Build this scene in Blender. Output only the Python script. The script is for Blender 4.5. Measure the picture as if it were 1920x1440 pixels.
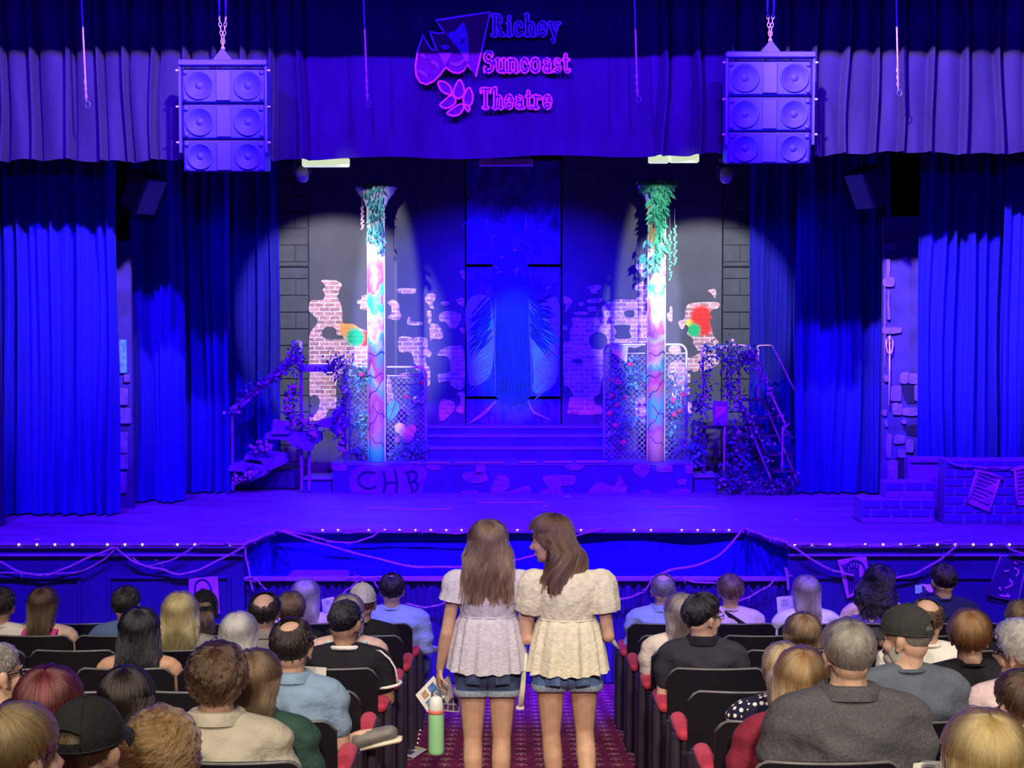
import bpy, bmesh, math, random
import numpy as np
from mathutils import Vector, Matrix
PI = math.pi
for o in list(bpy.data.objects): bpy.data.objects.remove(o, do_unlink=True)
SC = bpy.context.scene
C = SC.collection
RN = random.Random(7)
NP = np.random.RandomState(11)

# ------------------------------------------------------------------ camera
F = 2800.0                         # focal length in pixels of the 1920x1440 frame
CAM = np.array([0.0, 0.0, 3.30])
PITCH = math.atan(140 / F)
cd = bpy.data.cameras.new('camera'); cam = bpy.data.objects.new('camera', cd); C.objects.link(cam)
cam.location = CAM; cam.rotation_euler = (PI/2 - PITCH, 0, 0)
cd.sensor_width = 36; cd.lens = F / 1920 * 36; cd.clip_end = 200; cd.clip_start = 0.05
SC.camera = cam

# ------------------------------------------------------------------ world, exposure
w = bpy.data.worlds.new('world'); SC.world = w; w.use_nodes = True
w.node_tree.nodes['Background'].inputs[0].default_value = (0.03, 0.03, 0.40, 1)
w.node_tree.nodes['Background'].inputs[1].default_value = 0.10
vs = SC.view_settings
vs.view_transform = 'Standard'; vs.look = 'None'; vs.gamma = 1; vs.use_curve_mapping = False
vs.exposure = 0.0

# ------------------------------------------------------------------ lights of the house and of the front-of-house bar, plus added fills
def spot(name, loc, aim, power, col, angle, blend=0.4, size=0.12):
    l = bpy.data.lights.new(name, 'SPOT'); l.energy = power; l.color = col
    l.spot_size = math.radians(angle); l.spot_blend = blend; l.shadow_soft_size = size
    o = bpy.data.objects.new(name, l); C.objects.link(o); o.location = loc
    o.rotation_euler = (Vector(aim) - Vector(loc)).to_track_quat('-Z', 'Y').to_euler()
    return o
BLUE = (0.085, 0.004, 1.0)
for i, x in enumerate((-4.2, -1.5, 1.5, 4.2)):          # blue wash from the front-of-house bar
    spot('blue_wash_lamp', (x, 7.6, 8.45), (x * 0.8, 14.2, 3.0), 7200, BLUE, 66, 0.5, 0.10)
for (sx, cols) in ((-1, (.93, .96, 1.0)), (1, (.95, 1.0, .95))):   # shuttered profile spots from the gallery, one to each column
    pl_ = spot('profile_lamp', (sx*1.6, 1.6, 4.85), ((-1.50, 1.63)[sx > 0], 16.7, 3.16), 8500, cols, 12.6, 0.35, 0.05); pl_.scale = (.24, 1, 1)   # shutters closed to a tall slot
spot('blue_fill_lamp', (0, -1.5, 5.6), (0, 14, 4.6), 1600, (0.02, 0.002, 1.0), 46, 0.6, 0.3)     # weak blue fill added behind the camera to lift the shadows
al = bpy.data.lights.new('valance_fill_lamp', 'AREA'); al.shape = 'RECTANGLE'; al.size = 11.5; al.size_y = .06; al.energy = 60; al.color = (.02, .002, 1.0)   # unseen strip added under the header to brighten the shaded valance top
ao = bpy.data.objects.new('valance_fill_lamp', al); C.objects.link(ao); ao.location = (0, 13.13, 6.0); ao.rotation_euler = (math.radians(62), 0, 0)
dl_ = spot('profile_lamp', (0.4, 1.6, 4.9), (0.02, 17.9, 2.75), 5200, (0.10, 0.45, 1.0), 6.0, 0.6, 0.05); dl_.scale = (.62, 1, 1)
spot('violet_wash_lamp', (0.8, 8.4, 7.9), (4.0, 13.9, 5.05), 7500, (0.62, 0.48, 1.0), 34, 0.8, 0.10)
spot('violet_wash_lamp', (-0.8, 8.4, 7.9), (-4.0, 13.9, 5.05), 5200, (0.62, 0.45, 1.0), 34, 0.8, 0.10)
for x in (-2.6, 0.3, 3.0):                              # warm house downlights over the seats
    spot('house_lamp', (x, -4.0, 6.6), (x, 5.4, 1.5), 3200, (1.0, 0.86, 0.66), 20.5, 0.9, 0.25)
    spot('house_lamp', (x, 1.2, 7.4), (x, 5.4, 1.6), 650, (1.0, 0.86, 0.66), 62, 0.9, 0.25)
    spot('house_lamp', (x, 5.2, 7.6), (x, 8.2, 1.2), 620, (1.0, 0.84, 0.68), 52, 0.9, 0.25)

# ------------------------------------------------------------------ helpers
FW = np.array([0, math.cos(PITCH), -math.sin(PITCH)]); UP = np.array([0, math.sin(PITCH), math.cos(PITCH)]); RT = np.array([1.0, 0, 0])
def P(px, py, y):
    d = RT * (px - 960) / F + UP * (720 - py) / F + FW
    return CAM + d * (y / d[1])
def PZ(px, py, z):
    d = RT * (px - 960) / F + UP * (720 - py) / F + FW
    return CAM + d * ((z - CAM[2]) / d[2])
def lerp(a, b, t): return a + (b - a) * t
def sstep(a, b, x):
    t = np.clip((x - a) / (b - a), 0, 1); return t * t * (3 - 2 * t)
def rotm(rx=0, ry=0, rz=0):
    cx, sx, cy, sy, cz, sz = math.cos(rx), math.sin(rx), math.cos(ry), math.sin(ry), math.cos(rz), math.sin(rz)
    X = np.array([[1,0,0],[0,cx,-sx],[0,sx,cx]]); Y = np.array([[cy,0,sy],[0,1,0],[-sy,0,cy]]); Z = np.array([[cz,-sz,0],[sz,cz,0],[0,0,1]])
    return Z @ Y @ X
class MB:                          # collects shapes; build() links them as ONE mesh object
    def __init__(s): s.v = []; s.f = []; s.m = []; s.n = 0; s.t = []
    def add(s, v, f, mi=0, tone=None):
        v = np.asarray(v, float).reshape(-1, 3); o = s.n
        s.v.append(v); s.n += len(v)
        s.f += [tuple(i + o for i in q) for q in f]; s.m += [mi] * len(f)
        s.t.append(np.full(len(v), 0.5) if tone is None else np.asarray(tone, float))
        return s
    def box(s, c, d, R=None, mi=0, bev=0.0):
        dx, dy, dz = [q / 2 for q in d]
        if bev <= 0:
            v = np.array([[x, y, z] for x in (-dx, dx) for y in (-dy, dy) for z in (-dz, dz)])
            f = [(0,1,3,2),(4,6,7,5),(0,4,5,1),(2,3,7,6),(0,2,6,4),(1,5,7,3)]
        else:
            b = min(bev, dx*.45, dy*.45, dz*.9); v = []
            for (zz, k) in ((-dz, b), (-dz + b, 0), (dz - b, 0), (dz, b)):
                X, Y = dx - k, dy - k
                for (ax, ay) in ((1,1),(-1,1),(-1,-1),(1,-1)):
                    pts = [(ax*X, ay*(Y-b)), (ax*(X-b), ay*Y)]
                    if ax*ay < 0: pts.reverse()
                    v += [(p[0], p[1], zz) for p in pts]
            v = np.array(v); f = []
            for r in range(3):
                for i in range(8): f.append((r*8+i, r*8+(i+1)%8, r*8+8+(i+1)%8, r*8+8+i))
            f.append(tuple(range(7,-1,-1))); f.append(tuple(range(24,32)))
        if R is not None: v = v @ np.asarray(R).T
        return s.add(v + np.asarray(c), f, mi)
    def tube(s, pts, r, m=8, mi=0, closed=False, caps=True, flat=1.0, ref=(0,0,1)):
        p = np.asarray(pts, float); n = len(p); r = np.broadcast_to(np.asarray(r, float), (n,))
        T = np.gradient(p, axis=0) if not closed else np.roll(p, -1, 0) - np.roll(p, 1, 0)
        T /= np.linalg.norm(T, axis=1)[:, None] + 1e-12
        N = np.zeros_like(p); a = np.asarray(ref, float)
        if abs(T[0] @ a) > 0.95: a = np.array([0, 1.0, 0.13])
        for i in range(n):
            q = a - T[i] * (a @ T[i]); q /= np.linalg.norm(q) + 1e-12; N[i] = q; a = q
        B = np.cross(T, N)
        th = np.arange(m) * 2 * PI / m
        v = p[:, None] + r[:, None, None] * (np.cos(th)[None, :, None] * N[:, None] * flat + np.sin(th)[None, :, None] * B[:, None])
        f = [(i*m+j, i*m+(j+1)%m, ((i+1)%n)*m+(j+1)%m, ((i+1)%n)*m+j) for i in range(n if closed else n-1) for j in range(m)]
        if caps and not closed: f += [tuple(range(m-1,-1,-1)), tuple((n-1)*m + j for j in range(m))]
        return s.add(v.reshape(-1,3), f, mi)
    def lathe(s, prof, c=(0,0,0), m=24, R=None, mi=0, cap=True):
        pr = np.asarray(prof, float); n = len(pr); th = np.arange(m)*2*PI/m
        v = np.stack([pr[:,None,0]*np.cos(th), pr[:,None,0]*np.sin(th), np.repeat(pr[:,1:2], m, 1)], -1).reshape(-1,3)
        f = [(i*m+j, i*m+(j+1)%m, (i+1)*m+(j+1)%m, (i+1)*m+j) for i in range(n-1) for j in range(m)]
        if cap: f += [tuple(range(m-1,-1,-1)), tuple((n-1)*m + j for j in range(m))]
        if R is not None: v = v @ np.asarray(R).T
        return s.add(v + np.asarray(c), f, mi)
    def ell(s, c, r, R=None, m=16, n=10, mi=0):
        v = [(0,0,-1)]; f = []
        for i in range(1, n):
            ph = PI*i/n
            v += [(math.sin(ph)*math.cos(2*PI*j/m), math.sin(ph)*math.sin(2*PI*j/m), -math.cos(ph)) for j in range(m)]
        v.append((0,0,1)); L = len(v)-1
        f += [(0, 1+(j+1)%m, 1+j) for j in range(m)]
        for i in range(n-2): f += [(1+i*m+j, 1+i*m+(j+1)%m, 1+(i+1)*m+(j+1)%m, 1+(i+1)*m+j) for j in range(m)]
        f += [(1+(n-2)*m+j, 1+(n-2)*m+(j+1)%m, L) for j in range(m)]
        v = np.array(v) * (np.asarray(r) if np.ndim(r) else np.array([r,r,r]))
        if R is not None: v = v @ np.asarray(R).T
        return s.add(v + np.asarray(c), f, mi)
    def cap(s, a, b, ra, rb, m=12, mi=0):           # tapered capsule
        a, b = np.asarray(a, float), np.asarray(b, float); d = b - a; L = np.linalg.norm(d) + 1e-9; d /= L
        ts = [(-ra*math.cos(k), ra*math.sin(k)) for k in np.linspace(0.15, PI/2, 4)] + [(L + rb*math.sin(k), rb*math.cos(k)) for k in np.linspace(0, PI/2-.15, 4)]
        return s.tube([a + d*t for t, _ in ts], [r for _, r in ts], m, mi)
    def grid(s, V, mi=0, cu=False, cv=False, tone=None):                 # V[nu,nv,3]
        nu, nv = V.shape[:2]
        f = [(i*nv+j, i*nv+(j+1)%nv, ((i+1)%nu)*nv+(j+1)%nv, ((i+1)%nu)*nv+j) for i in range(nu if cu else nu-1) for j in range(nv if cv else nv-1)]
        return s.add(V.reshape(-1,3), f, mi, tone)
    def prism(s, poly, y0, y1, mi=0):               # outline in (x,z) at depth y0..y1
        n = len(poly); v = [(x, y0, z) for x, z in poly] + [(x, y1, z) for x, z in poly]
        f = [tuple(range(n)), tuple(range(2*n-1, n-1, -1))] + [(i, i+n, (i+1)%n+n, (i+1)%n) for i in range(n)]
        return s.add(v, f, mi)
    def sheet(s, V, th, mi=0):                       # a cloth sheet with thickness th (offset along y)
        a = V.copy(); b = V + np.asarray(th); nu, nv = V.shape[:2]
        s.grid(a, mi); s.grid(b[:, ::-1], mi)
        for (p, q) in ((a[0], b[0]), (a[-1], b[-1]), (a[:,0], b[:,0]), (a[:,-1], b[:,-1])): s.grid(np.stack([p, q]), mi)
        return s
    def data(s, name, mats, smooth=True):
        v = np.concatenate(s.v) if s.v else np.zeros((0,3))
        me = bpy.data.meshes.new(name)
        nl = np.array([len(q) for q in s.f], np.int32); fl = np.fromiter((i for q in s.f for i in q), np.int32)
        me.vertices.add(len(v)); me.vertices.foreach_set('co', v.astype(np.float32).ravel())
        me.loops.add(len(fl)); me.loops.foreach_set('vertex_index', fl)
        me.polygons.add(len(nl)); me.polygons.foreach_set('loop_start', np.concatenate([[0], np.cumsum(nl)[:-1]]).astype(np.int32))
        for m_ in (mats if isinstance(mats, (list, tuple)) else [mats]): me.materials.append(m_)
        me.polygons.foreach_set('material_index', np.array(s.m, np.int32))
        me.polygons.foreach_set('use_smooth', np.full(len(nl), smooth))
        at = me.attributes.new('tone', 'FLOAT', 'POINT'); at.data.foreach_set('value', np.concatenate(s.t).astype(np.float32))
        me.update(calc_edges=True); me.validate()
        return me
    def build(s, name, mats, parent=None, smooth=True, sharp=None):
        me = s.data(name, mats, smooth)
        if sharp:
            try: me.set_sharp_from_angle(angle=math.radians(sharp))
            except Exception: pass
        return put(name, me, parent)
def put(name, me, parent=None, loc=None, rot=None, scale=None):
    o = bpy.data.objects.new(name, me); C.objects.link(o)
    if parent is not None:
        o.parent = parent
        if loc is None and 'org' in ORG.get(parent.name, {}): o.location = -Vector(ORG[parent.name]['org'])
    if loc is not None: o.location = loc
    if rot is not None: o.rotation_euler = rot
    if scale is not None: o.scale = scale
    return o
ORG = {}
def tag(o, label=None, cat=None, group=None, kind=None):
    if label: o['label'] = label
    if cat: o['category'] = cat
    if group: o['group'] = group
    if kind: o['kind'] = kind
    return o
def thing(name, label, cat, loc=(0,0,0), group=None, kind=None, rz=0.0):
    """Empty at the base; parts given in world coordinates are shifted back automatically when rz == 0 (see put)."""
    o = bpy.data.objects.new(name, None); C.objects.link(o); o.location = loc; o.empty_display_size = 0.1
    o.rotation_euler = (0, 0, rz)
    if rz == 0.0: ORG[o.name] = {'org': tuple(loc)}
    return tag(o, label, cat, group, kind)
def local(name, label, cat, loc, rz=0.0, group=None):     # Empty whose parts are given in local coordinates
    o = bpy.data.objects.new(name, None); C.objects.link(o); o.location = loc; o.rotation_euler = (0, 0, rz); o.empty_display_size = 0.1
    return tag(o, label, cat, group)

# ------------------------------------------------------------------ materials
MATS = {}
def M(name, rgb, rough=0.6, metal=0.0, var=0.15, scale=18.0, bump=0.0, bscale=60.0, sheen=0.0, spec=0.5, emit=None, es=0.0, stretch=(1,1,1), coat=0.0, tone=0.0, trans=0.0):
    if name in MATS: return MATS[name]
    m = bpy.data.materials.new(name); m.use_nodes = True; nt = m.node_tree; b = nt.nodes['Principled BSDF']
    b.inputs['Roughness'].default_value = rough; b.inputs['Metallic'].default_value = metal
    b.inputs['Specular IOR Level'].default_value = spec; b.inputs['Sheen Weight'].default_value = sheen; b.inputs['Coat Weight'].default_value = coat
    b.inputs['Sheen Roughness'].default_value = 0.35
    if trans: b.inputs['Transmission Weight'].default_value = trans
    tc = nt.nodes.new('ShaderNodeTexCoord'); mp = nt.nodes.new('ShaderNodeMapping'); mp.inputs['Scale'].default_value = stretch
    nt.links.new(tc.outputs['Object'], mp.inputs[0])
    nz = nt.nodes.new('ShaderNodeTexNoise'); nz.inputs['Scale'].default_value = scale; nz.inputs['Detail'].default_value = 4
    nt.links.new(mp.outputs[0], nz.inputs['Vector'])
    rp = nt.nodes.new('ShaderNodeMapRange'); rp.inputs[1].default_value = 0.3; rp.inputs[2].default_value = 0.7
    rp.inputs[3].default_value = 1 - var; rp.inputs[4].default_value = 1 + var
    nt.links.new(nz.outputs['Fac'], rp.inputs[0]); fac = rp.outputs[0]
    if tone:
        at = nt.nodes.new('ShaderNodeAttribute'); at.attribute_name = 'tone'
        r2 = nt.nodes.new('ShaderNodeMapRange'); r2.inputs[3].default_value = 1 - tone; r2.inputs[4].default_value = 1 + tone
        nt.links.new(at.outputs['Fac'], r2.inputs[0])
        mu = nt.nodes.new('ShaderNodeMath'); mu.operation = 'MULTIPLY'; nt.links.new(fac, mu.inputs[0]); nt.links.new(r2.outputs[0], mu.inputs[1]); fac = mu.outputs[0]
    vm = nt.nodes.new('ShaderNodeVectorMath'); vm.operation = 'SCALE'; vm.inputs[0].default_value = rgb[:3]
    nt.links.new(fac, vm.inputs['Scale']); nt.links.new(vm.outputs[0], b.inputs['Base Color'])
    if sheen: b.inputs['Sheen Tint'].default_value = (min(1, rgb[0]*2+.2), min(1, rgb[1]*2+.2), min(1, rgb[2]*2+.3), 1)
    if bump:
        n2 = nt.nodes.new('ShaderNodeTexNoise'); n2.inputs['Scale'].default_value = bscale; n2.inputs['Detail'].default_value = 3
        nt.links.new(mp.outputs[0], n2.inputs['Vector'])
        bp = nt.nodes.new('ShaderNodeBump'); bp.inputs['Strength'].default_value = bump; bp.inputs['Distance'].default_value = 0.02
        nt.links.new(n2.outputs['Fac'], bp.inputs['Height']); nt.links.new(bp.outputs[0], b.inputs['Normal'])
    if emit:
        b.inputs['Emission Color'].default_value = (*emit, 1); b.inputs['Emission Strength'].default_value = es
    MATS[name] = m; return m
def multi(name, cols, scale=3.0, rough=0.6, stretch=(1,1,1), seed=0.0, bump=0.0):   # smooth patches of several paints
    if name in MATS: return MATS[name]
    m = M(name, (1,1,1), rough); nt = m.node_tree; b = nt.nodes['Principled BSDF']
    tc = nt.nodes.new('ShaderNodeTexCoord'); mp = nt.nodes.new('ShaderNodeMapping'); mp.inputs['Scale'].default_value = stretch; mp.inputs['Location'].default_value = (seed, seed*1.7, seed*.6)
    nt.links.new(tc.outputs['Object'], mp.inputs[0])
    nz = nt.nodes.new('ShaderNodeTexNoise'); nz.inputs['Scale'].default_value = scale; nz.inputs['Detail'].default_value = 2.5; nz.inputs['Distortion'].default_value = 0.4
    nt.links.new(mp.outputs[0], nz.inputs['Vector'])
    cr = nt.nodes.new('ShaderNodeValToRGB'); el = cr.color_ramp.elements
    n = len(cols)
    while len(el) < n: el.new(0.5)
    for i, c in enumerate(cols): el[i].position = 0.26 + 0.48 * i / (n - 1); el[i].color = (*c, 1)
    nt.links.new(nz.outputs['Fac'], cr.inputs[0]); nt.links.new(cr.outputs[0], b.inputs['Base Color'])
    return m
# ================================================================== the room
def FZ(y): return 0.125 * (13.0 - y)
ZS = 3.3 - 440 * 13 / F                     # stage floor height
def carpet():
    m = M('carpet', (0.20, 0.025, 0.075), 0.95, var=0.35, scale=9, bump=0.4, bscale=140, spec=0.1)
    nt = m.node_tree; b = nt.nodes['Principled BSDF']; L = nt.links.new
    tc = nt.nodes.new('ShaderNodeTexCoord')
    def math_(op, a, c=None):
        n = nt.nodes.new('ShaderNodeMath'); n.operation = op
        for i, q in enumerate((a, c)):
            if q is None: continue
            if isinstance(q, (int, float)): n.inputs[i].default_value = q
            else: L(q, n.inputs[i])
        return n.outputs[0]
    sx = nt.nodes.new('ShaderNodeSeparateXYZ'); L(tc.outputs['Object'], sx.inputs[0])
    u = math_('MULTIPLY', sx.outputs[0], 8.4); v = math_('MULTIPLY', sx.outputs[1], 5.2)
    fu = math_('SUBTRACT', math_('FRACT', u), 0.5); fv = math_('SUBTRACT', math_('FRACT', v), 0.5)
    # woven fan motif: a crescent with a stem
    du = math_('MULTIPLY', fu, fu); cres = math_('ABSOLUTE', math_('SUBTRACT', fv, math_('MULTIPLY', du, -2.4)))
    a1 = math_('MULTIPLY', math_('LESS_THAN', cres, 0.10), math_('LESS_THAN', math_('ABSOLUTE', fu), 0.30))
    a2 = math_('MULTIPLY', math_('LESS_THAN', math_('ABSOLUTE', fu), 0.07), math_('LESS_THAN', math_('ABSOLUTE', math_('ADD', fv, 0.2)), 0.2))
    mo = math_('MAXIMUM', a1, a2)
    nz = nt.nodes.new('ShaderNodeTexNoise'); nz.inputs['Scale'].default_value = 40; L(tc.outputs['Object'], nz.inputs['Vector'])
    mo = math_('MULTIPLY', mo, math_('MULTIPLY', nz.outputs['Fac'], 1.1))
    mx = nt.nodes.new('ShaderNodeMix'); mx.data_type = 'RGBA'
    src = b.inputs['Base Color'].links[0].from_socket
    L(mo, mx.inputs[0]); L(src, mx.inputs[6]); mx.inputs[7].default_value = (0.52, 0.36, 0.30, 1); L(mx.outputs[2], b.inputs['Base Color'])
    return m
m_wall = M('navy_wall', (0.03, 0.03, 0.12), 0.85, var=0.2, scale=3)
m_dark = M('black_masking', (0.01, 0.01, 0.02), 0.95, var=0.1)
m_stage = M('stage_paint', (0.20, 0.13, 0.30), 0.5, var=0.3, scale=2.2, bump=0.08, bscale=25, spec=0.35, stretch=(.5, 2, 1))
m_front = M('stage_front_paint', (0.018, 0.02, 0.13), 0.6, var=0.15, scale=4)
m_trim = M('stage_trim', (0.22, 0.16, 0.40), 0.5, var=0.2)
m_velvet = M('blue_velvet', (0.012, 0.010, 0.30), 0.9, var=0.12, scale=6, bump=0.15, bscale=90, sheen=0.35, spec=0.1, stretch=(1, 1, .15))
m_val = M('violet_velvet', (0.028, 0.018, 0.060), 0.9, var=0.22, scale=5, bump=0.2, bscale=120, sheen=0.5, spec=0.1, stretch=(1, 1, .25))
m_pitcl = M('pit_cloth', (0.02, 0.02, 0.36), 0.9, var=0.2, scale=3, bump=0.2, bscale=20, sheen=0.2, spec=0.1)
m_metal = M('dark_metal', (0.12, 0.11, 0.16), 0.4, 0.7)
m_rope = M('pale_rope', (0.50, 0.33, 0.48), 0.8, var=0.25, scale=60, bump=0.5, bscale=200)

b = MB(); V = np.array([[[x, y, FZ(y)] for y in np.linspace(-4, 13.05, 30)] for x in np.linspace(-6.3, 6.3, 20)]); b.sheet(V, (0, 0, -0.1)); tag(b.build('floor', carpet()), kind='structure')
b = MB(); b.box((-6.35, 5, 4.2), (.1, 20, 10.4)); tag(b.build('wall_left', m_wall, smooth=False), kind='structure')
b = MB(); b.box((6.35, 5, 4.2), (.1, 20, 10.4)); tag(b.build('wall_right', m_wall, smooth=False), kind='structure')
b = MB(); b.box((0, 5, 9.35), (12.8, 20, .1)); tag(b.build('ceiling', m_wall, smooth=False), kind='structure')
b = MB(); b.box((0, 13.0, 7.66), (12.6, .2, 3.3)); tag(b.build('trim_1', m_wall, smooth=False), kind='structure')          # header over the proscenium
pl, pr = P(-4, 700, 13.95)[0], P(1945, 700, 13.95)[0]
b = MB(); b.box(((pl - 6.3) / 2, 14.0, 4.6), (6.3 + pl, .16, 9.4)); tag(b.build('wall_proscenium_left', m_front, smooth=False), kind='structure')
b = MB(); b.box(((pr + 6.3) / 2, 14.0, 4.6), (6.3 - pr, .16, 9.4)); tag(b.build('wall_proscenium_right', m_front, smooth=False), kind='structure')
b = MB(); b.box((0, 20.4, 4), (12.6, .1, 9)); tag(b.build('wall_back', m_dark, smooth=False), kind='structure')
b = MB(); b.box((-6.2, 17.2, 4), (.1, 6.4, 9)); tag(b.build('wall_wing_left', m_dark, smooth=False), kind='structure')
b = MB(); b.box((6.2, 17.2, 4), (.1, 6.4, 9)); tag(b.build('wall_wing_right', m_dark, smooth=False), kind='structure')
b = MB(); b.box((0, 17.3, 7.6), (12.5, 6.3, .1)); tag(b.build('ceiling_stage', m_dark, smooth=False), kind='structure')

xl0, xr0 = P(457, 1020, 13)[0], P(1478, 1020, 13)[0]
xl1, xr1 = P(521, 993, 13.85)[0], P(1396, 993, 13.85)[0]
YB = 13.85
out = [(-6.3, 13.0), (xl0, 13.0), (xl1, YB), (xr1, YB), (xr0, 13.0), (6.3, 13.0), (6.3, 20.4), (-6.3, 20.4)]
b = MB(); n = len(out); b.add([(x, y, ZS) for x, y in out] + [(x, y, ZS - .06) for x, y in out], [tuple(range(n)), tuple(range(2*n-1, n-1, -1))] + [(i, i+n, (i+1)%n+n, (i+1)%n) for i in range(n)])
tag(b.build('floor_stage', m_stage, smooth=False), kind='structure')
# stage front: panelled boards left and right of the pit
def front_panels(name, x0, x1, side):
    b = MB(); b.box(((x0+x1)/2, 13.05, (ZS-.06)/2), (abs(x1-x0), .08, ZS-.062)); o = tag(b.build(name, m_front, smooth=False), kind='structure')
    k = MB(); k.box(((x0+x1)/2, 12.995, ZS-.11), (abs(x1-x0), .035, .022), bev=.006); k.build('moulding', m_trim, o, smooth=False)
    n = 3; w_ = abs(x1-x0)/n; lo = min(x0, x1)
    for i in range(n):
        cx = lo + w_*(i+.5)
        k = MB()
        for (dx, dz, sx, sz) in ((0, .33, w_*.8, .03), (0, -.33, w_*.8, .03), (-w_*.4, 0, .03, .69), (w_*.4, 0, .03, .69)): k.box((cx+dx, 13.0, .62+dz), (sx, .02, sz), bev=.005)
        k.build('panel_frame', m_front, o, smooth=False)
    return o
front_panels('wall_stage_front_left', -6.3, xl0, -1); front_panels('wall_stage_front_right', xr0, 6.3, 1)
b = MB()
for (a, c) in (((-6.3, 12.99), (xl0, 12.99)), ((xl0, 12.99), (xl1, YB-.01)), ((xl1, YB-.01), (xr1, YB-.01)), ((xr1, YB-.01), (xr0, 12.99)), ((xr0, 12.99), (6.3, 12.99))):
    d = np.array([c[0]-a[0], c[1]-a[1], 0]); L_ = np.linalg.norm(d); b.box(((a[0]+c[0])/2, (a[1]+c[1])/2, ZS-.022), (L_, .03, .045), rotm(rz=math.atan2(d[1], d[0])), bev=.008)
tag(b.build('trim_2', m_trim, smooth=False), kind='structure')

# ------------------------------------------------------------------ curtains
def folds(x, p, seed, sharp=1.0):
    ph = 2*PI*x/p + 1.3*np.sin(2*PI*x/(p*3.3)+seed) + .7*np.sin(2*PI*x/(p*1.9)+seed*2.1)
    return np.sign(np.sin(ph))*np.abs(np.sin(ph))**sharp
def curtain(name, label, x0, x1, y, z0, z1, p=.16, amp=.05, seed=0., mat=None, group=None, nz=14, sag=0.0, flare=0.0, slope=0.0):
    nx = int(abs(x1-x0)/.011)+2; xs = np.linspace(x0, x1, nx); zs = np.linspace(z0, z1, nz)
    V = np.zeros((nx, nz, 3))
    for j, z in enumerate(zs):
        t = (z - z0)/(z1 - z0)
        V[:, j, 0] = xs + flare*(1-t)*(xs-x0) + .008*np.sin(xs*9+z*2+seed)
        V[:, j, 1] = y + 1.5*amp*(1.0-.25*t)*folds(xs+.02*math.sin(z*1.3+seed), p, seed, .8) + .55*amp*np.sin(xs*58+2*np.sin(xs*9+seed)+seed*3) + slope*(xs-x0)
        V[:, j, 2] = z + (sag*np.sin(xs*2*PI/p*.5+seed)*(1-t))
    b = MB(); b.sheet(V, (0, .012, 0)); o = b.build(name, mat or m_velvet)
    ctr = [(x0+x1)/2, y, z0]
    return tag(o, label, 'curtain', group)
ZT = 6.7
def xat(px, y): return P(px, 700, y)[0]
curtain('leg_curtain', 'wide blue velvet leg curtain hanging furthest left at the stage front', xat(-70, 14.7), xat(217, 14.7), 14.72, ZS+.02, ZT, .15, .05, .3, group='stage leg curtains')
curtain('leg_curtain', 'blue leg curtain behind the left gap, hung under the left tilted loudspeaker', xat(244, 15.7), xat(342, 15.7), 15.72, ZS+.02, ZT, .24, .07, 1.4, group='stage leg curtains')
curtain('leg_curtain', 'dark blue leg curtain left of the broken garlanded staircase', xat(332, 16.5), xat(430, 16.5), 16.5, ZS+.02, ZT, .12, .05, 2.2, group='stage leg curtains')
curtain('leg_curtain', 'blue curtain behind the garlanded staircase, beside the painted block wall', xat(418, 17.5), xat(524, 17.5), 17.45, ZS+.02, ZT, .21, .06, 0.7, group='stage leg curtains')
curtain('leg_curtain', 'blue curtain right of the metal staircase, swept back at its left edge', xat(1404, 17.5), xat(1510, 17.5), 17.45, ZS+.02, ZT, .19, .05, 3.0, group='stage leg curtains')
curtain('leg_curtain', 'full blue leg curtain between metal staircase and trident wall', xat(1490, 16.5), xat(1660, 16.5), 16.45, ZS+.02, ZT, .16, .06, 1.1, group='stage leg curtains')
curtain('leg_curtain', 'blue velvet leg curtain above the low brick wall at right', xat(1722, 15.0), xat(1888, 15.0), 15.0, ZS+.02, ZT, .14, .05, 4.1, group='stage leg curtains')
curtain('leg_curtain', 'narrow blue curtain at the far right edge of the proscenium', xat(1880, 14.5), xat(2010, 14.5), 14.55, ZS+.02, ZT, .22, .05, 5.1, group='stage leg curtains')

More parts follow.
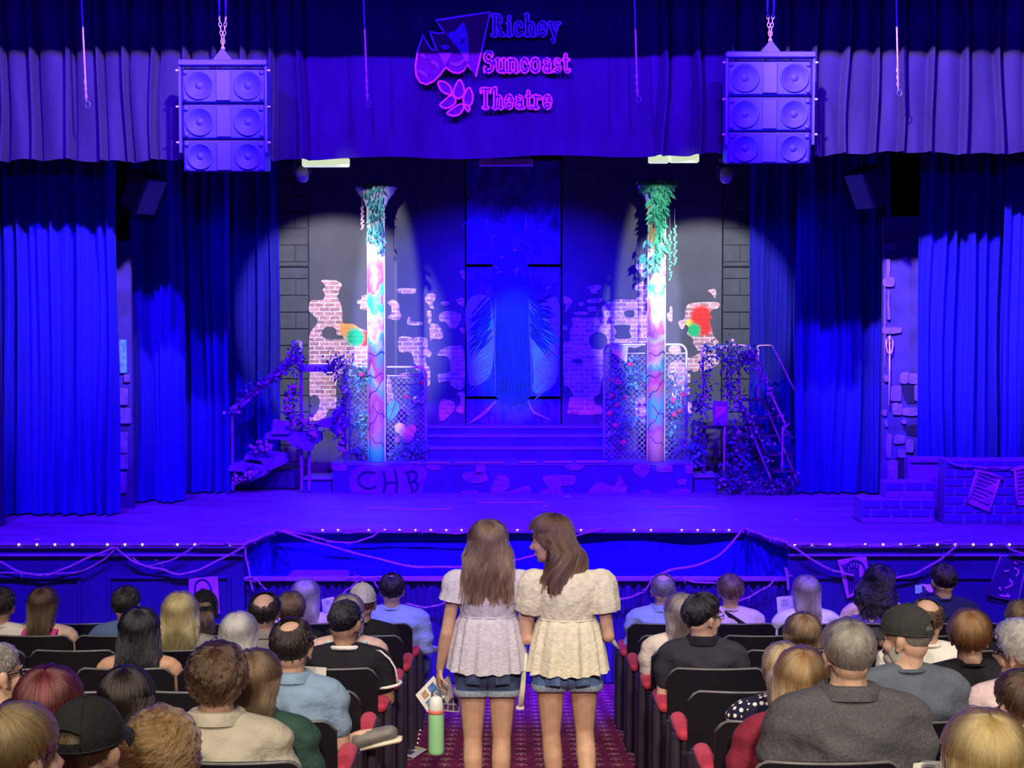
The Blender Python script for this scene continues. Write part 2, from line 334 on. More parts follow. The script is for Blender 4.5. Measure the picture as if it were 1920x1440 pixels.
# valance: pleated sides and a nearly flat middle bearing the emblem
YV = 13.8
def valance():
    x0, x1 = xat(-120, YV), xat(2040, YV); nx = 1500; xs = np.linspace(x0, x1, nx)
    pxs = 960 + xs/YV*F
    zb = P(0, 303, YV)[2] + (P(0, 286, YV)[2]-P(0, 303, YV)[2])*np.clip(pxs/1920, -.1, 1.1)
    side = np.clip(np.maximum(sstep(640, 560, pxs), sstep(1190, 1240, pxs)), 0, 1)
    # each pleat: a wide flat face and a narrow proud ridge
    def pleat(x):
        ph = (x/.275 + .13*np.sin(x*2.1) + .07*np.sin(x*5.3)) % 1.0
        return np.where(ph < .22, .11*np.sin(PI*ph/.22)**.6, 0) + np.where(ph >= .22, .045*np.sin(PI*(ph-.22)/.78), 0) - .05*np.exp(-((ph-.26)/.05)**2)
    zs = np.linspace(0, 1, 26); V = np.zeros((nx, 26, 3))
    for j, t in enumerate(zs):
        z = zb + (6.75-zb)*t
        mid = .018*np.sin(xs*5.2+1+1.3*t) + .012*np.sin(xs*11-2*t)*(1-t) + .02*np.sin(xs*3.1+.4)*(1-t)
        V[:, j, 0] = xs + .012*np.sin(z*3+xs*7)*side
        V[:, j, 1] = YV - side*pleat(xs+.02*np.sin(z*2.2+xs*3)*(1-t)) - (1-side)*mid - .02*side*np.sin(xs*17+z*3)*(1-t)
        V[:, j, 2] = z + .01*np.sin(xs*15)*(1-t)*side + .012*np.sin(xs*4)*(1-t)
    b = MB(); b.sheet(V, (0, .015, 0)); o = b.build('valance', m_val)
    tag(o, 'violet velvet valance across the proscenium bearing masks emblem and lettering', 'valance')
    h = MB(); hx = np.linspace(x0, x1, 700); hp = 960+hx/YV*F
    s2 = np.clip(np.maximum(sstep(640, 560, hp), sstep(1190, 1240, hp)), 0, 1)
    hz = P(0, 303, YV)[2] + (P(0, 286, YV)[2]-P(0, 303, YV)[2])*np.clip(hp/1920, -.1, 1.1)
    return o
val = valance()

# ------------------------------------------------------------------ lettering and emblem on the valance (sewn-on appliqué)
YL = YV - .06
m_line = M('lilac_cord', (0.85, 0.42, 0.95), 0.6, var=0.1)
m_fill = M('dark_letter_cloth', (0.05, 0.02, 0.20), 0.9)
m_brown = M('plum_cloth', (0.13, 0.035, 0.075), 0.9, var=0.2)
m_violet = M('lilac_cloth', (0.30, 0.20, 0.55), 0.9, var=0.1)
def arc(cx, cy, rx, ry, a0, a1, n=14): return [(cx+rx*math.cos(math.radians(a)), cy+ry*math.sin(math.radians(a))) for a in np.linspace(a0, a1, n)]
ST, TH = .085, .05
GL = {
 'R': [([(.2,.04),(.2,.96)],ST), (arc(.36,.75,.2,.21,90,-90),.065), ([(.2,.96),(.36,.96)],TH), ([(.2,.54),(.36,.54)],TH), ([(.38,.52),(.62,.05)],ST), ([(.04,.04),(.36,.04)],TH), ([(.04,.96),(.2,.96)],TH), ([(.6,.04),(.76,.04)],TH)],
 'i': [([(.2,.04),(.2,.6)],ST), ([(.07,.04),(.33,.04)],TH), ([(.08,.6),(.2,.6)],TH), ([(.2,.84),(.2,.85)],.09)],
 'c': [(arc(.32,.33,.2,.29,40,320,22),.075), ([(.47,.5),(.47,.45)],.08)],
 'h': [([(.17,.04),(.17,.98)],ST), ([(.05,.97),(.17,.98)],TH), (arc(.36,.42,.17,.18,170,0),.07), ([(.53,.04),(.53,.42)],ST), ([(.05,.04),(.3,.04)],TH), ([(.42,.04),(.65,.04)],TH)],
 'e': [(arc(.32,.33,.21,.29,0,318,26),.07), ([(.14,.36),(.52,.36)],TH)],
 'y': [([(.12,.6),(.34,.05)],ST), ([(.56,.6),(.36,.05),(.28,-.22)],.055), ([(.02,.6),(.24,.6)],TH), ([(.45,.6),(.66,.6)],TH), ([(.24,-.2),(.28,-.24)],.07)],
 'S': [(arc(.33,.74,.21,.21,30,270,20),.075), (arc(.33,.29,.23,.24,90,-150,20),.08), ([(.52,.96),(.52,.76)],.045), ([(.1,.04),(.1,.24)],.045)],
 'u': [([(.15,.6),(.15,.25)],ST), (arc(.33,.24,.18,.19,180,345),.07), ([(.52,.04),(.52,.6)],ST), ([(.04,.6),(.16,.6)],TH), ([(.4,.6),(.52,.6)],TH), ([(.52,.04),(.64,.04)],TH)],
 'n': [([(.16,.04),(.16,.6)],ST), ([(.04,.6),(.16,.6)],TH), (arc(.35,.42,.18,.18,165,0),.07), ([(.53,.04),(.53,.42)],ST), ([(.04,.04),(.29,.04)],TH), ([(.41,.04),(.65,.04)],TH)],
 'o': [(arc(.33,.33,.22,.29,0,360,30),.078)],
 'a': [(arc(.29,.17,.16,.14,0,360,20),.065), ([(.46,.06),(.46,.42)],ST), (arc(.3,.44,.16,.17,10,160),.06), ([(.46,.05),(.6,.04)],TH)],
 's': [(arc(.27,.47,.14,.14,30,270,16),.06), (arc(.27,.2,.15,.16,90,-150,16),.065), ([(.4,.6),(.4,.5)],.04), ([(.12,.04),(.12,.15)],.04)],
 't': [([(.2,.2),(.2,.82)],.075), (arc(.32,.17,.12,.13,180,330),.06), ([(.06,.6),(.4,.6)],TH)],
 'T': [([(.36,.04),(.36,.95)],ST), ([(.07,.95),(.65,.95)],.06), ([(.07,.95),(.07,.8)],.045), ([(.65,.95),(.65,.8)],.045), ([(.2,.04),(.52,.04)],TH)],
 'r': [([(.16,.04),(.16,.6)],ST), ([(.04,.6),(.16,.6)],TH), (arc(.33,.4,.16,.19,160,50),.06), ([(.43,.53),(.45,.52)],.08), ([(.04,.04),(.32,.04)],TH)],
}
def glyph_mesh(ch):
    N = 60; x = np.linspace(-.12, .9, N); y = np.linspace(-.4, 1.15, int(N*1.52)); X, Y = np.meshgrid(x, y, indexing='ij'); D = np.full(X.shape, 9.0)
    for pts, hw in GL[ch]:
        for (a, c) in zip(pts[:-1], pts[1:]):
            ax, ay = a; bx, by = c; L2 = (bx-ax)**2+(by-ay)**2+1e-9
            t = np.clip(((X-ax)*(bx-ax)+(Y-ay)*(by-ay))/L2, 0, 1); D = np.minimum(D, np.hypot(X-ax-t*(bx-ax), Y-ay-t*(by-ay))-hw*1.1)
    segs = []; fill = []
    for i in range(N-1):
        for j in range(len(y)-1):
            c = [(i,j),(i+1,j),(i+1,j+1),(i,j+1)]; d = [D[k] for k in c]
            if max(d) < .004: fill.append((x[i], x[i+1], y[j], y[j+1]))
            pts = []
            for k in range(4):
                a, e = c[k], c[(k+1)%4]; da, de = D[a], D[e]
                if (da < 0) != (de < 0):
                    t = da/(da-de); pts.append((x[a[0]]+t*(x[e[0]]-x[a[0]]), y[a[1]]+t*(y[e[1]]-y[a[1]])))
            if len(pts) >= 2: segs.append((pts[0], pts[1]))
            if len(pts) == 4: segs.append((pts[2], pts[3]))
    return segs, fill
def word(txt, px0, px1, pybase, pycap):
    h = pybase - pycap; n = len(txt); adv = []
    wid = {'i': .42, 'R': .82, 'T': .78, 't': .5, 's': .56, 'r': .56, 'c': .62, 'e': .64, 'a': .66}
    tot = sum(wid.get(c, .72) for c in txt); k = (px1-px0)/tot; u = px0
    for c in txt:
        segs, fill = glyph_mesh(c); g = MB(); wd = .040*h*YL/F
        def at(q, dy): p = P(u + q[0]*k*.98, pybase - q[1]*h, YL); p[1] += dy; return p
        for k_, (a, e) in enumerate(segs):
            A, E = at(a, -.006-.0007*(k_*5 % 11)), at(e, -.006-.0007*(k_*5 % 11)); d = E-A; L_ = np.linalg.norm(d)
            if L_ < 1e-6: continue
            d /= L_; nrm = np.array([-d[2], 0, d[0]]); A = A-d*wd*.6; E = E+d*wd*.6
            v = [A-nrm*wd, A+nrm*wd, E+nrm*wd, E-nrm*wd]; v2 = [q+np.array([0, -.008, 0]) for q in v]
            g.add(v2+v, [(3,2,1,0),(0,1,5,4),(1,2,6,5),(2,3,7,6),(3,0,4,7)], 0)
        for (xa, xb, ya, yb) in fill:
            g.add([at((xa,ya),0), at((xb,ya),0), at((xb,yb),0), at((xa,yb),0)], [(3,2,1,0)], 1)
        o = g.build('letter', [m_line, m_fill], val, smooth=False); u += wid.get(c, .72)*k
word('Richey', 921, 1052, 68, 28); word('Suncoast', 906, 1070, 136, 97); word('Theatre', 900, 1036, 204, 166)
def Z(q): return (760+q[0]/5.818, 10+q[1]/5.818)           # points read in the enlarged emblem
def smoothc(pts, closed=True, n=6):
    p = np.array(pts, float); m = len(p); o = []
    for i in range(m if closed else m-1):
        p0, p1, p2, p3 = (p[(i-1)%m], p[i], p[(i+1)%m], p[(i+2)%m]) if closed else (p[max(i-1,0)], p[i], p[i+1], p[min(i+2,m-1)])
        for t in np.arange(n)/n: o.append(.5*((2*p1)+(-p0+p2)*t+(2*p0-5*p1+4*p2-p3)*t*t+(-p0+3*p1-3*p2+p3)*t**3))
    if not closed: o.append(p[-1])
    return np.array(o)
from mathutils.geometry import tessellate_polygon
def tess(pts): return [tuple(t) for t in tessellate_polygon([pts])]
def applique(name, pts, mat, dy, line=True, fill=True, smooth=True):
    q = [Z(a) for a in pts]; q = smoothc(q) if smooth else np.array(q)
    g = MB()
    if fill:
        w3 = [P(a[0], a[1], YL) for a in q]; n_ = len(w3)
        tri = tess([Vector((p[0], p[2], 0)) for p in w3])
        g.add([(p[0], YL+dy, p[2]) for p in w3], tri, 1)
    if line: g.tube([P(a[0], a[1], YL)+np.array([0, dy-.004, 0]) for a in q], .0105, 6, 0, closed=True, ref=(0,1,0))
    g.build(name, [m_line, mat], val)
applique('mask_emblem', [(330,165),(630,118),(925,75),(850,420),(770,785),(680,650),(640,715),(590,742),(520,735),(440,680),(380,760),(310,830),(230,868),(160,840),(120,770),(110,660),(140,480),(195,320),(240,420),(290,485),(345,495),(300,380),(268,285),(340,308),(430,303),(380,230)], m_brown, 0, smooth=False)
applique('mask_face', [(445,312),(545,275),(635,175),(668,270),(690,400),(690,610),(665,625),(640,575),(560,455)], m_violet, -.006, line=False, smooth=False)
applique('mask_eye', [(600,420),(620,375),(650,362),(645,395),(620,425)], m_fill, -.010, line=False)
applique('mask_mouth', [(485,620),(560,630),(630,595),(655,600),(610,650),(560,668),(510,655)], m_violet, -.010, line=False)
applique('mask_chin', [(360,520),(510,520),(435,660)], m_violet, -.008, line=False, smooth=False)
applique('mask_eye', [(382,455),(430,428),(482,458),(435,488)], m_violet, -.008, line=False)
for pts in ([(155,545),(190,525),(220,560),(215,580),(180,560)], [(270,620),(320,605),(360,650),(365,705),(335,665)], [(135,705),(190,715),(230,760),(240,800),(200,765),(145,735)]): applique('mask_tear', pts, m_violet, -.008, line=False)
for pts in ([(365,835),(430,840),(490,890),(505,960),(470,975),(400,940),(365,880)], [(595,815),(640,910),(640,970),(585,1020),(530,985),(535,910)], [(695,900),(735,980),(725,1070),(680,1100),(635,1060),(645,980)], [(505,985),(410,1055),(380,1090),(430,1125),(500,1105),(550,1050)], [(600,1080),(480,1155),(460,1185),(520,1207),(590,1190),(640,1115)], [(640,1095),(697,1105),(690,1165)]): applique('emblem_leaf', pts, m_brown, 0)

# ------------------------------------------------------------------ flown loudspeaker stacks
m_cab = M('speaker_cabinet', (0.055, 0.035, 0.34), 0.55, var=0.08)
m_grille = M('speaker_grille', (0.035, 0.02, 0.42), 0.6, var=0.15, scale=300)
m_cone = M('speaker_cone', (0.045, 0.025, 0.36), 0.75, var=0.1)
m_pin = M('bright_steel', (0.9, 0.85, 0.9), 0.3, 0.6)
def chain(b, a, c, r=.012, link=.045):
    a, c = np.asarray(a), np.asarray(c); d = c-a; L_ = np.linalg.norm(d); d /= L_; n = max(2, int(L_/(link*.75)))
    for i in range(n):
        ctr = a + d*L_*(i+.5)/n; sx = np.array([1.0,0,0]) if i % 2 else np.array([0,1.0,0])
        t = np.linspace(0, 2*PI, 9)[:-1]; b.tube([ctr + d*math.cos(q)*link*.55 + sx*math.sin(q)*r for q in t], r*.33, 4, closed=True)
def stack(label, px0, px1, py0, pys, Y):
    tl, br = P(px0, py0, Y), P(px1, pys[-1], Y); cx = (tl[0]+br[0])/2; W = br[0]-tl[0]
    o = thing('line_array_speaker', label, 'loudspeaker', (cx, Y, br[2]), 'flown loudspeaker stacks')
    b = MB(); b.box((cx, Y, tl[2]-.03), (W, .1, .05), bev=.008)
    b.prism([(cx-.09, tl[2]-.01), (cx+.09, tl[2]-.01), (cx+.01, tl[2]+.09), (cx-.01, tl[2]+.09)], Y-.03, Y+.03)
    for sx in (-1, 1): b.box((cx+sx*(W/2-.012), Y, (tl[2]+br[2])/2+.08), (.02, .05, tl[2]-br[2]-.18))
    b.build('rigging_frame', m_cab, o, smooth=False)
    zt = P(px0, py0+14, Y)[2]
    for k, pz in enumerate(pys):
        zb_ = P(px0, pz, Y)[2]; h = zt-zb_; cz = (zt+zb_)/2; tilt = math.radians((-1, 3, 7)[k]); R = rotm(rx=tilt)
        def T(x, y, z): return np.array([cx, Y+.05, cz]) + R @ np.array([x, y, z])
        w_ = W*(.955-.012*k)
        c = MB(); c.box(T(0, .12, 0), (w_, .28, h-.012), R, bev=.012); cab = c.build('cabinet', m_cab, o, smooth=False)
        ORG[cab.name] = {}; cab_par = cab
        def sub(mb, nm, mt, sm=True):
            q = mb.build(nm, mt, None, smooth=sm); q.parent = cab_par; return q
        g = MB(); g.box(T(0, -.03, 0), (w_-.03, .012, h-.035), R, bev=.004); sub(g, 'grille', m_grille, False)
        g = MB(); g.box(T(0, -.045, 0), (w_*.17, .02, h-.05), R, bev=.004); sub(g, 'horn', m_cab, False)
        for sx in (-1, 1):
            Rl = R @ rotm(rx=PI/2)
            g = MB(); rr = h*.40; g.lathe([(rr, 0), (rr, .012), (rr*.93, .014), (rr*.88, .004), (rr*.5, -.012), (rr*.3, -.016), (rr*.28, .0), (rr*.12, .012), (.001, .014)], T(sx*w_*.29, -.038, 0), 28, Rl); sub(g, 'woofer', m_cone)
            for sz in (-1, 1):
                g = MB(); g.lathe([(.02, 0), (.02, .012), (.001, .014)], T(sx*w_*.45, -.038, sz*h*.36), 10, Rl); sub(g, 'bolt', m_cab)
        for sx in (-1, 1): g = MB(); g.box((cx+sx*(W/2+.012), Y-.01, zt-.03), (.03, .02, .018), bev=.004); g.build('quick_pin', m_pin, o, smooth=False)
        zt = zb_
    b = MB()
    for sx in (-.028, .028):
        chain(b, (cx, Y, tl[2]+.10), (cx+sx, Y, tl[2]+.36)); b.tube([(cx+sx, Y, tl[2]+.34), (cx+sx*1.2, Y, 7.2)], .010, 6)
    b.tube([(cx-.012, Y, tl[2]+.10), (cx, Y, tl[2]+.13), (cx+.012, Y, tl[2]+.10), (cx, Y, tl[2]+.06)], .007, 6, closed=True)
    b.build('chain', m_rope, o)
stack('three-box loudspeaker stack hung on chains left of the emblem', 335, 503, 112, (194, 261, 323), 13.25)
stack('three-box loudspeaker stack hung on chains right of the emblem', 1360, 1526, 97, (180, 246, 308), 13.25)
# hanging cords with a hook end
for (px, pyb, lab) in ((162, 190, 'thin hanging cord left of the left loudspeaker stack'), (689, 188, 'thin hanging cord left of the mask emblem'), (1195, 180, 'thin hanging cord right of the lettering'), (1684, 168, 'thin hanging cord right of the right loudspeaker stack')):
    a = P(px, pyb, 13.4); o = thing('rigging_line', lab, 'cord', a, 'cords hanging before the valance')
    g = MB(); g.tube([(a[0]-.012*k_, 13.4, a[2]+k_*.35) for k_ in range(7)], .008, 6); g.build('cord', m_rope, o)
    g = MB(); t = np.linspace(0, 2*PI, 13)[:-1]; g.tube([(a[0]+.02*math.cos(q)+.012, 13.4, a[2]-.03+.03*math.sin(q)) for q in t], .005, 6, closed=True); g.build('ring', m_metal, o)
    g = MB(); chain(g, (a[0], 13.4, a[2]), (a[0]-.01, 13.4, a[2]+.22), .010, .04); g.build('chain', m_rope, o)
# tilted monitor loudspeakers behind the proscenium
def monitor(label, px, py, Y, tilt, yaw):
    c = P(px, py, Y); o = thing('monitor_speaker', label, 'loudspeaker', c, 'tilted loudspeakers in the wings')
    R = rotm(rz=yaw) @ rotm(ry=tilt)
    m1 = M('monitor_cabinet', (0.05, 0.05, 0.12), 0.6); m2 = M('monitor_grille', (0.07, 0.07, 0.22), 0.6)
    b = MB(); b.box(c, (.24, .3, .40), R, bev=.015); b.build('cabinet', m1, o, smooth=False)
    s = -1 if tilt > 0 else 1
    b = MB(); b.box(c + R @ np.array([s*-.125, 0, 0]), (.015, .27, .37), R, bev=.005); b.build('grille', m2, o, smooth=False)
    b = MB(); b.tube([c + R @ np.array([0, 0, .2]), c + np.array([-s*.05, 0, .35]), c + np.array([-s*.06, 0, 7.54-c[2]])], .012, 6); b.build('bracket', m_metal, o)
monitor('dark tilted loudspeaker in the wings under the left loudspeaker stack', 268, 360, 15.2, math.radians(28), -.5)
monitor('dark tilted loudspeaker in the wings near the right narrow curtain', 1628, 350, 15.2, math.radians(-26), .5)
ZBAR = 5.25
o = thing('lighting_bar', 'dark lighting bar spanning the stage behind the valance', 'lighting bar', (0, 14.6, ZBAR)); b = MB(); b.tube([(-6.1, 14.6, ZBAR), (6.1, 14.6, ZBAR)], .024, 10); b.build('pipe', m_metal, o)
for x in (-4, -1.3, 1.3, 4): b = MB(); b.tube([(x, 14.6, ZBAR), (x, 14.6, 7.54)], .008, 6); b.build('drop_wire', m_metal, o)
# moving head lamps, gel panels and the violet bar under the valance
m_lampb = M('lamp_body', (0.5, 0.46, 0.6), 0.4, var=0.1)
def moving_head(label, px, py, Y, aim, power, col, ang):
    c = P(px, py, Y); o = thing('stage_lamp', label, 'stage lamp', c, 'stage lamps under the valance')
    d = np.array(aim)-c; d /= np.linalg.norm(d)
    b = MB(); b.tube([c-d*.07, c-d*.05, c+d*.06, c+d*.08], [.045, .065, .06, .055], 16); b.build('head', m_lampb, o)
    b = MB(); b.tube([c+d*.081, c+d*.088], [.045, .04], 16); b.build('lens', M('lamp_lens', (0.8, 0.6, 0.6), 0.1, emit=(1, .7, .6), es=1.2), o)
    b = MB(); b.tube([c+np.array([-.08, 0, 0]), c+np.array([-.08, 0, .12]), c+np.array([.08, 0, .12]), c+np.array([.08, 0, 0])], .012, 6); b.box(c+np.array([0, 0, .16]), (.14, .12, .07), bev=.01); b.build('yoke', m_metal, o)
    b = MB(); b.tube([c+np.array([0, 0, .19]), (c[0], c[1], ZBAR)], .012, 6); b.build('hanger', m_metal, o)
    spot('stage_lamp_beam', c+d*.12, aim, power, col, ang, .35, .03)
moving_head('left moving-head stage lamp under the valance', 567, 326, 14.6, P(628, 600, 17.9), 620, (.95, .95, 1.0), 44)
moving_head('right moving-head stage lamp beside the right loudspeaker stack', 1362, 328, 14.6, P(1318, 600, 17.9), 620, (.95, 1.0, .97), 42)
m_gel = M('pale_gel_panel', (0.9, 0.95, 0.75), 0.5, emit=(0.85, 1.0, 0.62), es=0.75)
for (x0, x1, y0, y1, lab) in ((567, 655, 296, 313, 'pale yellow-green glowing panel under the valance, above the left column'), (1216, 1254, 290, 306, 'small pale glowing panel directly above the right column'), (1256, 1310, 289, 305, 'pale yellow-green glowing panel right of the small one')):
    a, c = P(x0, y0, 14.3), P(x1, y1, 14.3); b = MB(); b.box((a+c)/2, (c[0]-a[0], .10, a[2]-c[2]), bev=.01)
    xs_ = np.linspace(a[0]+.02, c[0]-.02, 5)
    o = thing('glow_panel', lab, 'stage light', (a+c)/2, 'pale panels under the valance'); b.build('panel', m_gel, o, smooth=False)
    b = MB(); b.tube([((a[0]+c[0])/2, 14.3, a[2]), ((a[0]+c[0])/2, 14.3, ZBAR+.1), ((a[0]+c[0])/2, 14.6, ZBAR)], .012, 6); b.build('hanger', m_metal, o)
a, c = P(898, 297, 14.25), P(1000, 312, 14.25); b = MB(); b.box((a+c)/2, (c[0]-a[0], .06, a[2]-c[2]), bev=.012); b.box((a+c)/2+np.array([0, .05, .05]), ((c[0]-a[0])*.9, .05, .06))
o = thing('violet_bar', 'violet bar hanging under the middle of the valance', 'light bar', (a+c)/2); b.build('housing', M('violet_bar', (0.75, 0.45, 0.95), .4), o, smooth=False); b = MB(); b.tube([((a[0]+c[0])/2, 14.3, a[2]), ((a[0]+c[0])/2, 14.6, ZBAR)], .012, 6); b.build('hanger', m_metal, o)
# lamps of the first bar behind the valance, washing the set
for x in (-.5, 0.5): spot('blue_bar_lamp', (x, 14.75, 5.2), (x*.9, 17.9, 2.75), 2000, (0.015, 0.002, 1.0), 56, .75, .06)
for x in (-2.7, 2.7): spot('blue_bar_lamp', (x, 14.75, 5.2), (x*.9, 17.9, 2.2), 160, (0.02, 0.004, 1.0), 60, .8, .06)
# ================================================================== the orchestra pit
ZR = P(960, 1083, 13.05)[2]
b = MB(); nx = 420; xs = np.linspace(xl0, xr0, nx); zs = np.linspace(.0, ZR-.03, 8); Vp = np.zeros((nx, 8, 3))
for j, z in enumerate(zs): Vp[:, j] = np.stack([xs, 13.06 + .016*folds(xs, .075, 1.3, .7) + .004*np.sin(xs*40+z*5), np.full(nx, z)], 1)
b.sheet(Vp, (0, .02, 0)); o = tag(b.build('wall_pit', M('pit_skirt', (0.022, 0.018, 0.11), 0.9, var=0.5, scale=7, sheen=.2, stretch=(8, 1, .4))), kind='structure')
b = MB(); b.box(((xl0+xr0)/2, 13.06, ZR-.012), (xr0-xl0+.02, .09, .035), bev=.006); b.build('rail_cap', M('rail_wood', (0.30, 0.20, 0.34), .5, var=.3, scale=9, stretch=(.3, 1, 1)), o, smooth=False)
def pit_cloth(name, a, c, side):
    nx = 160; t = np.linspace(0, 1, nx); zs = np.linspace(.02, ZS-.05, 10); V = np.zeros((nx, 10, 3)); d = np.array([c[0]-a[0], c[1]-a[1]]); L_ = np.hypot(*d); nr = np.array([-d[1], d[0]])/L_
    for j, z in enumerate(zs):
        k = (.05 if side else .018)*folds(t*L_, .22 if side else .9, 2.0+side, 1.0)*(1-.4*z) + .012*np.sin(t*L_*6+z*3)
        V[:, j] = np.stack([a[0]+d[0]*t+nr[0]*k, a[1]+d[1]*t+nr[1]*k, np.full(nx, z)], 1)
    b = MB(); b.sheet(V, (.004, .01, 0)); return b.build(name, m_pitcl)
tag(pit_cloth('wall_pit_back', (xl1-.08, YB+.06), (xr1+.08, YB+.06), 0), kind='structure')
tag(pit_cloth('wall_pit_left', (xl0-.02, 13.12), (xl1-.02, YB+.02), 1), kind='structure')
tag(pit_cloth('wall_pit_right', (xr1+.02, YB+.02), (xr0+.02, 13.12), 2), kind='structure')
b = MB(); b.box((0, 13.5, -.05), (xr0-xl0+.3, .95, .08)); tag(b.build('floor_pit', m_dark, smooth=False), kind='structure')
a = P(598, 1073, 13.6); o = thing('pit_case', 'violet-lit flat case standing in the pit behind the rail', 'case', (a[0], 13.55, 0))
b = MB(); b.box((a[0], 13.5, a[2]/2), (.55, .5, a[2]), bev=.02); b.build('body', M('case_shell', (.25, .12, .5), .5), o, smooth=False)
b = MB(); b.box((a[0], 13.5, a[2]-.06), (.57, .52, .012)); b.build('lid_seam', m_metal, o, smooth=False)

# ------------------------------------------------------------------ light string along the stage edge
m_bulb = M('bulb_glass', (.9, .85, .95), .3, emit=(.95, .85, 1), es=1.4)
bulbmesh = MB().ell((0, 0, 0), .011, m=8, n=6).data('bulb', m_bulb)
o = thing('light_string', 'string of tiny white bulbs running along the stage front edge', 'string lights', (0, 12.97, ZS))
for (pxs, y) in (((30, 64, 98, 131, 197, 230, 263, 329, 362, 428), 12.965), ((603, 632, 690, 720, 748, 778, 807, 836, 865, 905, 970, 1050, 1090, 1190, 1222, 1280, 1310, 1340, 1369), 13.81), ((1493, 1526, 1559, 1626, 1660, 1693, 1727, 1762, 1796, 1830, 1864, 1898), 12.965)):
    for px in pxs: put('bulb', bulbmesh, o, loc=Vector((xat(px, y), y, ZS-.01))-Vector((0, 12.97, ZS)))
g = MB(); g.tube([(-5.2, 12.965, ZS-.012), (xl0, 12.965, ZS-.012), (xl1+.02, 13.8, ZS-.012), (xr1-.02, 13.8, ZS-.012), (xr0, 12.965, ZS-.012), (5.2, 12.965, ZS-.012)], .004, 5); g.build('wire', m_rope, o)
# rope and twig swags
def swag(label, pts, Y, r=.010, twigs=7, seed=1, name='rope_garland'):
    rn = random.Random(seed); q = smoothc([(p[0], p[1]) for p in pts], False, 10); ys = np.interp(np.linspace(0, 1, len(q)), np.linspace(0, 1, len(pts)), [p[2] if len(p) > 2 else Y for p in pts])
    w3 = np.array([P(a[0], a[1], yy) for a, yy in zip(q, ys)]); w3[:, 1] -= .02
    k = np.arange(len(w3)); w3[:, 2] += .003*np.sin(k*.55+seed)
    o = thing(name, label, 'garland', w3[0], 'rope garlands on the stage front')
    g = MB(); g.tube(w3, r, 6); g.build('rope', m_rope, o)
    w4 = w3.copy(); w4[:, 2] += .007*np.sin(k*.45); w4[:, 1] -= .006*np.cos(k*.45); g = MB(); g.tube(w4, r*.55, 5); g.build('strand', m_rope, o)
    for i in range((twigs+1)//2):
        c = w3[rn.randrange(2, len(w3)-2)]; a = rn.uniform(0, 2*PI); L_ = rn.uniform(.025, .06); g = MB()
        g.tube([c, c+np.array([math.cos(a)*L_*.5, -.015, math.sin(a)*L_*.5+.01]), c+np.array([math.cos(a)*L_, -.02, math.sin(a)*L_])], [.005, .004, .002], 5); g.build('twig', m_rope, o)
F0 = 12.96
swag('rope swag at the far left of the stage front, above the white-shirted shoulder', [(-40, 1035), (0, 1052), (40, 1072), (90, 1077), (130, 1062), (180, 1040), (215, 1027)], F0, seed=1)
swag('lower rope strand hanging left, crossing the first swag', [(-30, 1070), (30, 1074), (100, 1076), (160, 1068), (200, 1045), (216, 1030)], F0, r=.007, seed=2)
swag('rope swag between the left swag and the pit corner', [(218, 1026), (240, 1045), (270, 1060), (300, 1066), (340, 1076), (380, 1065), (430, 1040), (460, 1024)], F0, seed=3)
swag('upper rope strand rising to the stage edge left of the pit', [(250, 1044), (270, 1060), (310, 1054), (350, 1035), (372, 1021), (420, 1020), (458, 1021)], F0, r=.007, seed=4)
swag('thick bundle of rope along the left slanted pit edge', [(459, 1020, F0), (480, 1012, 13.2), (500, 1003, 13.5), (519, 995, 13.78)], F0, r=.016, twigs=16, seed=5)
swag('rope hanging down the left pit corner to the rail', [(460, 1024), (462, 1045), (466, 1060), (470, 1084), (474, 1105)], 12.98, r=.010, twigs=8, seed=6)
swag('long rope drooping from the left pit corner across the pit', [(522, 994, 13.78), (600, 1018, 13.6), (680, 1040, 13.3), (770, 1061, 13.1), (840, 1062, 13.1), (900, 1060, 13.2), (1000, 1042, 13.4), (1080, 1005, 13.7), (1130, 991, 13.8)], 13.3, seed=7)
swag('short rope swag under the pit back edge', [(530, 994), (580, 1004), (628, 1016), (670, 1015), (700, 1004), (712, 996)], 13.78, r=.008, seed=8)
swag('flat rope along the pit back edge left of the women', [(645, 999), (680, 997), (730, 995), (790, 997), (860, 999), (905, 996)], 13.78, r=.006, twigs=3, seed=9)
swag('rope descending from the right pit corner to the rail', [(1393, 990, 13.78), (1360, 1030, 13.5), (1320, 1055, 13.2), (1260, 1068, 13.0), (1220, 1083, 12.98)], 13.2, r=.012, seed=10)
swag('rope strand lying from the rail post toward the left', [(1222, 1086), (1210, 1105), (1190, 1116), (1150, 1125), (1120, 1127)], 12.97, r=.008, seed=11)
swag('rope strand along the pit rail right of the grey-haired man', [(1225, 1085), (1265, 1083), (1300, 1090), (1342, 1093)], 12.97, r=.008, seed=12)
swag('rope loop hanging from the right end of the rail', [(1385, 1127), (1410, 1115), (1440, 1098), (1455, 1083)], 12.97, r=.008, seed=13)
swag('thick twig bundle along the right slanted pit edge', [(1396, 991, 13.78), (1420, 1000, 13.45), (1448, 1010, 13.15), (1476, 1016, F0)], F0, r=.016, twigs=18, seed=14)
swag('rope hanging down the right pit corner post', [(1472, 1064), (1476, 1085), (1477, 1105)], 12.97, r=.014, twigs=6, seed=15)
swag('rope swag right of the pit to the tilted drawing', [(1474, 1018), (1500, 1034), (1540, 1060), (1575, 1073), (1600, 1078)], F0, seed=16)
swag('rope swag between the two right-hand drawings', [(1672, 1084), (1710, 1076), (1750, 1056), (1785, 1030), (1796, 1018)], F0, seed=17)
swag('rope strand along the right stage edge', [(1480, 1018), (1560, 1022), (1650, 1023), (1720, 1020), (1785, 1012)], F0, r=.006, twigs=4, seed=18)
swag('rope at the far right end of the stage front', [(1880, 1017), (1895, 1030), (1920, 1037), (1960, 1030)], F0, seed=19)
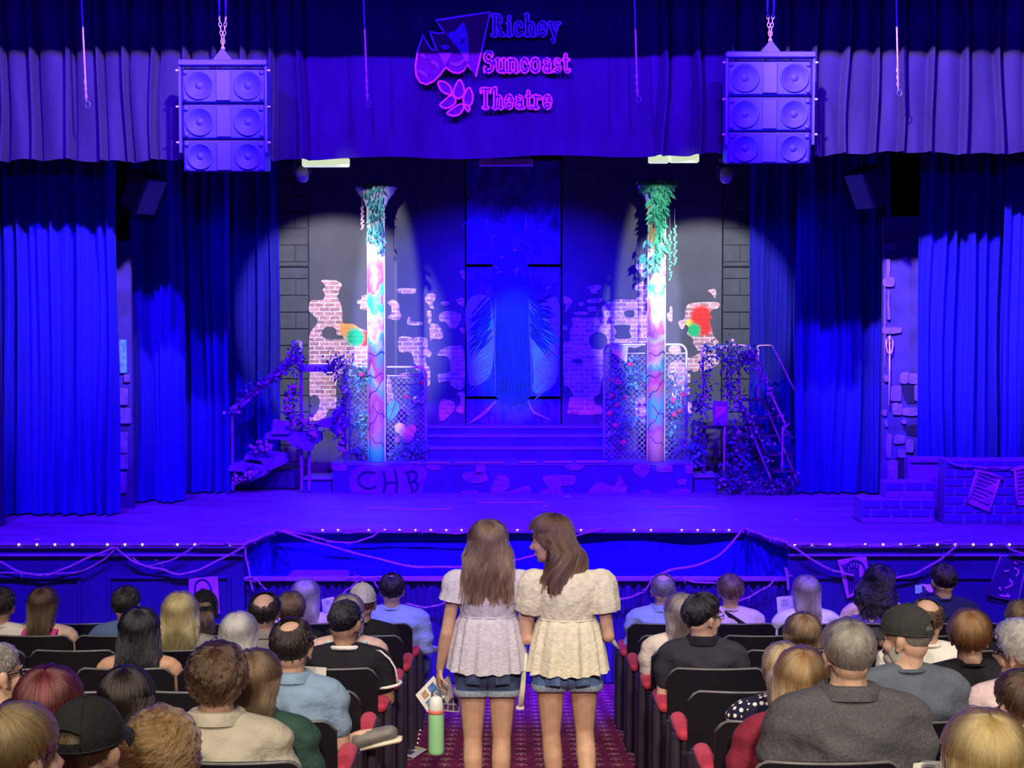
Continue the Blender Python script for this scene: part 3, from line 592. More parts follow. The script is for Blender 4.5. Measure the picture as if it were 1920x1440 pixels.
swag('rope knots tied on the pit rail right of the white-haired woman', [(650, 1084), (665, 1081), (690, 1083), (710, 1081), (728, 1084)], 12.99, r=.010, twigs=6, seed=20)
swag('rope end dropping from the rail beside the white cap', [(676, 1084), (665, 1095), (652, 1105), (643, 1112)], 12.97, r=.008, twigs=1, seed=21)
swag('rope end dropping from the rail beside the dark-haired man', [(699, 1084), (704, 1094), (712, 1104)], 12.97, r=.008, twigs=1, seed=22)
swag('rope drooping from the rail right of the blue-shirted man', [(760, 1130), (790, 1137), (820, 1135), (845, 1122)], 12.97, r=.008, twigs=1, seed=23)
swag('short rope tied at the left end of the pit rail', [(458, 1084), (475, 1083), (490, 1095), (500, 1106)], 12.97, r=.008, twigs=4, seed=24)

# ------------------------------------------------------------------ drawings pinned on the stage front
m_paper = M('violet_paper', (0.62, 0.22, 0.72), .8, var=.25, scale=8)
m_ink = M('ink', (0.03, 0.02, 0.12), .7)
m_paint_y = M('violet_crayon', (0.75, 0.35, 0.85), .7)
def poster(label, quad, Y, strokes, paper=m_paper, ink=m_ink, edge=None):
    q = [P(a, c, Y) for a, c in quad]; o = thing('poster', label, 'poster', q[3], 'drawings on the stage front')
    n = 8; V = np.zeros((n, n, 3)); rn = random.Random(len(label))
    for i in range(n):
        for j in range(n):
            s, t = i/(n-1), j/(n-1); V[i, j] = lerp(lerp(q[0], q[1], s), lerp(q[3], q[2], s), t) + np.array([0, -.006*math.sin(s*5+t*3)-.004, 0])
    b = MB(); b.sheet(V, (0, .004, 0)); b.build('sheet', paper, o)
    for st in strokes:
        pts = smoothc(st, False, 6) if len(st) > 2 else np.array(st); b = MB()
        w3 = [lerp(lerp(q[0], q[1], s), lerp(q[3], q[2], s), t) + np.array([0, -.006*math.sin(s*5+t*3)-.010, 0]) for s, t in pts]
        b.tube(w3, .009, 5, flat=.35, ref=(0, 1, 0)); b.build('brush_stroke', ink, o)
    if edge:
        b = MB(); b.tube([q[0]+np.array([0,-.012,0]), q[1]+np.array([0,-.012,0]), q[2]+np.array([0,-.012,0]), q[3]+np.array([0,-.012,0])], .006, 4, closed=True); b.build('edge', edge, o)
poster('crumpled violet drawing on the stage front behind the black cap', [(354, 1084), (408, 1081), (413, 1150), (356, 1152)], 12.98, [[(.2,.5),(.25,.15),(.5,.05),(.7,.2),(.75,.5),(.6,.8)], [(.3,.6),(.45,.3),(.6,.6)]])
fan = [[(.15+.1*k, .9), (.2+.08*k, .5), (.12+.12*k, .12)] for k in range(6)] + [[(.2,.2),(.5,.08),(.8,.2),(.85,.5),(.5,.62),(.2,.5),(.2,.2)], [(.35,.3),(.5,.25),(.62,.35)], [(.3,.75),(.5,.55),(.75,.8)]]
poster('violet drawing with dark flame strokes on the right stage front', [(1570, 1050), (1624, 1041), (1634, 1105), (1588, 1122)], 12.98, fan)
poster('tilted dark drawing with lilac edge at far right stage front', [(1876, 1041), (1924, 1056), (1908, 1127), (1850, 1115)], 12.98, [[(.6,.2),(.8,.25),(.75,.4)], [(.3,.35),(.45,.3)], [(.55,.5),(.7,.62),(.5,.75)], [(.3,.75),(.4,.85)], [(.55,.06),(.7,.1)], [(.4,.95),(.7,.93),(.6,.88)]], paper=M('navy_paper', (.03, .03, .14), .8), ink=m_paint_y, edge=m_paint_y)

# ================================================================== the set: platform, steps, scenery wall
YW = 17.95; YP = 16.58
m_black = M('charcoal_flat', (0.085, 0.085, 0.10), .75, var=.12, scale=3, bump=.05, bscale=12)
m_block = M('charcoal_block', (0.075, 0.078, 0.09), .85, var=.15, scale=8, bump=.2, bscale=60)
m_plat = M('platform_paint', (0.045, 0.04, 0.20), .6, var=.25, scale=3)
ZP = P(960, 868, YP)[2]
stepz = [P(960, 840, 17.02)[2], P(960, 817, 17.32)[2], P(960, 800, 17.62)[2]]
o = thing('platform', 'long low stage platform with brick patches and graffiti on its front', 'platform', (P(960, 925, YP)[0], YP, ZS))
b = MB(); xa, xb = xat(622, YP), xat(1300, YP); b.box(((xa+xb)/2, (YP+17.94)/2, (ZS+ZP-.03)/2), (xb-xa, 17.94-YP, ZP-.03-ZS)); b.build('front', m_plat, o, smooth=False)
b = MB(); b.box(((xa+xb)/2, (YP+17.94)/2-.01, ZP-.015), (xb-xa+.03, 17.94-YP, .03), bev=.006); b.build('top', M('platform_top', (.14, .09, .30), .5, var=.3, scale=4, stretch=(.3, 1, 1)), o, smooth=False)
for (x0, x1, y0, y1) in ((398, 452, 226, 231), (482, 594, 226, 231), (626, 716, 226, 231), (724, 866, 225, 231), (906, 914, 230, 236), (946, 1030, 222, 229), (1064, 1206, 220, 227), (1224, 1382, 219, 226)):
    a, c = P(620+x0*.375, 780+y0*.375+2, YP-.02), P(620+x1*.375, 780+y1*.375+2, YP-.02); b = MB(); b.box((a+c)/2, (c[0]-a[0], .012, a[2]-c[2]), bev=.003); b.build('tape', M('worn_tape', (.62, .32, .6), .6, var=.3), o, smooth=False)
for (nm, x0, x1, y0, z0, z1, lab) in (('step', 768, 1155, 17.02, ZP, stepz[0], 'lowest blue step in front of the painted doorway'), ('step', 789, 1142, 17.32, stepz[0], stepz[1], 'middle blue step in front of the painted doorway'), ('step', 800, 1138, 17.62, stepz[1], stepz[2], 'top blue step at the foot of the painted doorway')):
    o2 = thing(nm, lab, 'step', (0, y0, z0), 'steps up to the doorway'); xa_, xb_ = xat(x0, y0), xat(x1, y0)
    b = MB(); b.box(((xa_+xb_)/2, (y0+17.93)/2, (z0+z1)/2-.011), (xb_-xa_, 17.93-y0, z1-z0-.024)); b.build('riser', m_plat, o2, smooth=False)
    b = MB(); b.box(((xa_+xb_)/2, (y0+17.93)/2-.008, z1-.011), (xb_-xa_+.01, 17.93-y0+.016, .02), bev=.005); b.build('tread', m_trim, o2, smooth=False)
# lower side risers of the platform
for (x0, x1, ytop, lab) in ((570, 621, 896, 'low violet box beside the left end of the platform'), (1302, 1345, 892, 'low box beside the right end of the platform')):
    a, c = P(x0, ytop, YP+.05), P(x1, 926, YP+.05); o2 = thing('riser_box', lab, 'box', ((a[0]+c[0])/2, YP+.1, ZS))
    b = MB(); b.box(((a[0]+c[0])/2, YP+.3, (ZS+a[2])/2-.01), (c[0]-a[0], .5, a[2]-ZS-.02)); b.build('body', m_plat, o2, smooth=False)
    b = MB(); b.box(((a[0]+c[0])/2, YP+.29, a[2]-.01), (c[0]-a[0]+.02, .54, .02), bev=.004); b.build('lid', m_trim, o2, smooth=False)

# brick patches: paper cut-outs with a printed and embossed brick pattern
def clip(poly, box):
    def cut(p, f, g):
        r = []
        for i in range(len(p)):
            a, c = p[i-1], p[i]; fa, fc = f(a), f(c)
            if fc >= 0:
                if fa < 0: r.append(g(a, c, fa/(fa-fc)))
                r.append(c)
            elif fa >= 0: r.append(g(a, c, fa/(fa-fc)))
        return r
    G = lambda a, c, t: (a[0]+(c[0]-a[0])*t, a[1]+(c[1]-a[1])*t)
    x0, x1, z0, z1 = box
    for f in (lambda q: q[0]-x0, lambda q: x1-q[0], lambda q: q[1]-z0, lambda q: z1-q[1]):
        poly = cut(poly, f, G)
        if len(poly) < 3: return []
    return poly
def area(p): return .5*sum(p[i-1][0]*p[i][1]-p[i][0]*p[i-1][1] for i in range(len(p)))
def splash_mat(name, rgb, spl):
    m = M(name, rgb, .8, var=.3, scale=30, tone=.35)
    nt = m.node_tree; b_ = nt.nodes['Principled BSDF']; cur = b_.inputs['Base Color'].links[0].from_socket
    geo = nt.nodes.new('ShaderNodeNewGeometry')
    for (c, r, col) in spl:
        d = nt.nodes.new('ShaderNodeVectorMath'); d.operation = 'DISTANCE'; nt.links.new(geo.outputs['Position'], d.inputs[0]); d.inputs[1].default_value = c
        mr = nt.nodes.new('ShaderNodeMapRange'); mr.inputs[1].default_value = r*.75; mr.inputs[2].default_value = r*1.15; mr.inputs[3].default_value = 1; mr.inputs[4].default_value = 0; nt.links.new(d.outputs['Value'], mr.inputs[0])
        mx = nt.nodes.new('ShaderNodeMix'); mx.data_type = 'RGBA'; nt.links.new(mr.outputs[0], mx.inputs[0]); nt.links.new(cur, mx.inputs[6]); mx.inputs[7].default_value = (*col, 1); cur = mx.outputs[2]
    nt.links.new(cur, b_.inputs['Base Color']); return m
def ZL(q): return P(560+q[0]/4.235, 480+q[1]/4.235, YW)
def ZRr(q): return P(1040+q[0]/4.235, 480+q[1]/4.235, YW)
GR, RD, OR, YE = (.02, .55, .16), (.85, .04, .03), (.85, .38, .08), (.8, .75, .1)
spl = [(tuple(ZL((405, 575))), .13, OR), (tuple(ZL((525, 655))), .10, RD), (tuple(ZL((450, 645))), .115, GR), (tuple(ZRr((1075, 545))), .07, YE), (tuple(ZRr((1165, 480))), .14, RD), (tuple(ZRr((1185, 570))), .10, RD), (tuple(ZRr((1105, 590))), .085, GR)]
m_brick = splash_mat('brick_print', (0.62, 0.30, 0.30), spl); m_mort = splash_mat('mortar_print', (0.86, 0.72, 0.66), spl)
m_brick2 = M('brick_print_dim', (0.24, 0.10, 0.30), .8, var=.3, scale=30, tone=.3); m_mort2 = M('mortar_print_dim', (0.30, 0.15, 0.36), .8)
def patch(parent, pts, conv, Y, mats, bw=.125, bh=.052, round_=True, th=.008):
    w3 = [conv(q) for q in pts]; poly = [(p[0], p[2]) for p in w3]
    if round_: poly = [tuple(q) for q in smoothc(poly, True, 3)]
    if area(poly) < 0: poly = poly[::-1]
    bm = bmesh.new(); vs_ = [bm.verts.new((x, Y-th, z)) for x, z in poly]; f_ = bm.faces.new(vs_)
    ret = bmesh.ops.extrude_face_region(bm, geom=[f_]); bmesh.ops.translate(bm, verts=[e for e in ret['geom'] if isinstance(e, bmesh.types.BMVert)], vec=(0, th, 0))
    bmesh.ops.triangulate(bm, faces=bm.faces[:]); bm.verts.index_update()
    g = MB(); g.add([v.co[:] for v in bm.verts], [tuple(v.index for v in f.verts) for f in bm.faces]); bm.free()
    po = g.build('brick_patch', mats[1], parent, smooth=False)
    xs_ = [p[0] for p in poly]; zs_ = [p[1] for p in poly]; rn = random.Random(int(abs(xs_[0]*1000))); g = MB(); cnt = 0
    for r in range(int(math.floor(min(zs_)/bh)), int(math.ceil(max(zs_)/bh))+1):
        off = .5*bw*(r % 2)
        for c in range(int(math.floor((min(xs_)-off)/bw))-1, int(math.ceil((max(xs_)-off)/bw))+1):
            j = rn.uniform(-.006, .006); bx = (off+c*bw+.007, off+(c+1)*bw-.007+j, r*bh+.006, (r+1)*bh-.006+rn.uniform(-.003, .002))
            q = clip(poly, bx)
            if len(q) < 3 or abs(area(q)) < .0004: continue
            cx = sum(a for a, _ in q)/len(q); cz = sum(a for _, a in q)/len(q); n = len(q)
            v = [(x, Y-th-.0005, z) for x, z in q] + [(cx+(x-cx)*.93, Y-th-.005, cz+(z-cz)*.88) for x, z in q]
            g.add(v, [(i, (i+1) % n, n+(i+1) % n, n+i) for i in range(n)] + [tuple(range(n, 2*n))], 0, np.full(2*n, rn.random())); cnt += 1
    if cnt:
        q = g.build('brick_relief', mats[0], None, smooth=False); q.parent = po; q['kind'] = 'stuff'
        q.location = (0, 0, 0)
    return po
def world_thing(name, label, cat, group=None, kind=None):      # Empty left at the world origin would sit off its base, so parts are shifted by put()
    return thing(name, label, cat, (0, 0, 0), group, kind)
BT = 5.6
def flat(name, label, px0, px1, mat, y=YW, z0=ZS, z1=BT, th=.05):
    a, c = xat(px0, y), xat(px1, y); b = MB(); b.box(((a+c)/2, y+th/2, (z0+z1)/2), (c-a, th, z1-z0)); o = b.build(name, mat, smooth=False); return tag(o, label, 'scenery wall')
fl = flat('scenery_flat', 'charcoal scenery wall left of the doorway with pale brick patches', 581, 872, m_black, z0=ZS)
fr = flat('scenery_flat', 'charcoal scenery wall right of the doorway with pale brick patches', 1054, 1352, m_black, z0=ZS)
PL = [[(180,195),(250,190),(310,200),(345,232),(325,265),(320,300),(305,320),(330,370),(345,420),(350,500),(355,535),(430,540),(490,575),(550,620),(553,860),(400,870),(390,900),(300,1000),(300,1200),(240,1220),(200,1290),(95,1310),(88,1280),(140,1250),(170,1150),(130,1100),(88,1110),(88,930),(80,820),(85,740),(85,640),(105,590),(150,530),(140,490),(85,440),(85,380),(110,350),(185,350),(210,310),(190,270),(215,240)],
 [(500,318),(548,315),(548,425),(490,420),(490,388),(465,375),(468,350),(500,345)], [(713,360),(760,348),(800,385),(800,430),(815,475),(800,505),(745,505),(700,490),(735,460),(735,400),(713,385)], [(795,258),(925,258),(930,280),(920,297),(795,297)], [(868,490),(885,485),(892,520),(978,522),(978,547),(868,543)],
 [(1005,325),(1045,290),(1088,310),(1085,345),(1065,370),(1075,420),(1045,415),(1030,380),(1005,365)], [(1133,365),(1190,365),(1190,393),(1133,393)], [(1255,345),(1312,335),(1312,385),(1298,400),(1255,365)], [(1280,120),(1312,112),(1318,180),(1300,180),(1285,150)], [(1018,440),(1052,440),(1055,530),(1030,535),(1030,500),(1020,480)],
 [(1120,460),(1180,438),(1280,455),(1285,510),(1250,570),(1200,570),(1170,530),(1120,515)], [(1043,548),(1110,548),(1145,610),(1140,660),(1070,660),(1045,670)], [(1280,575),(1315,575),(1315,610),(1290,608)],
 [(797,645),(890,645),(905,660),(930,645),(1010,650),(1030,700),(1025,740),(1058,770),(1035,805),(1010,805),(1015,860),(1045,900),(1045,1010),(1020,1040),(995,1020),(995,940),(930,900),(915,830),(885,765),(800,760)], [(1110,760),(1180,720),(1255,715),(1312,740),(1312,1040),(1220,1040),(1195,990),(1120,1010),(1105,960),(1115,935),(1200,925),(1205,860),(1180,800),(1110,790)],
 [(1125,1150),(1215,1150),(1240,1190),(1215,1250),(1125,1310)], [(1260,1090),(1315,1085),(1315,1190),(1305,1255),(1250,1230),(1250,1205),(1280,1180),(1285,1130)], [(700,980),(725,970),(750,1090),(745,1140),(705,1160)], [(795,940),(870,925),(870,970),(800,965)], [(910,1120),(985,1110),(990,1170),(915,1170)]]
PR = [[(70,700),(110,690),(125,640),(120,590),(145,540),(140,490),(270,490),(375,480),(380,400),(490,345),(640,345),(670,290),(645,270),(645,235),(730,235),(730,700),(410,700),(400,760),(390,900),(360,1060),(365,1090),(310,1130),(330,1180),(365,1190),(360,1255),(120,1255),(110,1200),(120,1125),(150,1110),(105,1030),(75,1010)],
 [(650,65),(730,60),(730,170),(690,160),(670,130),(650,110)], [(260,240),(360,232),(368,260),(340,270),(335,298),(290,295),(285,270),(260,262)], [(75,320),(115,330),(140,370),(105,420),(85,445),(90,400),(72,370)], [(262,345),(375,338),(360,368),(265,370)], [(195,370),(228,372),(225,398),(195,395)], [(262,408),(325,405),(325,437),(265,437)], [(165,445),(260,443),(255,470),(165,468)], [(68,555),(98,555),(98,583),(68,583)],
 [(1215,275),(1275,265),(1278,330),(1260,330),(1245,300)], [(912,410),(932,405),(935,480),(930,535),(912,520),(892,490),(895,455),(912,445)],
 [(1030,500),(1035,440),(1060,385),(1150,368),(1300,370),(1300,410),(1245,430),(1235,470),(1255,490),(1230,510),(1245,570),(1260,630),(1300,680),(1295,720),(1270,770),(1310,800),(1305,850),(1240,895),(1160,915),(1055,912),(1050,820),(1090,800),(1140,770),(1105,700),(1090,650),(1050,620),(1065,570),(1035,545),(1020,580),(995,570),(985,520)],
 [(905,870),(960,830),(1010,840),(1040,870),(1030,1000),(1020,1150),(960,1180),(930,1100),(950,1000),(905,960)], [(650,1130),(720,1120),(720,1330),(650,1280),(640,1200)], [(1050,940),(1075,940),(1075,1000),(1050,1000)], [(1055,1045),(1075,1045),(1070,1100),(1050,1095)], [(1058,1165),(1085,1165),(1085,1250),(1060,1245)], [(905,735),(960,700),(1000,730),(990,780),(930,780)]]
for p_ in PL: patch(fl, p_, ZL, YW, (m_brick, m_mort))
for p_ in PR: patch(fr, p_, ZRr, YW, (m_brick, m_mort))
def hole(parent, pts, conv):                                    # torn-out places where the charcoal wall shows
    w3 = [conv(q) for q in pts]; poly = [tuple(q) for q in smoothc([(p[0], p[2]) for p in w3], True, 3)]
    g = MB(); g.prism(poly, YW-.0165, YW-.001); g.build('torn_spot', m_black, parent, smooth=False)
hole(fl, [(215,565),(270,562),(300,590),(305,625),(345,632),(348,660),(215,655),(185,610)], ZL)
hole(fr, [(345+74*math.cos(a), 672+70*math.sin(a)) for a in np.linspace(0, 2*PI, 11)[:-1]], ZRr)
hole(fr, [(475,550),(595,550),(590,600),(605,650),(480,655),(490,600)], ZRr); hole(fr, [(555,440),(625,432),(625,485),(560,480)], ZRr); hole(fr, [(145,820),(215,818),(215,850),(150,850)], ZRr)
# block walls beside the flats: each concrete block is a piece
def block_wall(label, px0, px1, ytop=BT):
    y = YW-.06; a, c = xat(px0, y), xat(px1, y); o = thing('block_wall', label, 'scenery wall', ((a+c)/2, y, ZS))
    b = MB(); b.box(((a+c)/2, y+.06, (ZS+ytop)/2), (c-a, .06, ytop-ZS)); b.build('core', m_block, o, smooth=False)
    r = 0; z = ZS+.01; bw = .40
    while z < ytop-.2:
        x = a - (bw/2 if r % 2 else 0)
        while x < c:
            xa_, xb_ = max(x, a)+.003, min(x+bw, c)-.003
            if xb_-xa_ > .03: b = MB(); b.box(((xa_+xb_)/2, y+.02, z+.098), (xb_-xa_, .03, .192), bev=.006); b.build('block', m_block, o, smooth=False)
            x += bw
        z += .2; r += 1
    zc = P(0, 500, y)[2]; b = MB(); b.box(((a+c)/2, y-.003, zc), (c-a, .02, .02)); b.build('ledge', m_dark, o, smooth=False)
block_wall('grey painted block wall strip left of the brick-patched flat', 524, 579); block_wall('grey painted block wall strip right of the brick-patched flat', 1355, 1412)

# painted doorway between the flats: three panels and a painted figure of feathery branches
o = thing('painted_door', 'dark blue painted doorway panels with cyan feathered strokes', 'painted backdrop', (0, YW, stepz[2]))
m_pan = multi('painted_panel', [(.01, .01, .10), (.03, .03, .30), (.10, .05, .40), (.02, .02, .16), (.20, .12, .45)], 5.0, .6, (1, 1, .6), 2.0)
m_wing = multi('painted_feathers', [(.20, .35, .80), (.10, .75, .90), (.40, .35, .80), (.25, .60, .95), (.60, .45, .85)], 4.0, .6, (1, 1, 1), 5.0)
m_deep = M('deep_blue_paint', (.012, .014, .13), .6, var=.4, scale=10); m_lil = M('lilac_paint', (.50, .28, .75), .6, var=.3, scale=20)
for (y0, y1) in ((300, 496), (500, 744), (748, 799)):
    a, c = P(874, y0, YW+.01), P(1051, y1, YW+.01); b = MB(); b.box((a+c)/2+np.array([0, .02, 0]), (c[0]-a[0], .03, a[2]-c[2]-.008), bev=.004); b.build('panel', m_pan, o, smooth=False)
def stroke(pts, r, mat, nm, y=YW):
    q = smoothc(pts, False, 5); g = MB(); n = len(q); rr = r*np.sin(np.linspace(.25, PI-.12, n))
    g.tube([P(a[0], a[1], y)+np.array([0, -.002, 0]) for a in q], rr, 5, flat=.25, ref=(0, 1, 0)); return g.build(nm, mat, o)
def region(pts, mat, nm, y):
    w3 = [P(a[0], a[1], YW) for a in smoothc(pts, True, 4)]; g = MB(); g.prism([(p[0], p[2]) for p in w3], y, YW+.01); g.build(nm, mat, o, smooth=False)
region([(876,565),(915,555),(925,600),(923,690),(905,715),(880,718),(875,640)], m_wing, 'painted_wing', YW-.001)
region([(990,555),(1010,570),(1047,560),(1048,660),(1040,720),(1000,735),(996,650)], m_wing, 'painted_wing', YW-.001)
region([(926,480),(985,480),(992,600),(996,742),(928,742),(930,600)], m_deep, 'painted_trunk', YW-.002)
rn = random.Random(3)
for k in range(34):
    t = k/33; x0 = rn.uniform(912, 926); y0 = 562+t*80; stroke([(x0, y0-8), (x0-14, y0+8), (877+rn.uniform(0, 10), y0+26+rn.uniform(-5, 14))], .011, m_deep, 'brush_stroke', YW-.003)
    x0 = rn.uniform(989, 996); stroke([(x0, y0-14), (x0+16, y0+2), (1046-rn.uniform(0, 14), y0-2+rn.uniform(-14, 18)*(1-t)+t*40)], .011, m_deep, 'brush_stroke', YW-.003)
for k in range(9):
    y0 = 655+k*8; stroke([(1000+rn.uniform(0, 6), y0+32), (1025, y0+10), (1046, y0-6)], .012, m_lil, 'brush_stroke', YW-.003); stroke([(878, y0+18), (898, y0+2), (921, y0-12)], .010, m_lil, 'brush_stroke', YW-.003)
for k in range(46): x0, y0 = rn.uniform(876, 1048), rn.uniform(415, 545); stroke([(x0, y0), (x0+rn.uniform(-7, 7), y0+rn.uniform(-7, 7)), (x0+rn.uniform(-12, 12), y0+rn.uniform(-6, 10))], .010, m_lil if k % 4 == 0 else M('blue_paint', (.06, .06, .5), .6), 'brush_stroke', YW-.002)
for k in range(8): x0 = 938+k*7; stroke([(x0, 640+rn.uniform(-30, 20)), (x0+2, 690), (x0, 738)], .008, M('blue_paint', (.06, .06, .5), .6), 'brush_stroke', YW-.004)
stroke([(930,560),(927,640),(929,744)], .010, m_lil, 'brush_stroke', YW-.004); stroke([(991,600),(996,680),(996,742)], .008, m_lil, 'brush_stroke', YW-.004)
stroke([(930,752),(915,768),(898,782),(878,795)], .030, m_lil, 'brush_stroke', YW-.004); stroke([(990,752),(1000,772),(1015,780),(1034,790)], .022, m_lil, 'brush_stroke', YW-.004)
stroke([(985,400),(986,418),(987,432)], .014, m_lil, 'brush_stroke', YW-.004)

# small patches on the platform front, and the graffiti
plat = [q for q in bpy.data.objects if q.name == 'platform'][0]
def ZPf(q): return P(620+q[0]*.375, 780+q[1]*.375, YP-.001)
for p_ in ([(10,240),(78,240),(75,272),(12,270)], [(483,248),(548,250),(545,272),(485,266)], [(735,240),(772,242),(770,285),(725,285)], [(660,285),(775,288),(775,330),(685,330)], [(810,345),(830,300),(880,298),(895,350),(870,380),(985,350),(988,390),(815,392)], [(1060,300),(1220,300),(1210,345),(1150,352),(1160,392),(1050,392),(1055,368),(1090,360)], [(1295,390),(1300,365),(1345,330),(1420,350),(1440,295),(1480,350),(1480,370),(1465,392)], [(1175,242),(1260,240),(1250,270),(1180,268)], [(1530,240),(1578,238),(1600,262),(1575,300),(1545,305),(1510,270)], [(1640,238),(1700,240),(1705,280),(1630,275)], [(1775,240),(1810,238),(1808,285),(1778,285)], [(1735,318),(1775,315),(1775,342),(1738,340)], [(1555,370),(1600,370),(1598,392),(1556,392)], [(1692,368),(1785,366),(1788,390),(1692,390)], [(655,375),(697,375),(697,393),(655,393)], [(705,375),(735,375),(735,393),(705,393)]):
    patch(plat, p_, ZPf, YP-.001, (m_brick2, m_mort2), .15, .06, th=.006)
w3 = [ZPf(q) for q in smoothc([(110,270),(200,240),(330,250),(440,240),(480,280),(470,330),(440,395),(300,398),(130,395),(95,330)], True, 4)]
b = MB(); b.prism([(p[0], p[2]) for p in w3], YP-.006, YP-.0005); b.build('graffiti_ground', M('violet_spray', (.17, .06, .32), .8, var=.3, scale=6), plat, smooth=False)
for st in ([(225,285),(170,280),(140,310),(150,345),(190,362),(228,350)], [(262,275),(275,330),(260,395)], [(318,268),(328,300),(331,345),(326,392)], [(265,340),(300,332),(335,330)], [(385,285),(400,340),(412,385)], [(370,285),(410,275),(432,295),(415,325),(385,330)], [(390,330),(425,330),(435,355),(412,388)]):
    q = smoothc(st, False, 6); g = MB(); g.tube([ZPf(a)+np.array([0, -.007, 0]) for a in q], .016, 6, flat=.3, ref=(0, 1, 0)); g.build('graffiti_letter', M('dark_spray', (.015, .01, .10), .8), plat)
# ================================================================== foliage helpers
def leaf_data(name, mat, L_=.1, W_=.035, cup=.012):
    v = [(0, 0, 0), (-W_/2, -cup, -L_*.35), (0, cup*.4, -L_*.4), (W_/2, -cup, -L_*.35), (-W_*.36, -cup, -L_*.7), (0, cup*.3, -L_*.72), (W_*.36, -cup, -L_*.7), (0, -cup*.5, -L_)]
    f = [(0,1,2), (0,2,3), (1,4,5,2), (2,5,6,3), (4,7,5), (5,7,6)]
    b = MB(); b.add(v, f); b.add(np.array(v)+np.array([0, .0015, 0]), [q[::-1] for q in f]); return b.data(name, mat)
def leaves(name, pts, n, L_, mat, parent, spread=.05, seed=0, W_=None, droop=.5, tone=True):
    """many small leaves in one piece, scattered around a path of world points"""
    rs = np.random.RandomState(seed); pts = np.asarray(pts); i = rs.randint(0, len(pts)-1, n); t = rs.rand(n)[:, None]
    c = pts[i]*(1-t)+pts[np.minimum(i+1, len(pts)-1)]*t + rs.normal(0, spread, (n, 3))*np.array([1, .7, 1])
    d = rs.normal(0, 1, (n, 3)); d[:, 2] -= droop; d[:, 1] -= .4; d /= np.linalg.norm(d, axis=1)[:, None]
    s = rs.normal(0, 1, (n, 3)); s -= d*(s*d).sum(1)[:, None]; s /= np.linalg.norm(s, axis=1)[:, None]; nn = np.cross(d, s)
    ll = L_*rs.uniform(.6, 1.25, (n, 1)); ww = (W_ or L_*.5)*rs.uniform(.7, 1.2, (n, 1))
    V = np.stack([c, c+d*ll*.4+s*ww*.5-nn*ll*.08, c+d*ll*.45+nn*ll*.04, c+d*ll*.4-s*ww*.5-nn*ll*.08, c+d*ll], 1)
    b = MB(); fs = []
    for k in range(n): o_ = k*5; fs += [(o_, o_+1, o_+2), (o_, o_+2, o_+3), (o_+1, o_+4, o_+2), (o_+2, o_+4, o_+3)]
    b.add(V.reshape(-1, 3), fs, 0, np.repeat(rs.rand(n), 5)); o = b.build(name, mat, parent); o['kind'] = 'stuff'; return o
m_leafc = M('teal_leaf', (.10, .42, .40), .5, var=.3, tone=.7); m_leafg = M('green_leaf', (.10, .62, .34), .5, var=.3, tone=.6)
m_leafb = M('dusk_leaf', (.055, .06, .20), .6, var=.3, tone=.7); m_lilac = M('lilac_blossom', (.40, .22, .36), .6, var=.25, tone=.4)
m_rose = M('rose_petal', (.75, .05, .10), .5, var=.2); m_white = M('white_petal', (.85, .75, .78), .6, var=.1)
m_stem = M('vine_stem', (.18, .14, .22), .7)
def blossom_data(name, mat, r=.03, n=6):
    b = MB()
    for ring, (k, rr, zz) in enumerate(((n, r, 0), (n-1, r*.62, r*.22), (3, r*.3, r*.42))):
        for i in range(k):
            a = 2*PI*i/k+ring*.4; b.ell((math.cos(a)*rr*.55, -zz, math.sin(a)*rr*.55), (rr*.5, rr*.22, rr*.5), rotm(ry=-a), 8, 5)
    return b.data(name, mat)
ROSE = blossom_data('rose', m_rose, .035); WHITE = blossom_data('white_flower', m_white, .06); LIL = blossom_data('lilac_flower', m_lilac, .019, 5)

# ================================================================== painted columns with hanging garlands
def banded(name, rows, seed):                       # bands of spray paint up the shaft: (pixel row, colour)
    m = M(name, (1, 1, 1), .5); nt = m.node_tree; b_ = nt.nodes['Principled BSDF']; L = nt.links.new
    geo = nt.nodes.new('ShaderNodeNewGeometry'); sp = nt.nodes.new('ShaderNodeSeparateXYZ'); L(geo.outputs['Position'], sp.inputs[0])
    nz = nt.nodes.new('ShaderNodeTexNoise'); nz.inputs['Scale'].default_value = 6.5; nz.inputs['Detail'].default_value = 3; mp = nt.nodes.new('ShaderNodeMapping'); mp.inputs['Location'].default_value = (seed, 0, seed*2); mp.inputs['Scale'].default_value = (1, 1, .6); L(geo.outputs['Position'], mp.inputs[0]); L(mp.outputs[0], nz.inputs['Vector'])
    mr = nt.nodes.new('ShaderNodeMapRange'); z0, z1 = P(0, 870, 16.78)[2], P(0, 350, 16.78)[2]; mr.inputs[1].default_value = z0; mr.inputs[2].default_value = z1; L(sp.outputs[2], mr.inputs[0])
    ad = nt.nodes.new('ShaderNodeMath'); ad.operation = 'MULTIPLY_ADD'; ad.inputs[1].default_value = .30; L(nz.outputs['Fac'], ad.inputs[0]); L(mr.outputs[0], ad.inputs[2])
    cr = nt.nodes.new('ShaderNodeValToRGB'); el = cr.color_ramp.elements; rows = sorted(rows, key=lambda q: -q[0])
    while len(el) < len(rows): el.new(.5)
    for e, (py, c) in zip(el, rows): e.position = ((870-py)/520+.15)/1.3; e.color = (*c, 1)
    dv = nt.nodes.new('ShaderNodeMath'); dv.operation = 'DIVIDE'; dv.inputs[1].default_value = 1.3; L(ad.outputs[0], dv.inputs[0]); L(dv.outputs[0], cr.inputs[0]); L(cr.outputs[0], b_.inputs['Base Color']); return m
WH, PK, CY, TE, RP, LI, YL_, OG, MG = (.62, .62, .64), (.62, .22, .36), (.06, .55, .62), (.03, .50, .36), (.60, .05, .16), (.36, .26, .55), (.62, .62, .20), (.66, .22, .10), (.50, .08, .42)
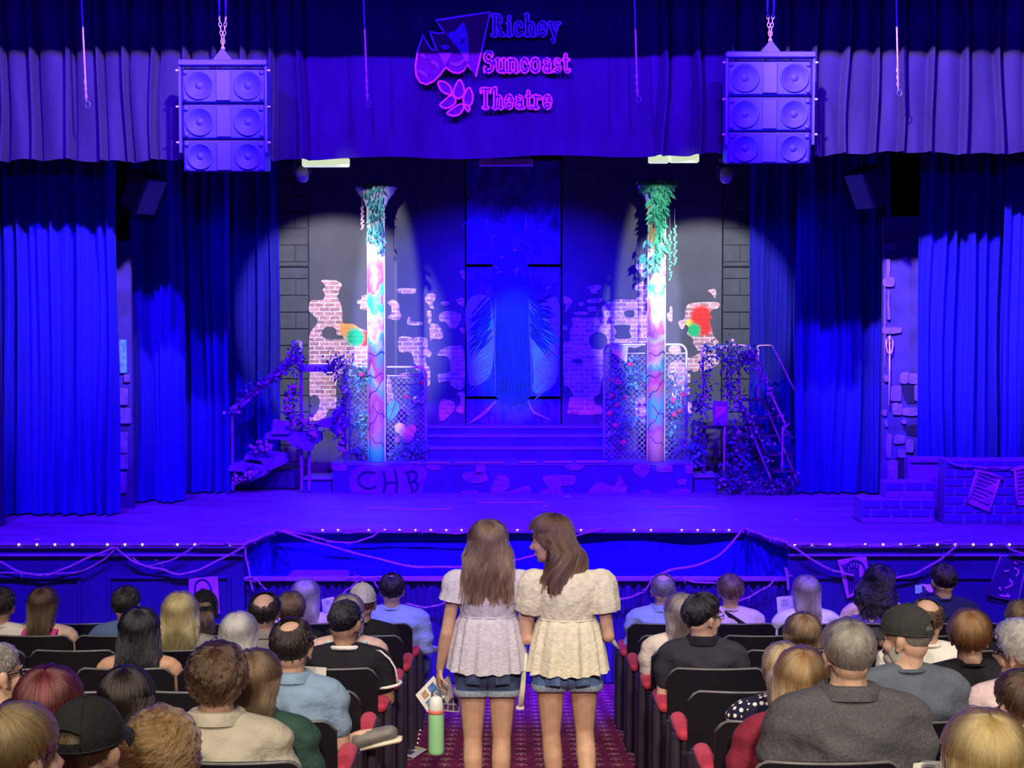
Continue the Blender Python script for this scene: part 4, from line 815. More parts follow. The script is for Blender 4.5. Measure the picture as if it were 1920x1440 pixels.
m_shaft1 = banded('painted_shaft_cyan', [(850, CY), (825, LI), (800, PK), (770, MG), (750, PK), (722, CY), (700, WH), (685, RP), (655, LI), (640, CY), (625, WH), (605, PK), (590, WH), (575, TE), (550, CY), (530, RP), (505, PK), (480, WH), (440, CY), (400, WH)], 3.0)
m_shaft2 = banded('painted_shaft_pastel', [(850, PK), (825, PK), (800, MG), (785, LI), (772, CY), (755, LI), (740, OG), (722, PK), (705, RP), (690, TE), (675, YL_), (655, PK), (635, WH), (615, MG), (600, PK), (580, WH), (550, CY), (520, WH), (495, PK), (470, WH), (440, YL_), (400, OG), (370, YL_)], 9.0)
m_cap = M('cream_plaster', (.70, .66, .64), .6, var=.1, bump=.2, bscale=30)
m_branch = M('painted_branch', (.10, .03, .16), .7)
def column(label, px, base, top, w, capw, Y, shaft, leafm, nleaf, seed, llen, length):
    c = P(px, base, Y); zb = ZP; zt = P(px, top, Y)[2]; r = w/2*Y/F; rc = capw/2*Y/F; rn = random.Random(seed)
    o = thing('column', label, 'column', (c[0], Y, zb), 'painted columns')
    b = MB(); b.lathe([(r*1.0, zb+.002), (r, (zb+zt)/2), (r*.97, zt-.2)], (c[0], Y, 0), 28); b.build('shaft', shaft, o)
    for s in (-1, 1):
        b = MB(); b.box((c[0]+s*r*.93, Y-r*.3, (zb+zt-.2)/2), (.018, .022, zt-.2-zb), bev=.004); b.build('edge_strip', m_cap if s > 0 else shaft, o)
    b = MB(); b.lathe([(r*.98, zt-.24), (r*1.15, zt-.22), (r*1.25, zt-.20), (rc*.62, zt-.15), (rc*.88, zt-.08), (rc*.97, zt-.03), (rc*1.03, zt-.022), (rc*1.03, zt), (rc*.9, zt), (.01, zt-.02)], (c[0], Y, 0), 32); b.build('capital', m_cap, o)
    for (z0, a0, a1, dz) in ((.18, 40, 140, .10), (.36, 150, 60, .22), (.50, 30, 120, .12), (.72, 140, 40, .20), (.95, 160, 40, .03), (1.22, 30, 150, -.02)):
        g = MB(); t = np.linspace(0, 1, 12); an = np.radians(-(a0+(a1-a0)*t))
        g.tube(np.stack([c[0]+(r+.002)*np.cos(an), Y+(r+.002)*np.sin(an), zb+z0+dz*t+.02*np.sin(t*9)], 1), np.linspace(.009, .004, 12), 5); g.build('painted_branch', m_branch, o)
    # garland
    ga = thing('leaf_garland', 'leafy garland spilling over the %s' % ('left column capital' if seed == 1 else 'right column capital'), 'garland', (c[0], Y-r, zt), 'column garlands')
    ld = leaf_data('leaf', leafm, llen, llen*.34, .012)
    for s in range(6):
        a = math.radians(-90+(s-2.5)*(13 if seed == 1 else 20)); x0 = c[0]+rc*.95*math.cos(a); y0 = Y+rc*.95*math.sin(a); L_ = length*rn.uniform(.55, 1.0)
        pts = [(c[0]+rc*.4*math.cos(a), Y+rc*.4*math.sin(a), zt+.01), (x0, y0-.02, zt+.012), (x0*.6+c[0]*.4, y0-.03, zt-.15), (x0*.4+c[0]*.6+rn.uniform(-.04, .04), Y-r-.045, zt-.3), (x0*.5+c[0]*.5+rn.uniform(-.05, .05), Y-r-.045, zt-.3-L_*.5), (x0*.5+c[0]*.5+rn.uniform(-.05, .05), Y-r-.04, zt-.3-L_)]
        q = smoothc(pts, False, 6); g = MB(); g.tube(q, .005, 5); g.build('vine', m_stem, ga)
        for k in range(nleaf//6):
            t = rn.random()**1.15*(len(q)-2); i = int(t); p = lerp(q[i], q[i+1], t-i)
            e = put('leaf', ld, ga, loc=Vector(p)-Vector((c[0], Y-r, zt)), rot=(rn.uniform(-.9, .1), rn.uniform(-.9, .9), rn.uniform(-1.2, 1.2)), scale=(rn.uniform(.7, 1.15),)*3)
    return c, r, rc, zt
c1 = column('left painted column with cyan and pink patches and teal leaves', 707, 865, 350, 33, 76, 16.78, m_shaft1, m_leafc, 120, 1, .10, .45)
c2 = column('right painted column with pastel patches and long green leaves', 1229, 864, 342, 34, 76, 16.78, m_shaft2, m_leafg, 288, 2, .125, .75)
# dangling strands beside the columns
for (px, y0, y1, lab, mt) in ((679, 385, 432, 'pink beaded strand dangling left of the left column', m_lilac), (1256, 430, 530, 'thin leafy strand dangling right of the right column', m_leafg), (1265, 420, 500, 'outermost thin strand dangling right of the right column', m_leafg)):
    o = thing('hanging_strand', lab, 'garland', P(px, y0, 16.6)); q = [P(px+2*math.sin(k), y0+(y1-y0)*k/7, 16.6) for k in range(8)]
    g = MB(); g.tube([P(px, y0-28, 16.62)]+q, .004, 5); g.build('strand', m_stem, o)
    for k in range(1, 16): p = lerp(np.array(q[0]), np.array(q[-1]), k/16); g = MB(); g.ell(p+np.array([.012*math.sin(k*2), -.01, 0]), (.011, .009, .02), rotm(ry=.6*math.sin(k*3)), 6, 4); g.build('bead', mt, o)

# ================================================================== chain-link gates
m_tube = M('galvanised_tube', (.75, .72, .80), .35, .5); m_wire = M('galvanised_wire', (.55, .50, .62), .4, .4)
def gate(label, px0, px1, py0, py1, Y):
    a, c = P(px0, py0, Y), P(px1, py1, Y); x0, x1, z1 = a[0], c[0], a[2]; z0 = ZP+.005; o = thing('chain_link_gate', label, 'gate', ((x0+x1)/2, Y, z0), 'chain-link gates')
    rr = .09; pts = [(x0, z0)]+[(x0+rr-rr*math.cos(t), z1-rr+rr*math.sin(t)) for t in np.linspace(0, PI/2, 6)]+[(x1-rr+rr*math.sin(t), z1-rr+rr*math.cos(t)) for t in np.linspace(0, PI/2, 6)]+[(x1, z0)]
    g = MB(); g.tube([(x, Y, z) for x, z in pts], .014, 8); g.build('frame', m_tube, o)
    zc = z1-.10; g = MB(); g.tube([(x0, Y, zc), (x1, Y, zc)], .009, 8); g.build('crossbar', m_tube, o)
    g = MB(); st = .062; n = int((x1-x0+zc-z0)/st)+2
    for s in (-1, 1):
        for k in range(-n, n+1):
            # lines x*s - z = const clipped to the gate's rectangle
            pts = []
            for x in np.linspace(x0, x1, 25):
                z = (x-x0)*s + z0 + k*st
                if z0 <= z <= zc: pts.append((x, Y+.004*s, z))
            if len(pts) > 1: g.tube([pts[0], pts[-1]], .003, 4, caps=False)
    w_ = g.build('wire_mesh', m_wire, o); w_['kind'] = 'stuff'
    return o, x0, x1, z0, z1
YG = 16.93
g1, gx0, gx1, gz0, gz1 = gate('chain-link gate behind the left column, white flowers at its foot', 655, 799, 688, 865, YG)
g2, hx0, hx1, hz0, hz1 = gate('chain-link gate behind the right column, grown with red roses', 1133, 1286, 646, 863, YG)
def Q(px, py, Y=YG-.05): return P(px, py, Y)
rn = random.Random(21)
def plant(label, name, blobs, leafm, llen, n, seed, Y=YG-.05, flowers=(), cat='plant', spread=.05, stems=True):
    c = Q(blobs[0][0], blobs[0][1], Y); o = thing(name, label, cat, c); rs = random.Random(seed)
    pts = [Q(b_[0], b_[1], Y) for b_ in blobs]
    if stems:
        g = MB(); g.tube(smoothc(pts, False, 4) if len(pts) > 2 else pts, .006, 5); g.build('stem', m_stem, o)
    leaves('foliage', pts if len(pts) > 1 else pts*2, n, llen, leafm, o, spread, seed)
    for (px, py, dat, sc) in flowers: put('flower', dat, o, loc=Vector(Q(px, py, Y-.05))-Vector(c), rot=(rs.uniform(-.3, .3), rs.uniform(-1, 1), 0), scale=(sc,)*3)
    return o
plant('teal climbing vine along the top left of the left gate', 'climbing_vine', [(660, 690), (690, 695), (670, 715), (660, 730), (682, 705)], m_leafc, .05, 190, 3, flowers=[(677, 702, ROSE, .8)], spread=.06)
plant('feathery teal fern low on the left gate', 'fern', [(665, 780), (685, 790), (675, 800), (690, 785), (665, 795)], m_leafc, .06, 150, 4, spread=.07)
plant('dark leafy bush left of the left column base', 'bush', [(662, 845), (675, 850), (685, 858), (670, 835)], m_leafc, .06, 150, 5, flowers=[(681, 859, LIL, 1)], spread=.06)
plant('teal vine down the right side of the left gate', 'climbing_vine', [(770, 700), (785, 710), (770, 730), (785, 740), (792, 760), (775, 755)], m_leafc, .045, 150, 6, flowers=[(790, 717, ROSE, .8), (762, 744, ROSE, .7)], spread=.06)
plant('white flowering bush at the foot of the left gate', 'flower_bush', [(735, 855), (750, 840), (765, 850), (780, 835), (790, 825)], m_leafc, .06, 200, 7, flowers=[(750, 803, WHITE, 1.1), (765, 815, WHITE, 1.2), (772, 805, WHITE, .9), (745, 824, LIL, 2.0), (765, 825, LIL, 2.0), (757, 810, WHITE, 1.0)], spread=.06)
# single large leaf beside the left column
o = thing('large_leaf', 'single large teal leaf hanging beside the left column', 'leaf', Q(735, 755, YG-.06)); b = MB(); n = 9; V = np.zeros((n, 7, 3))
for i in range(n):
    t = i/(n-1); w_ = 11*math.sin(PI*min(.98, t*.9+.08))**.7
    for j in range(7): s = (j-3)/3; V[i, j] = Q(742-13*t+s*w_, 752+36*t+s*3, YG-.06+.02*abs(s)+.02*math.sin(t*3))
b.sheet(V, (0, .003, 0)); b.build('blade', M('big_teal_leaf', (.10, .45, .55), .4, var=.2, scale=20), o)
b = MB(); b.tube([Q(742-13*t, 752+36*t, YG-.068) for t in np.linspace(-.15, 1, 6)], .004, 5); b.build('midrib', m_stem, o)
roses = [(1182, 683), (1149, 712), (1160, 716), (1148, 742), (1157, 760), (1143, 775), (1154, 798), (1169, 829), (1161, 717), (1172, 746)]
plant('rose bush climbing the left half of the right gate', 'rose_bush', [(1150, 700), (1165, 710), (1185, 700), (1200, 703), (1175, 725), (1150, 745), (1165, 770), (1150, 790), (1170, 800), (1155, 825), (1180, 790), (1195, 780)], m_leafc, .06, 520, 8, flowers=[(a, c_, ROSE, .85) for a, c_ in roses], spread=.085)
plant('rose bush climbing the right half of the right gate', 'rose_bush', [(1262, 700), (1275, 745), (1265, 760), (1270, 790), (1262, 815), (1280, 750), (1285, 830), (1265, 850)], m_leafc, .055, 330, 9, flowers=[(1262, 751, ROSE, .9), (1281, 740, ROSE, .8), (1264, 777, ROSE, .9), (1275, 771, ROSE, .8), (1284, 836, LIL, 1.2)], spread=.07)
plant('spiky plant beside the right end of the platform', 'potted_plant', [(1300, 835), (1308, 850), (1300, 862), (1312, 840)], m_leafc, .09, 90, 10, spread=.06)
plant('tall sprig left of the metal staircase', 'sprig', [(1311, 790), (1309, 810), (1312, 830), (1306, 860)], m_leafb, .08, 60, 11, spread=.04)
# cloth thrown over the right gate
o = thing('draped_cloth', 'white cloth draped over the top left corner of the right gate', 'cloth', Q(1160, 660))
b = MB(); n = 12; V = np.zeros((n, n, 3)); tl, tr, br, bl = (1142, 651), (1178, 648), (1175, 680), (1150, 662)
for i in range(n):
    for j in range(n):
        s, t = i/(n-1), j/(n-1); p = lerp(lerp(np.array(tl), np.array(tr), s), lerp(np.array(bl), np.array(br), s), t); V[i, j] = Q(p[0], p[1], YG-.03-.02*math.sin(s*9+t*3))
b.sheet(V, (0, .006, 0)); b.build('front_fold', M('white_cloth', (.9, .92, .85), .8, var=.05), o)
b = MB(); V = np.zeros((8, 6, 3))
for i in range(8):
    for j in range(6): s, t = i/7, j/5; V[i, j] = (lerp(Q(tl[0], 0)[0], Q(tr[0], 0)[0], s), YG-.04+.09*t, Q(0, 650)[2]+.012*math.sin(t*PI)+.004*math.sin(s*9))
b.sheet(V, (0, 0, .005)); b.build('top_fold', MATS['white_cloth'], o)

# ================================================================== broken wooden staircase with garlands (left)
YS1 = 16.55
m_oldw = M('dusky_wood', (.20, .12, .34), .7, var=.3, scale=10, stretch=(.4, 1, 1)); m_cloth2 = M('dusky_cloth', (.16, .10, .42), .9, var=.35, scale=14, bump=.4, bscale=30)
o = thing('broken_staircase', 'broken wooden staircase draped with garlands at stage left', 'staircase', P(540, 922, YS1))
def S(px, py, y=YS1): return P(px, py, y)
def board(p0, p1, w_, th, nm, mat, y=YS1, par=None):
    a, c = S(*p0, y), S(*p1, y); d = c-a; L_ = np.linalg.norm(d); b = MB(); b.box((a+c)/2, (L_, th, w_), rotm(ry=-math.atan2(d[2], d[0])), bev=.006); return b.build(nm, mat, par or o, smooth=False)
a, c = S(430, 880, YS1+.25), S(562, 920, YS1+.25); b = MB(); b.box(((a[0]+c[0])/2, YS1+.5, (ZS+a[2])/2), (c[0]-a[0]-.05, .4, a[2]-ZS-.01), bev=.02); b.build('base', M('stair_base', (.04, .04, .16), .8), o, smooth=False)
board((434, 772), (556, 668), .085, .05, 'handrail', m_oldw); board((560, 690), (628, 690), .085, .05, 'top_rail', m_oldw, YS1+.1)
for (px, y0, y1) in ((565, 640, 921), (580, 838, 921), (647, 690, 866), (436, 768, 920)):
    a, c = S(px, y0, YS1+.05), S(px, y1, YS1+.05); b = MB(); b.box(((a[0]+c[0])/2, YS1+.05, (a[2]+max(c[2], ZS+.004))/2), (.035, .035, a[2]-max(c[2], ZS+.004)), bev=.004); b.build('post', m_oldw, o, smooth=False)
for (x0, x1, y0, sk, yy) in ((500, 598, 812, 6, YS1-.02), (462, 535, 850, 8, YS1-.06), (432, 500, 872, 6, YS1-.1), (598, 650, 790, 2, YS1+.1)):
    a, c = S(x0, y0, yy), S(x1, y0+sk, yy); b = MB()
    q = [(a[0], a[2]), (a[0]+(c[0]-a[0])*.3, a[2]+.035), (c[0], c[2]+.03), (c[0]+.01, c[2]-.06), (a[0]+(c[0]-a[0])*.6, c[2]-.14), (a[0]+(c[0]-a[0])*.35, a[2]-.07), (a[0]-.02, a[2]-.06)]
    b.prism(q, yy-.05, yy+.3); b.build('tread', m_cloth2, o, smooth=False)
b = MB(); q = [S(*p) for p in ((575, 812), (600, 806), (588, 842), (578, 846), (556, 832))]; b.prism([(p[0], p[2]) for p in q], YS1-.10, YS1-.04); b.build('hanging_shard', m_cloth2, o, smooth=False)
b = MB(); q = [S(*p) for p in ((516, 785), (548, 790), (545, 812), (512, 812))]; b.prism([(p[0], p[2]) for p in q], YS1-.12, YS1-.06); b.build('hanging_shard', m_oldw, o, smooth=False)
b = MB(); q = [S(*p) for p in ((622, 775), (648, 752), (650, 800), (632, 820))]; b.prism([(p[0], p[2]) for p in q], YS1-.04, YS1+.02); b.build('hanging_shard', m_cloth2, o, smooth=False)
def garland(label, path, n, nf, seed, Y, leafm=m_leafb, llen=.055, spread=.05, fdat=LIL, fs=1.0, fpath=None):
    w3 = [S(p[0], p[1], Y) for p in smoothc(path, False, 5)]; o = thing('flower_garland', label, 'garland', w3[0], 'flower garlands on the set'); rs = random.Random(seed)
    g = MB(); g.tube(w3, .008, 5); g.build('stem', m_stem, o); leaves('foliage', w3, n, llen, leafm, o, spread, seed)
    fp = [S(p[0], p[1], Y-.06) for p in smoothc(fpath, False, 5)] if fpath else w3
    for k in range(nf):
        p = np.array(fp[rs.randrange(len(fp))])+np.array([rs.gauss(0, spread*.7), -.05, rs.gauss(0, spread*.7)]); put('blossom', fdat, o, loc=Vector(p)-Vector(w3[0]), rot=(rs.uniform(-.5, .5), rs.uniform(0, 6), 0), scale=(fs*rs.uniform(.6, 1.1),)*3)
YGa = YS1-.08
garland('dusky garland wound along the left handrail to the stair top', [(432, 775), (470, 735), (500, 718), (525, 700), (548, 675), (556, 650), (560, 690)], 300, 22, 31, YGa, spread=.05)
garland('pale blossom garland hanging down the stair post', [(548, 725), (545, 745), (538, 765), (550, 790), (548, 770)], 180, 26, 32, YGa, spread=.04, fs=1.1)
garland('pale blossom garland over the middle tread', [(545, 795), (565, 785), (580, 795), (590, 810), (588, 815)], 120, 34, 33, YGa-.05, spread=.05, fs=1.2)
garland('blossom cluster on the lower broken tread', [(475, 848), (490, 833), (505, 838), (480, 840)], 60, 22, 34, YGa-.1, spread=.04, fs=1.1)
garland('blossom fringe along the lowest tread', [(440, 900), (455, 893), (470, 888), (478, 880)], 70, 22, 35, YGa-.12, spread=.035, fs=1.0)
garland('thick dusky garland over the right stair post', [(615, 690), (630, 678), (645, 690), (640, 720), (648, 750), (640, 790), (632, 810)], 320, 18, 36, YGa, spread=.06)
garland('drooping blossom tail below the right stair post', [(638, 810), (642, 825), (640, 838), (645, 843)], 40, 16, 37, YGa, spread=.025, fs=1.0)

# ================================================================== metal staircase grown with vines (right)
YS2 = 16.5
m_rail = M('rusty_rail', (.50, .22, .38), .5, .3, var=.3, scale=30)
o = thing('metal_staircase', 'narrow metal staircase overgrown with vines at stage right', 'staircase', P(1410, 915, YS2))
def S2(px, py, y=YS2): return P(px, py, y)
def rail(nm, pts, r=.010, ys=None, mat=m_rail):
    g = MB(); q = smoothc([p[:2] for p in pts], False, 5); yy = np.interp(np.linspace(0, 1, len(q)), np.linspace(0, 1, len(pts)), [p[2] if len(p) > 2 else YS2 for p in pts]); g.tube([S2(a[0], a[1], y_) for a, y_ in zip(q, yy)], r, 8); return g.build(nm, mat, o)
rail('handrail', [(1318, 660, 16.8), (1322, 653, 16.8), (1360, 649, 16.75), (1395, 648, 16.7), (1412, 660, 16.6), (1440, 725, 16.4), (1470, 790, 16.2), (1476, 800, 16.2)])
rail('handrail', [(1421, 655, 16.9), (1422, 649, 16.9), (1444, 648, 16.88), (1452, 655, 16.85), (1480, 712, 16.7), (1499, 748, 16.6)])
for (px, y0, y1, yy) in ((1318, 658, 748, 16.8), (1364, 690, 750, 16.8), (1422, 655, 752, 16.85), (1359, 800, 895, 16.4), (1468, 800, 885, 16.25), (1386, 655, 745, 16.75)): rail('post', [(px, y0, yy), (px-(2 if y1 > 800 else 0), y1, yy)], .011)
for (y0, xa_, xb_, yy) in ((750, 1385, 1432, 16.75), (784, 1415, 1462, 16.62), (818, 1430, 1474, 16.5), (853, 1440, 1486, 16.36), (884, 1448, 1492, 16.22)):
    a, c = S2(xa_, y0, yy), S2(xb_, y0, yy); b = MB(); b.box(((a[0]+c[0])/2, yy+.1, a[2]), (c[0]-a[0], .26, .025), bev=.004); b.build('tread', m_metal, o, smooth=False)
for xs0, xs1 in ((1385, 1448), (1432, 1496)): rail('stringer', [(xs0, 752, 16.75), (xs1, 905, 16.15)], .022, mat=m_metal)
a, c = S2(1312, 800, 16.85), S2(1432, 803, 16.85); b = MB(); b.box(((a[0]+c[0])/2, 17.0, a[2]), (c[0]-a[0], .5, .04), bev=.006); b.build('landing', m_metal, o, smooth=False)
for (px, yy) in ((1320, 16.85), (1395, 16.85), (1425, 17.15)): a = S2(px, 802, yy); b = MB(); b.box((a[0], yy, (a[2]+ZS)/2), (.04, .04, a[2]-ZS-.03)); b.build('landing_leg', m_metal, o, smooth=False)
o = thing('scribbled_panel', 'violet panel with scribbled strokes leaning on the metal staircase', 'sign', P(1350, 797, 16.6))
b = MB(); a, c = S2(1337, 752, 16.6), S2(1365, 798, 16.6); b.box((a+c)/2, (c[0]-a[0], .02, a[2]-c[2]), bev=.004); b.build('board', m_oldw, o, smooth=False)
for k in range(7): g = MB(); g.tube([S2(1340+k*3, 790-k*2, 16.585), S2(1344+k*3, 775-k*2, 16.585), S2(1342+k*3.4, 762, 16.585)], .008, 5, flat=.4, ref=(0, 1, 0)); g.build('scribble', M('scribble_paint', (.75, .2, .5), .6), o)
YV2 = 16.45
garland('vine wound over the top rail of the metal staircase', [(1318, 658), (1345, 654), (1370, 655), (1398, 660), (1400, 680), (1375, 672), (1350, 665)], 340, 10, 41, YV2+.2, spread=.055, llen=.06)
garland('vine running down the right handrail of the metal staircase', [(1400, 660), (1420, 690), (1440, 730), (1458, 770), (1472, 800), (1468, 820)], 150, 26, 42, YV2-.1, spread=.03, fs=.8)
garland('vine hanging on the left post of the metal staircase', [(1320, 670), (1318, 700), (1325, 730), (1315, 755), (1322, 760), (1305, 762)], 170, 12, 43, YV2+.2, spread=.045, llen=.06)
garland('vine cascading over the stair stringer in the middle', [(1385, 755), (1395, 770), (1408, 785), (1420, 810), (1432, 840), (1445, 860)], 260, 26, 44, YV2, spread=.055, fs=.9)
garland('dense dark vine under the landing of the metal staircase', [(1385, 800), (1380, 830), (1390, 860), (1378, 885), (1372, 900), (1395, 890)], 420, 8, 45, YV2+.1, spread=.09, llen=.07)
garland('low tangle of leaves along the staircase foot', [(1352, 905), (1380, 900), (1410, 905), (1440, 902), (1470, 908), (1480, 895)], 420, 10, 46, YV2-.15, spread=.06, llen=.06)
garland('thin leaves hanging between rail and panel', [(1360, 670), (1372, 700), (1368, 730), (1380, 745)], 160, 6, 47, YV2+.25, spread=.06)

# ================================================================== ruin wall with trident (right) and its left counterpart
m_ruin = M('ruin_paint', (.05, .03, .20), .8, var=.3, scale=5); m_stone = M('violet_stone', (.20, .10, .36), .8, var=.3, scale=14, bump=.4, bscale=40); m_hollow = M('hollow_paint', (.01, .01, .05), .9)
YR = 15.35
o = thing('ruin_wall', 'painted ruin wall with pale stones left of the right curtain', 'scenery wall', P(1688, 905, YR))
a, c = P(1657, 440, YR), P(1722, 900, YR); b = MB(); b.box(((a[0]+c[0])/2, YR+.03, (ZS+4.25)/2), (c[0]-a[0], .06, 4.25-ZS)); b.build('panel', m_ruin, o, smooth=False)
stones = [(1655,455,1680,468),(1660,485,1668,520),(1654,520,1676,538),(1662,545,1668,600),(1653,614,1690,626),(1655,702,1664,716),(1686,698,1702,720),(1703,700,1722,720),(1667,724,1690,752),(1713,722,1722,752),(1672,755,1690,778),(1690,763,1722,780),(1652,768,1662,780),(1657,786,1664,800),(1689,786,1700,795),(1660,812,1672,860),(1675,815,1696,832),(1697,822,1712,848),(1662,862,1682,900),(1683,842,1696,858),(1656,500,1660,690)]
for k, (x0, y0, x1, y1) in enumerate(stones):
    rs = random.Random(k); pts = [(x0+rs.uniform(0, 2), y0+rs.uniform(0, 3)), ((x0+x1)/2, y0+rs.uniform(-2, 1)), (x1-rs.uniform(0, 2), y0+rs.uniform(0, 3)), (x1+rs.uniform(-2, 1), (y0+y1)/2), (x1-rs.uniform(0, 2), y1-rs.uniform(0, 3)), ((x0+x1)/2, y1), (x0+rs.uniform(0, 2), y1-rs.uniform(0, 3)), (x0, (y0+y1)/2)]
    q = [P(p[0], p[1], YR) for p in pts]; g = MB(); g.prism([(p[0], p[2]) for p in q], YR-.025-.015*rs.random(), YR+.005); g.build('stone', m_stone, o, smooth=False)
for pts in ([(1689,722),(1716,722),(1712,748),(1718,756),(1700,756),(1694,745)], [(1672,865),(1690,850),(1700,870),(1704,900),(1680,900)], [(1692,800),(1720,795),(1720,818),(1700,815)]):
    q = [P(p[0], p[1], YR) for p in pts]; g = MB(); g.prism([(p[0], p[2]) for p in q], YR-.012, YR+.005); g.build('hollow', m_hollow, o, smooth=False)
o = thing('trident', 'pale three-pronged trident hung on the ruin wall', 'trident', P(1667, 762, YR-.06)); m_tri = M('pale_gold', (.75, .50, .62), .5, .2)
YT = YR-.07
g = MB(); g.tube([P(1667, 762, YT), P(1668, 700, YT), P(1668, 640, YT)], .009, 6); g.build('shaft', m_tri, o)
g = MB(); g.tube([P(1668, 665, YT), P(1668, 640, YT), P(1668, 628, YT)], [.008, .008, .001], 6); g.ell(P(1668, 634, YT), (.014, .008, .03)); g.build('prong', m_tri, o)
for s in (-1, 1): g = MB(); g.tube([P(1668, 664, YT), P(1668+s*4, 660, YT), P(1668+s*6, 650, YT), P(1668+s*6, 642, YT), P(1668+s*5, 634, YT)], [.008, .008, .008, .01, .001], 6); g.build('prong', m_tri, o)
o = thing('ruin_wall', 'narrow strip of painted ruin wall in the left curtain gap', 'scenery wall', P(232, 930, 15.3))
b = MB(); a, c = P(214, 500, 15.3), P(250, 900, 15.3); b.box(((a[0]+c[0])/2, 15.33, (ZS+4.0)/2), (c[0]-a[0], .06, 4.0-ZS)); b.build('panel', m_ruin, o, smooth=False)
for k, (x0, y0, x1, y1, mt) in enumerate(((224,637,238,700,'t'),(216,640,224,690,'s'),(232,702,244,717,'s'),(222,728,240,760,'s'),(220,765,246,795,'s'),(218,810,240,850,'s'),(222,852,240,880,'s'),(217,885,238,925,'s'))):
    a, c = P(x0, y0, 15.28), P(x1, y1, 15.28); g = MB(); g.box((a+c)/2, (c[0]-a[0], .03, a[2]-c[2]), rotm(ry=.05*math.sin(k*3)), bev=.008); g.build('stone' if mt == 's' else 'glass_pane', m_stone if mt == 's' else M('turquoise_pane', (.15, .55, .85), .4, var=.4, scale=20), o, smooth=False)

# ================================================================== low brick walls (right), every brick a piece
m_bk = M('blue_brick', (.055, .045, .28), .75, var=.2, scale=12, bump=.2, bscale=50); m_jt = M('violet_joint', (.20, .10, .42), .8, var=.15)
unit = MB().box((0, 0, 0), (1, 1, 1), bev=.08).data('brick', m_bk, False)
def brick_wall(label, px0, px1, py0, py1, Y, bh, bw, depth=.25, zbase=None):
    a, c = P(px0, py0, Y), P(px1, py1, Y); z0 = ZS+.002 if zbase is None else zbase; o = thing('brick_wall', label, 'brick wall', ((a[0]+c[0])/2, Y+depth/2, z0), 'low brick walls of the set')
    b = MB(); b.box(((a[0]+c[0])/2, Y+depth/2, (a[2]+z0)/2), (c[0]-a[0], depth, a[2]-z0), bev=.008); b.build('core', m_jt, o, smooth=False)
    r = 0; z = a[2]-.012
    while z-bh > z0:
        x = a[0]+.004-(bw/2 if r % 2 else 0)
        while x < c[0]-.01:
            xa_, xb_ = max(x, a[0]+.004), min(x+bw-.022, c[0]-.004)
            if xb_-xa_ > .02: put('brick', unit, o, loc=Vector(((xa_+xb_)/2, Y-.002, z-(bh-.018)/2))-Vector(((a[0]+c[0])/2, Y+depth/2, z0)), scale=(xb_-xa_, .02, bh-.018))
            x += bw
        z -= bh; r += 1
    return o
brick_wall('tall section of low brick wall at the far right with pinned notices', 1773, 1990, 862, 976, 14.12, .085, .19)
brick_wall('upper block of the stepped brick wall beside the dark gap', 1660, 1751, 903, 940, 14.28, .085, .19, .22, zbase=P(0, 936, 14.2)[2])
brick_wall('lower course of the stepped brick wall on the stage floor', 1616, 1753, 936, 973, 14.18, .085, .19, .34)
a, c = P(1703, 858, 14.6), P(1776, 905, 14.6); o = thing('plain_block', 'plain violet slab behind the stepped brick wall', 'block', ((a[0]+c[0])/2, 14.7, ZS))
b = MB(); b.box(((a[0]+c[0])/2, 14.68, (a[2]+ZS)/2), (c[0]-a[0], .16, a[2]-ZS-.002), bev=.01); b.build('slab', m_jt, o, smooth=False)
b = MB(); b.box(((a[0]+c[0])/2, 14.59, a[2]-.05), (c[0]-a[0]-.04, .012, .012)); b.build('groove', m_hollow, o, smooth=False)
m_parch = M('parchment', (.45, .18, .50), .8, var=.35, scale=25)
def notice(label, quad, Y, ink):
    q = [P(a_, c_, Y) for a_, c_ in quad]; o = thing('notice_sheet', label, 'notice', q[3]); n = 8; V = np.zeros((n, n, 3))
    for i in range(n):
        for j in range(n): s, t = i/(n-1), j/(n-1); V[i, j] = lerp(lerp(q[0], q[1], s), lerp(q[3], q[2], s), t)+np.array([0, -.008*math.sin(s*7+t*4), 0])
    b = MB(); b.sheet(V, (0, .004, 0)); b.build('sheet', m_parch, o)
    for k in range(7):
        t = .12+.115*k; g = MB(); pts = [lerp(lerp(q[0], q[1], s), lerp(q[3], q[2], s), t+.012*math.sin(s*40+k))+np.array([0, -.008*math.sin(s*7+t*4)-.006, 0]) for s in np.linspace(.1, .9-.15*(k % 3), 26)]
        g.tube(pts, .006, 4, flat=.5, ref=(0, 1, 0)); g.build('writing', ink, o)
    for (s, e) in ((0, 3), (1, 2)): g = MB(); g.tube([q[s]+np.array([0, -.01, 0]), q[e]+np.array([0, -.01, 0])], .010, 6); g.build('rolled_edge', M('parchment_edge', (.6, .28, .55), .7), o)
    g = MB(); g.tube([q[0]+np.array([-.03, -.01, .0]), (q[0]+q[1])/2+np.array([0, -.016, .015]), q[1]+np.array([.04, -.01, 0])], .012, 6); g.build('rolled_edge', MATS['parchment_edge'], o)
m_scr = M('violet_ink', (.08, .03, .18), .7)
notice('tilted written parchment pinned on the low brick wall', [(1832, 882), (1874, 898), (1854, 960), (1812, 942)], 14.09, m_scr)
notice('parchment at the right frame edge on the low brick wall', [(1902, 882), (1945, 876), (1948, 946), (1906, 948)], 14.09, m_scr)
swag('string strung along the top of the low brick wall', [(1776, 866), (1800, 872), (1850, 876), (1900, 876), (1950, 868)], 14.1, r=.006, twigs=3, seed=51, name='wall_string')
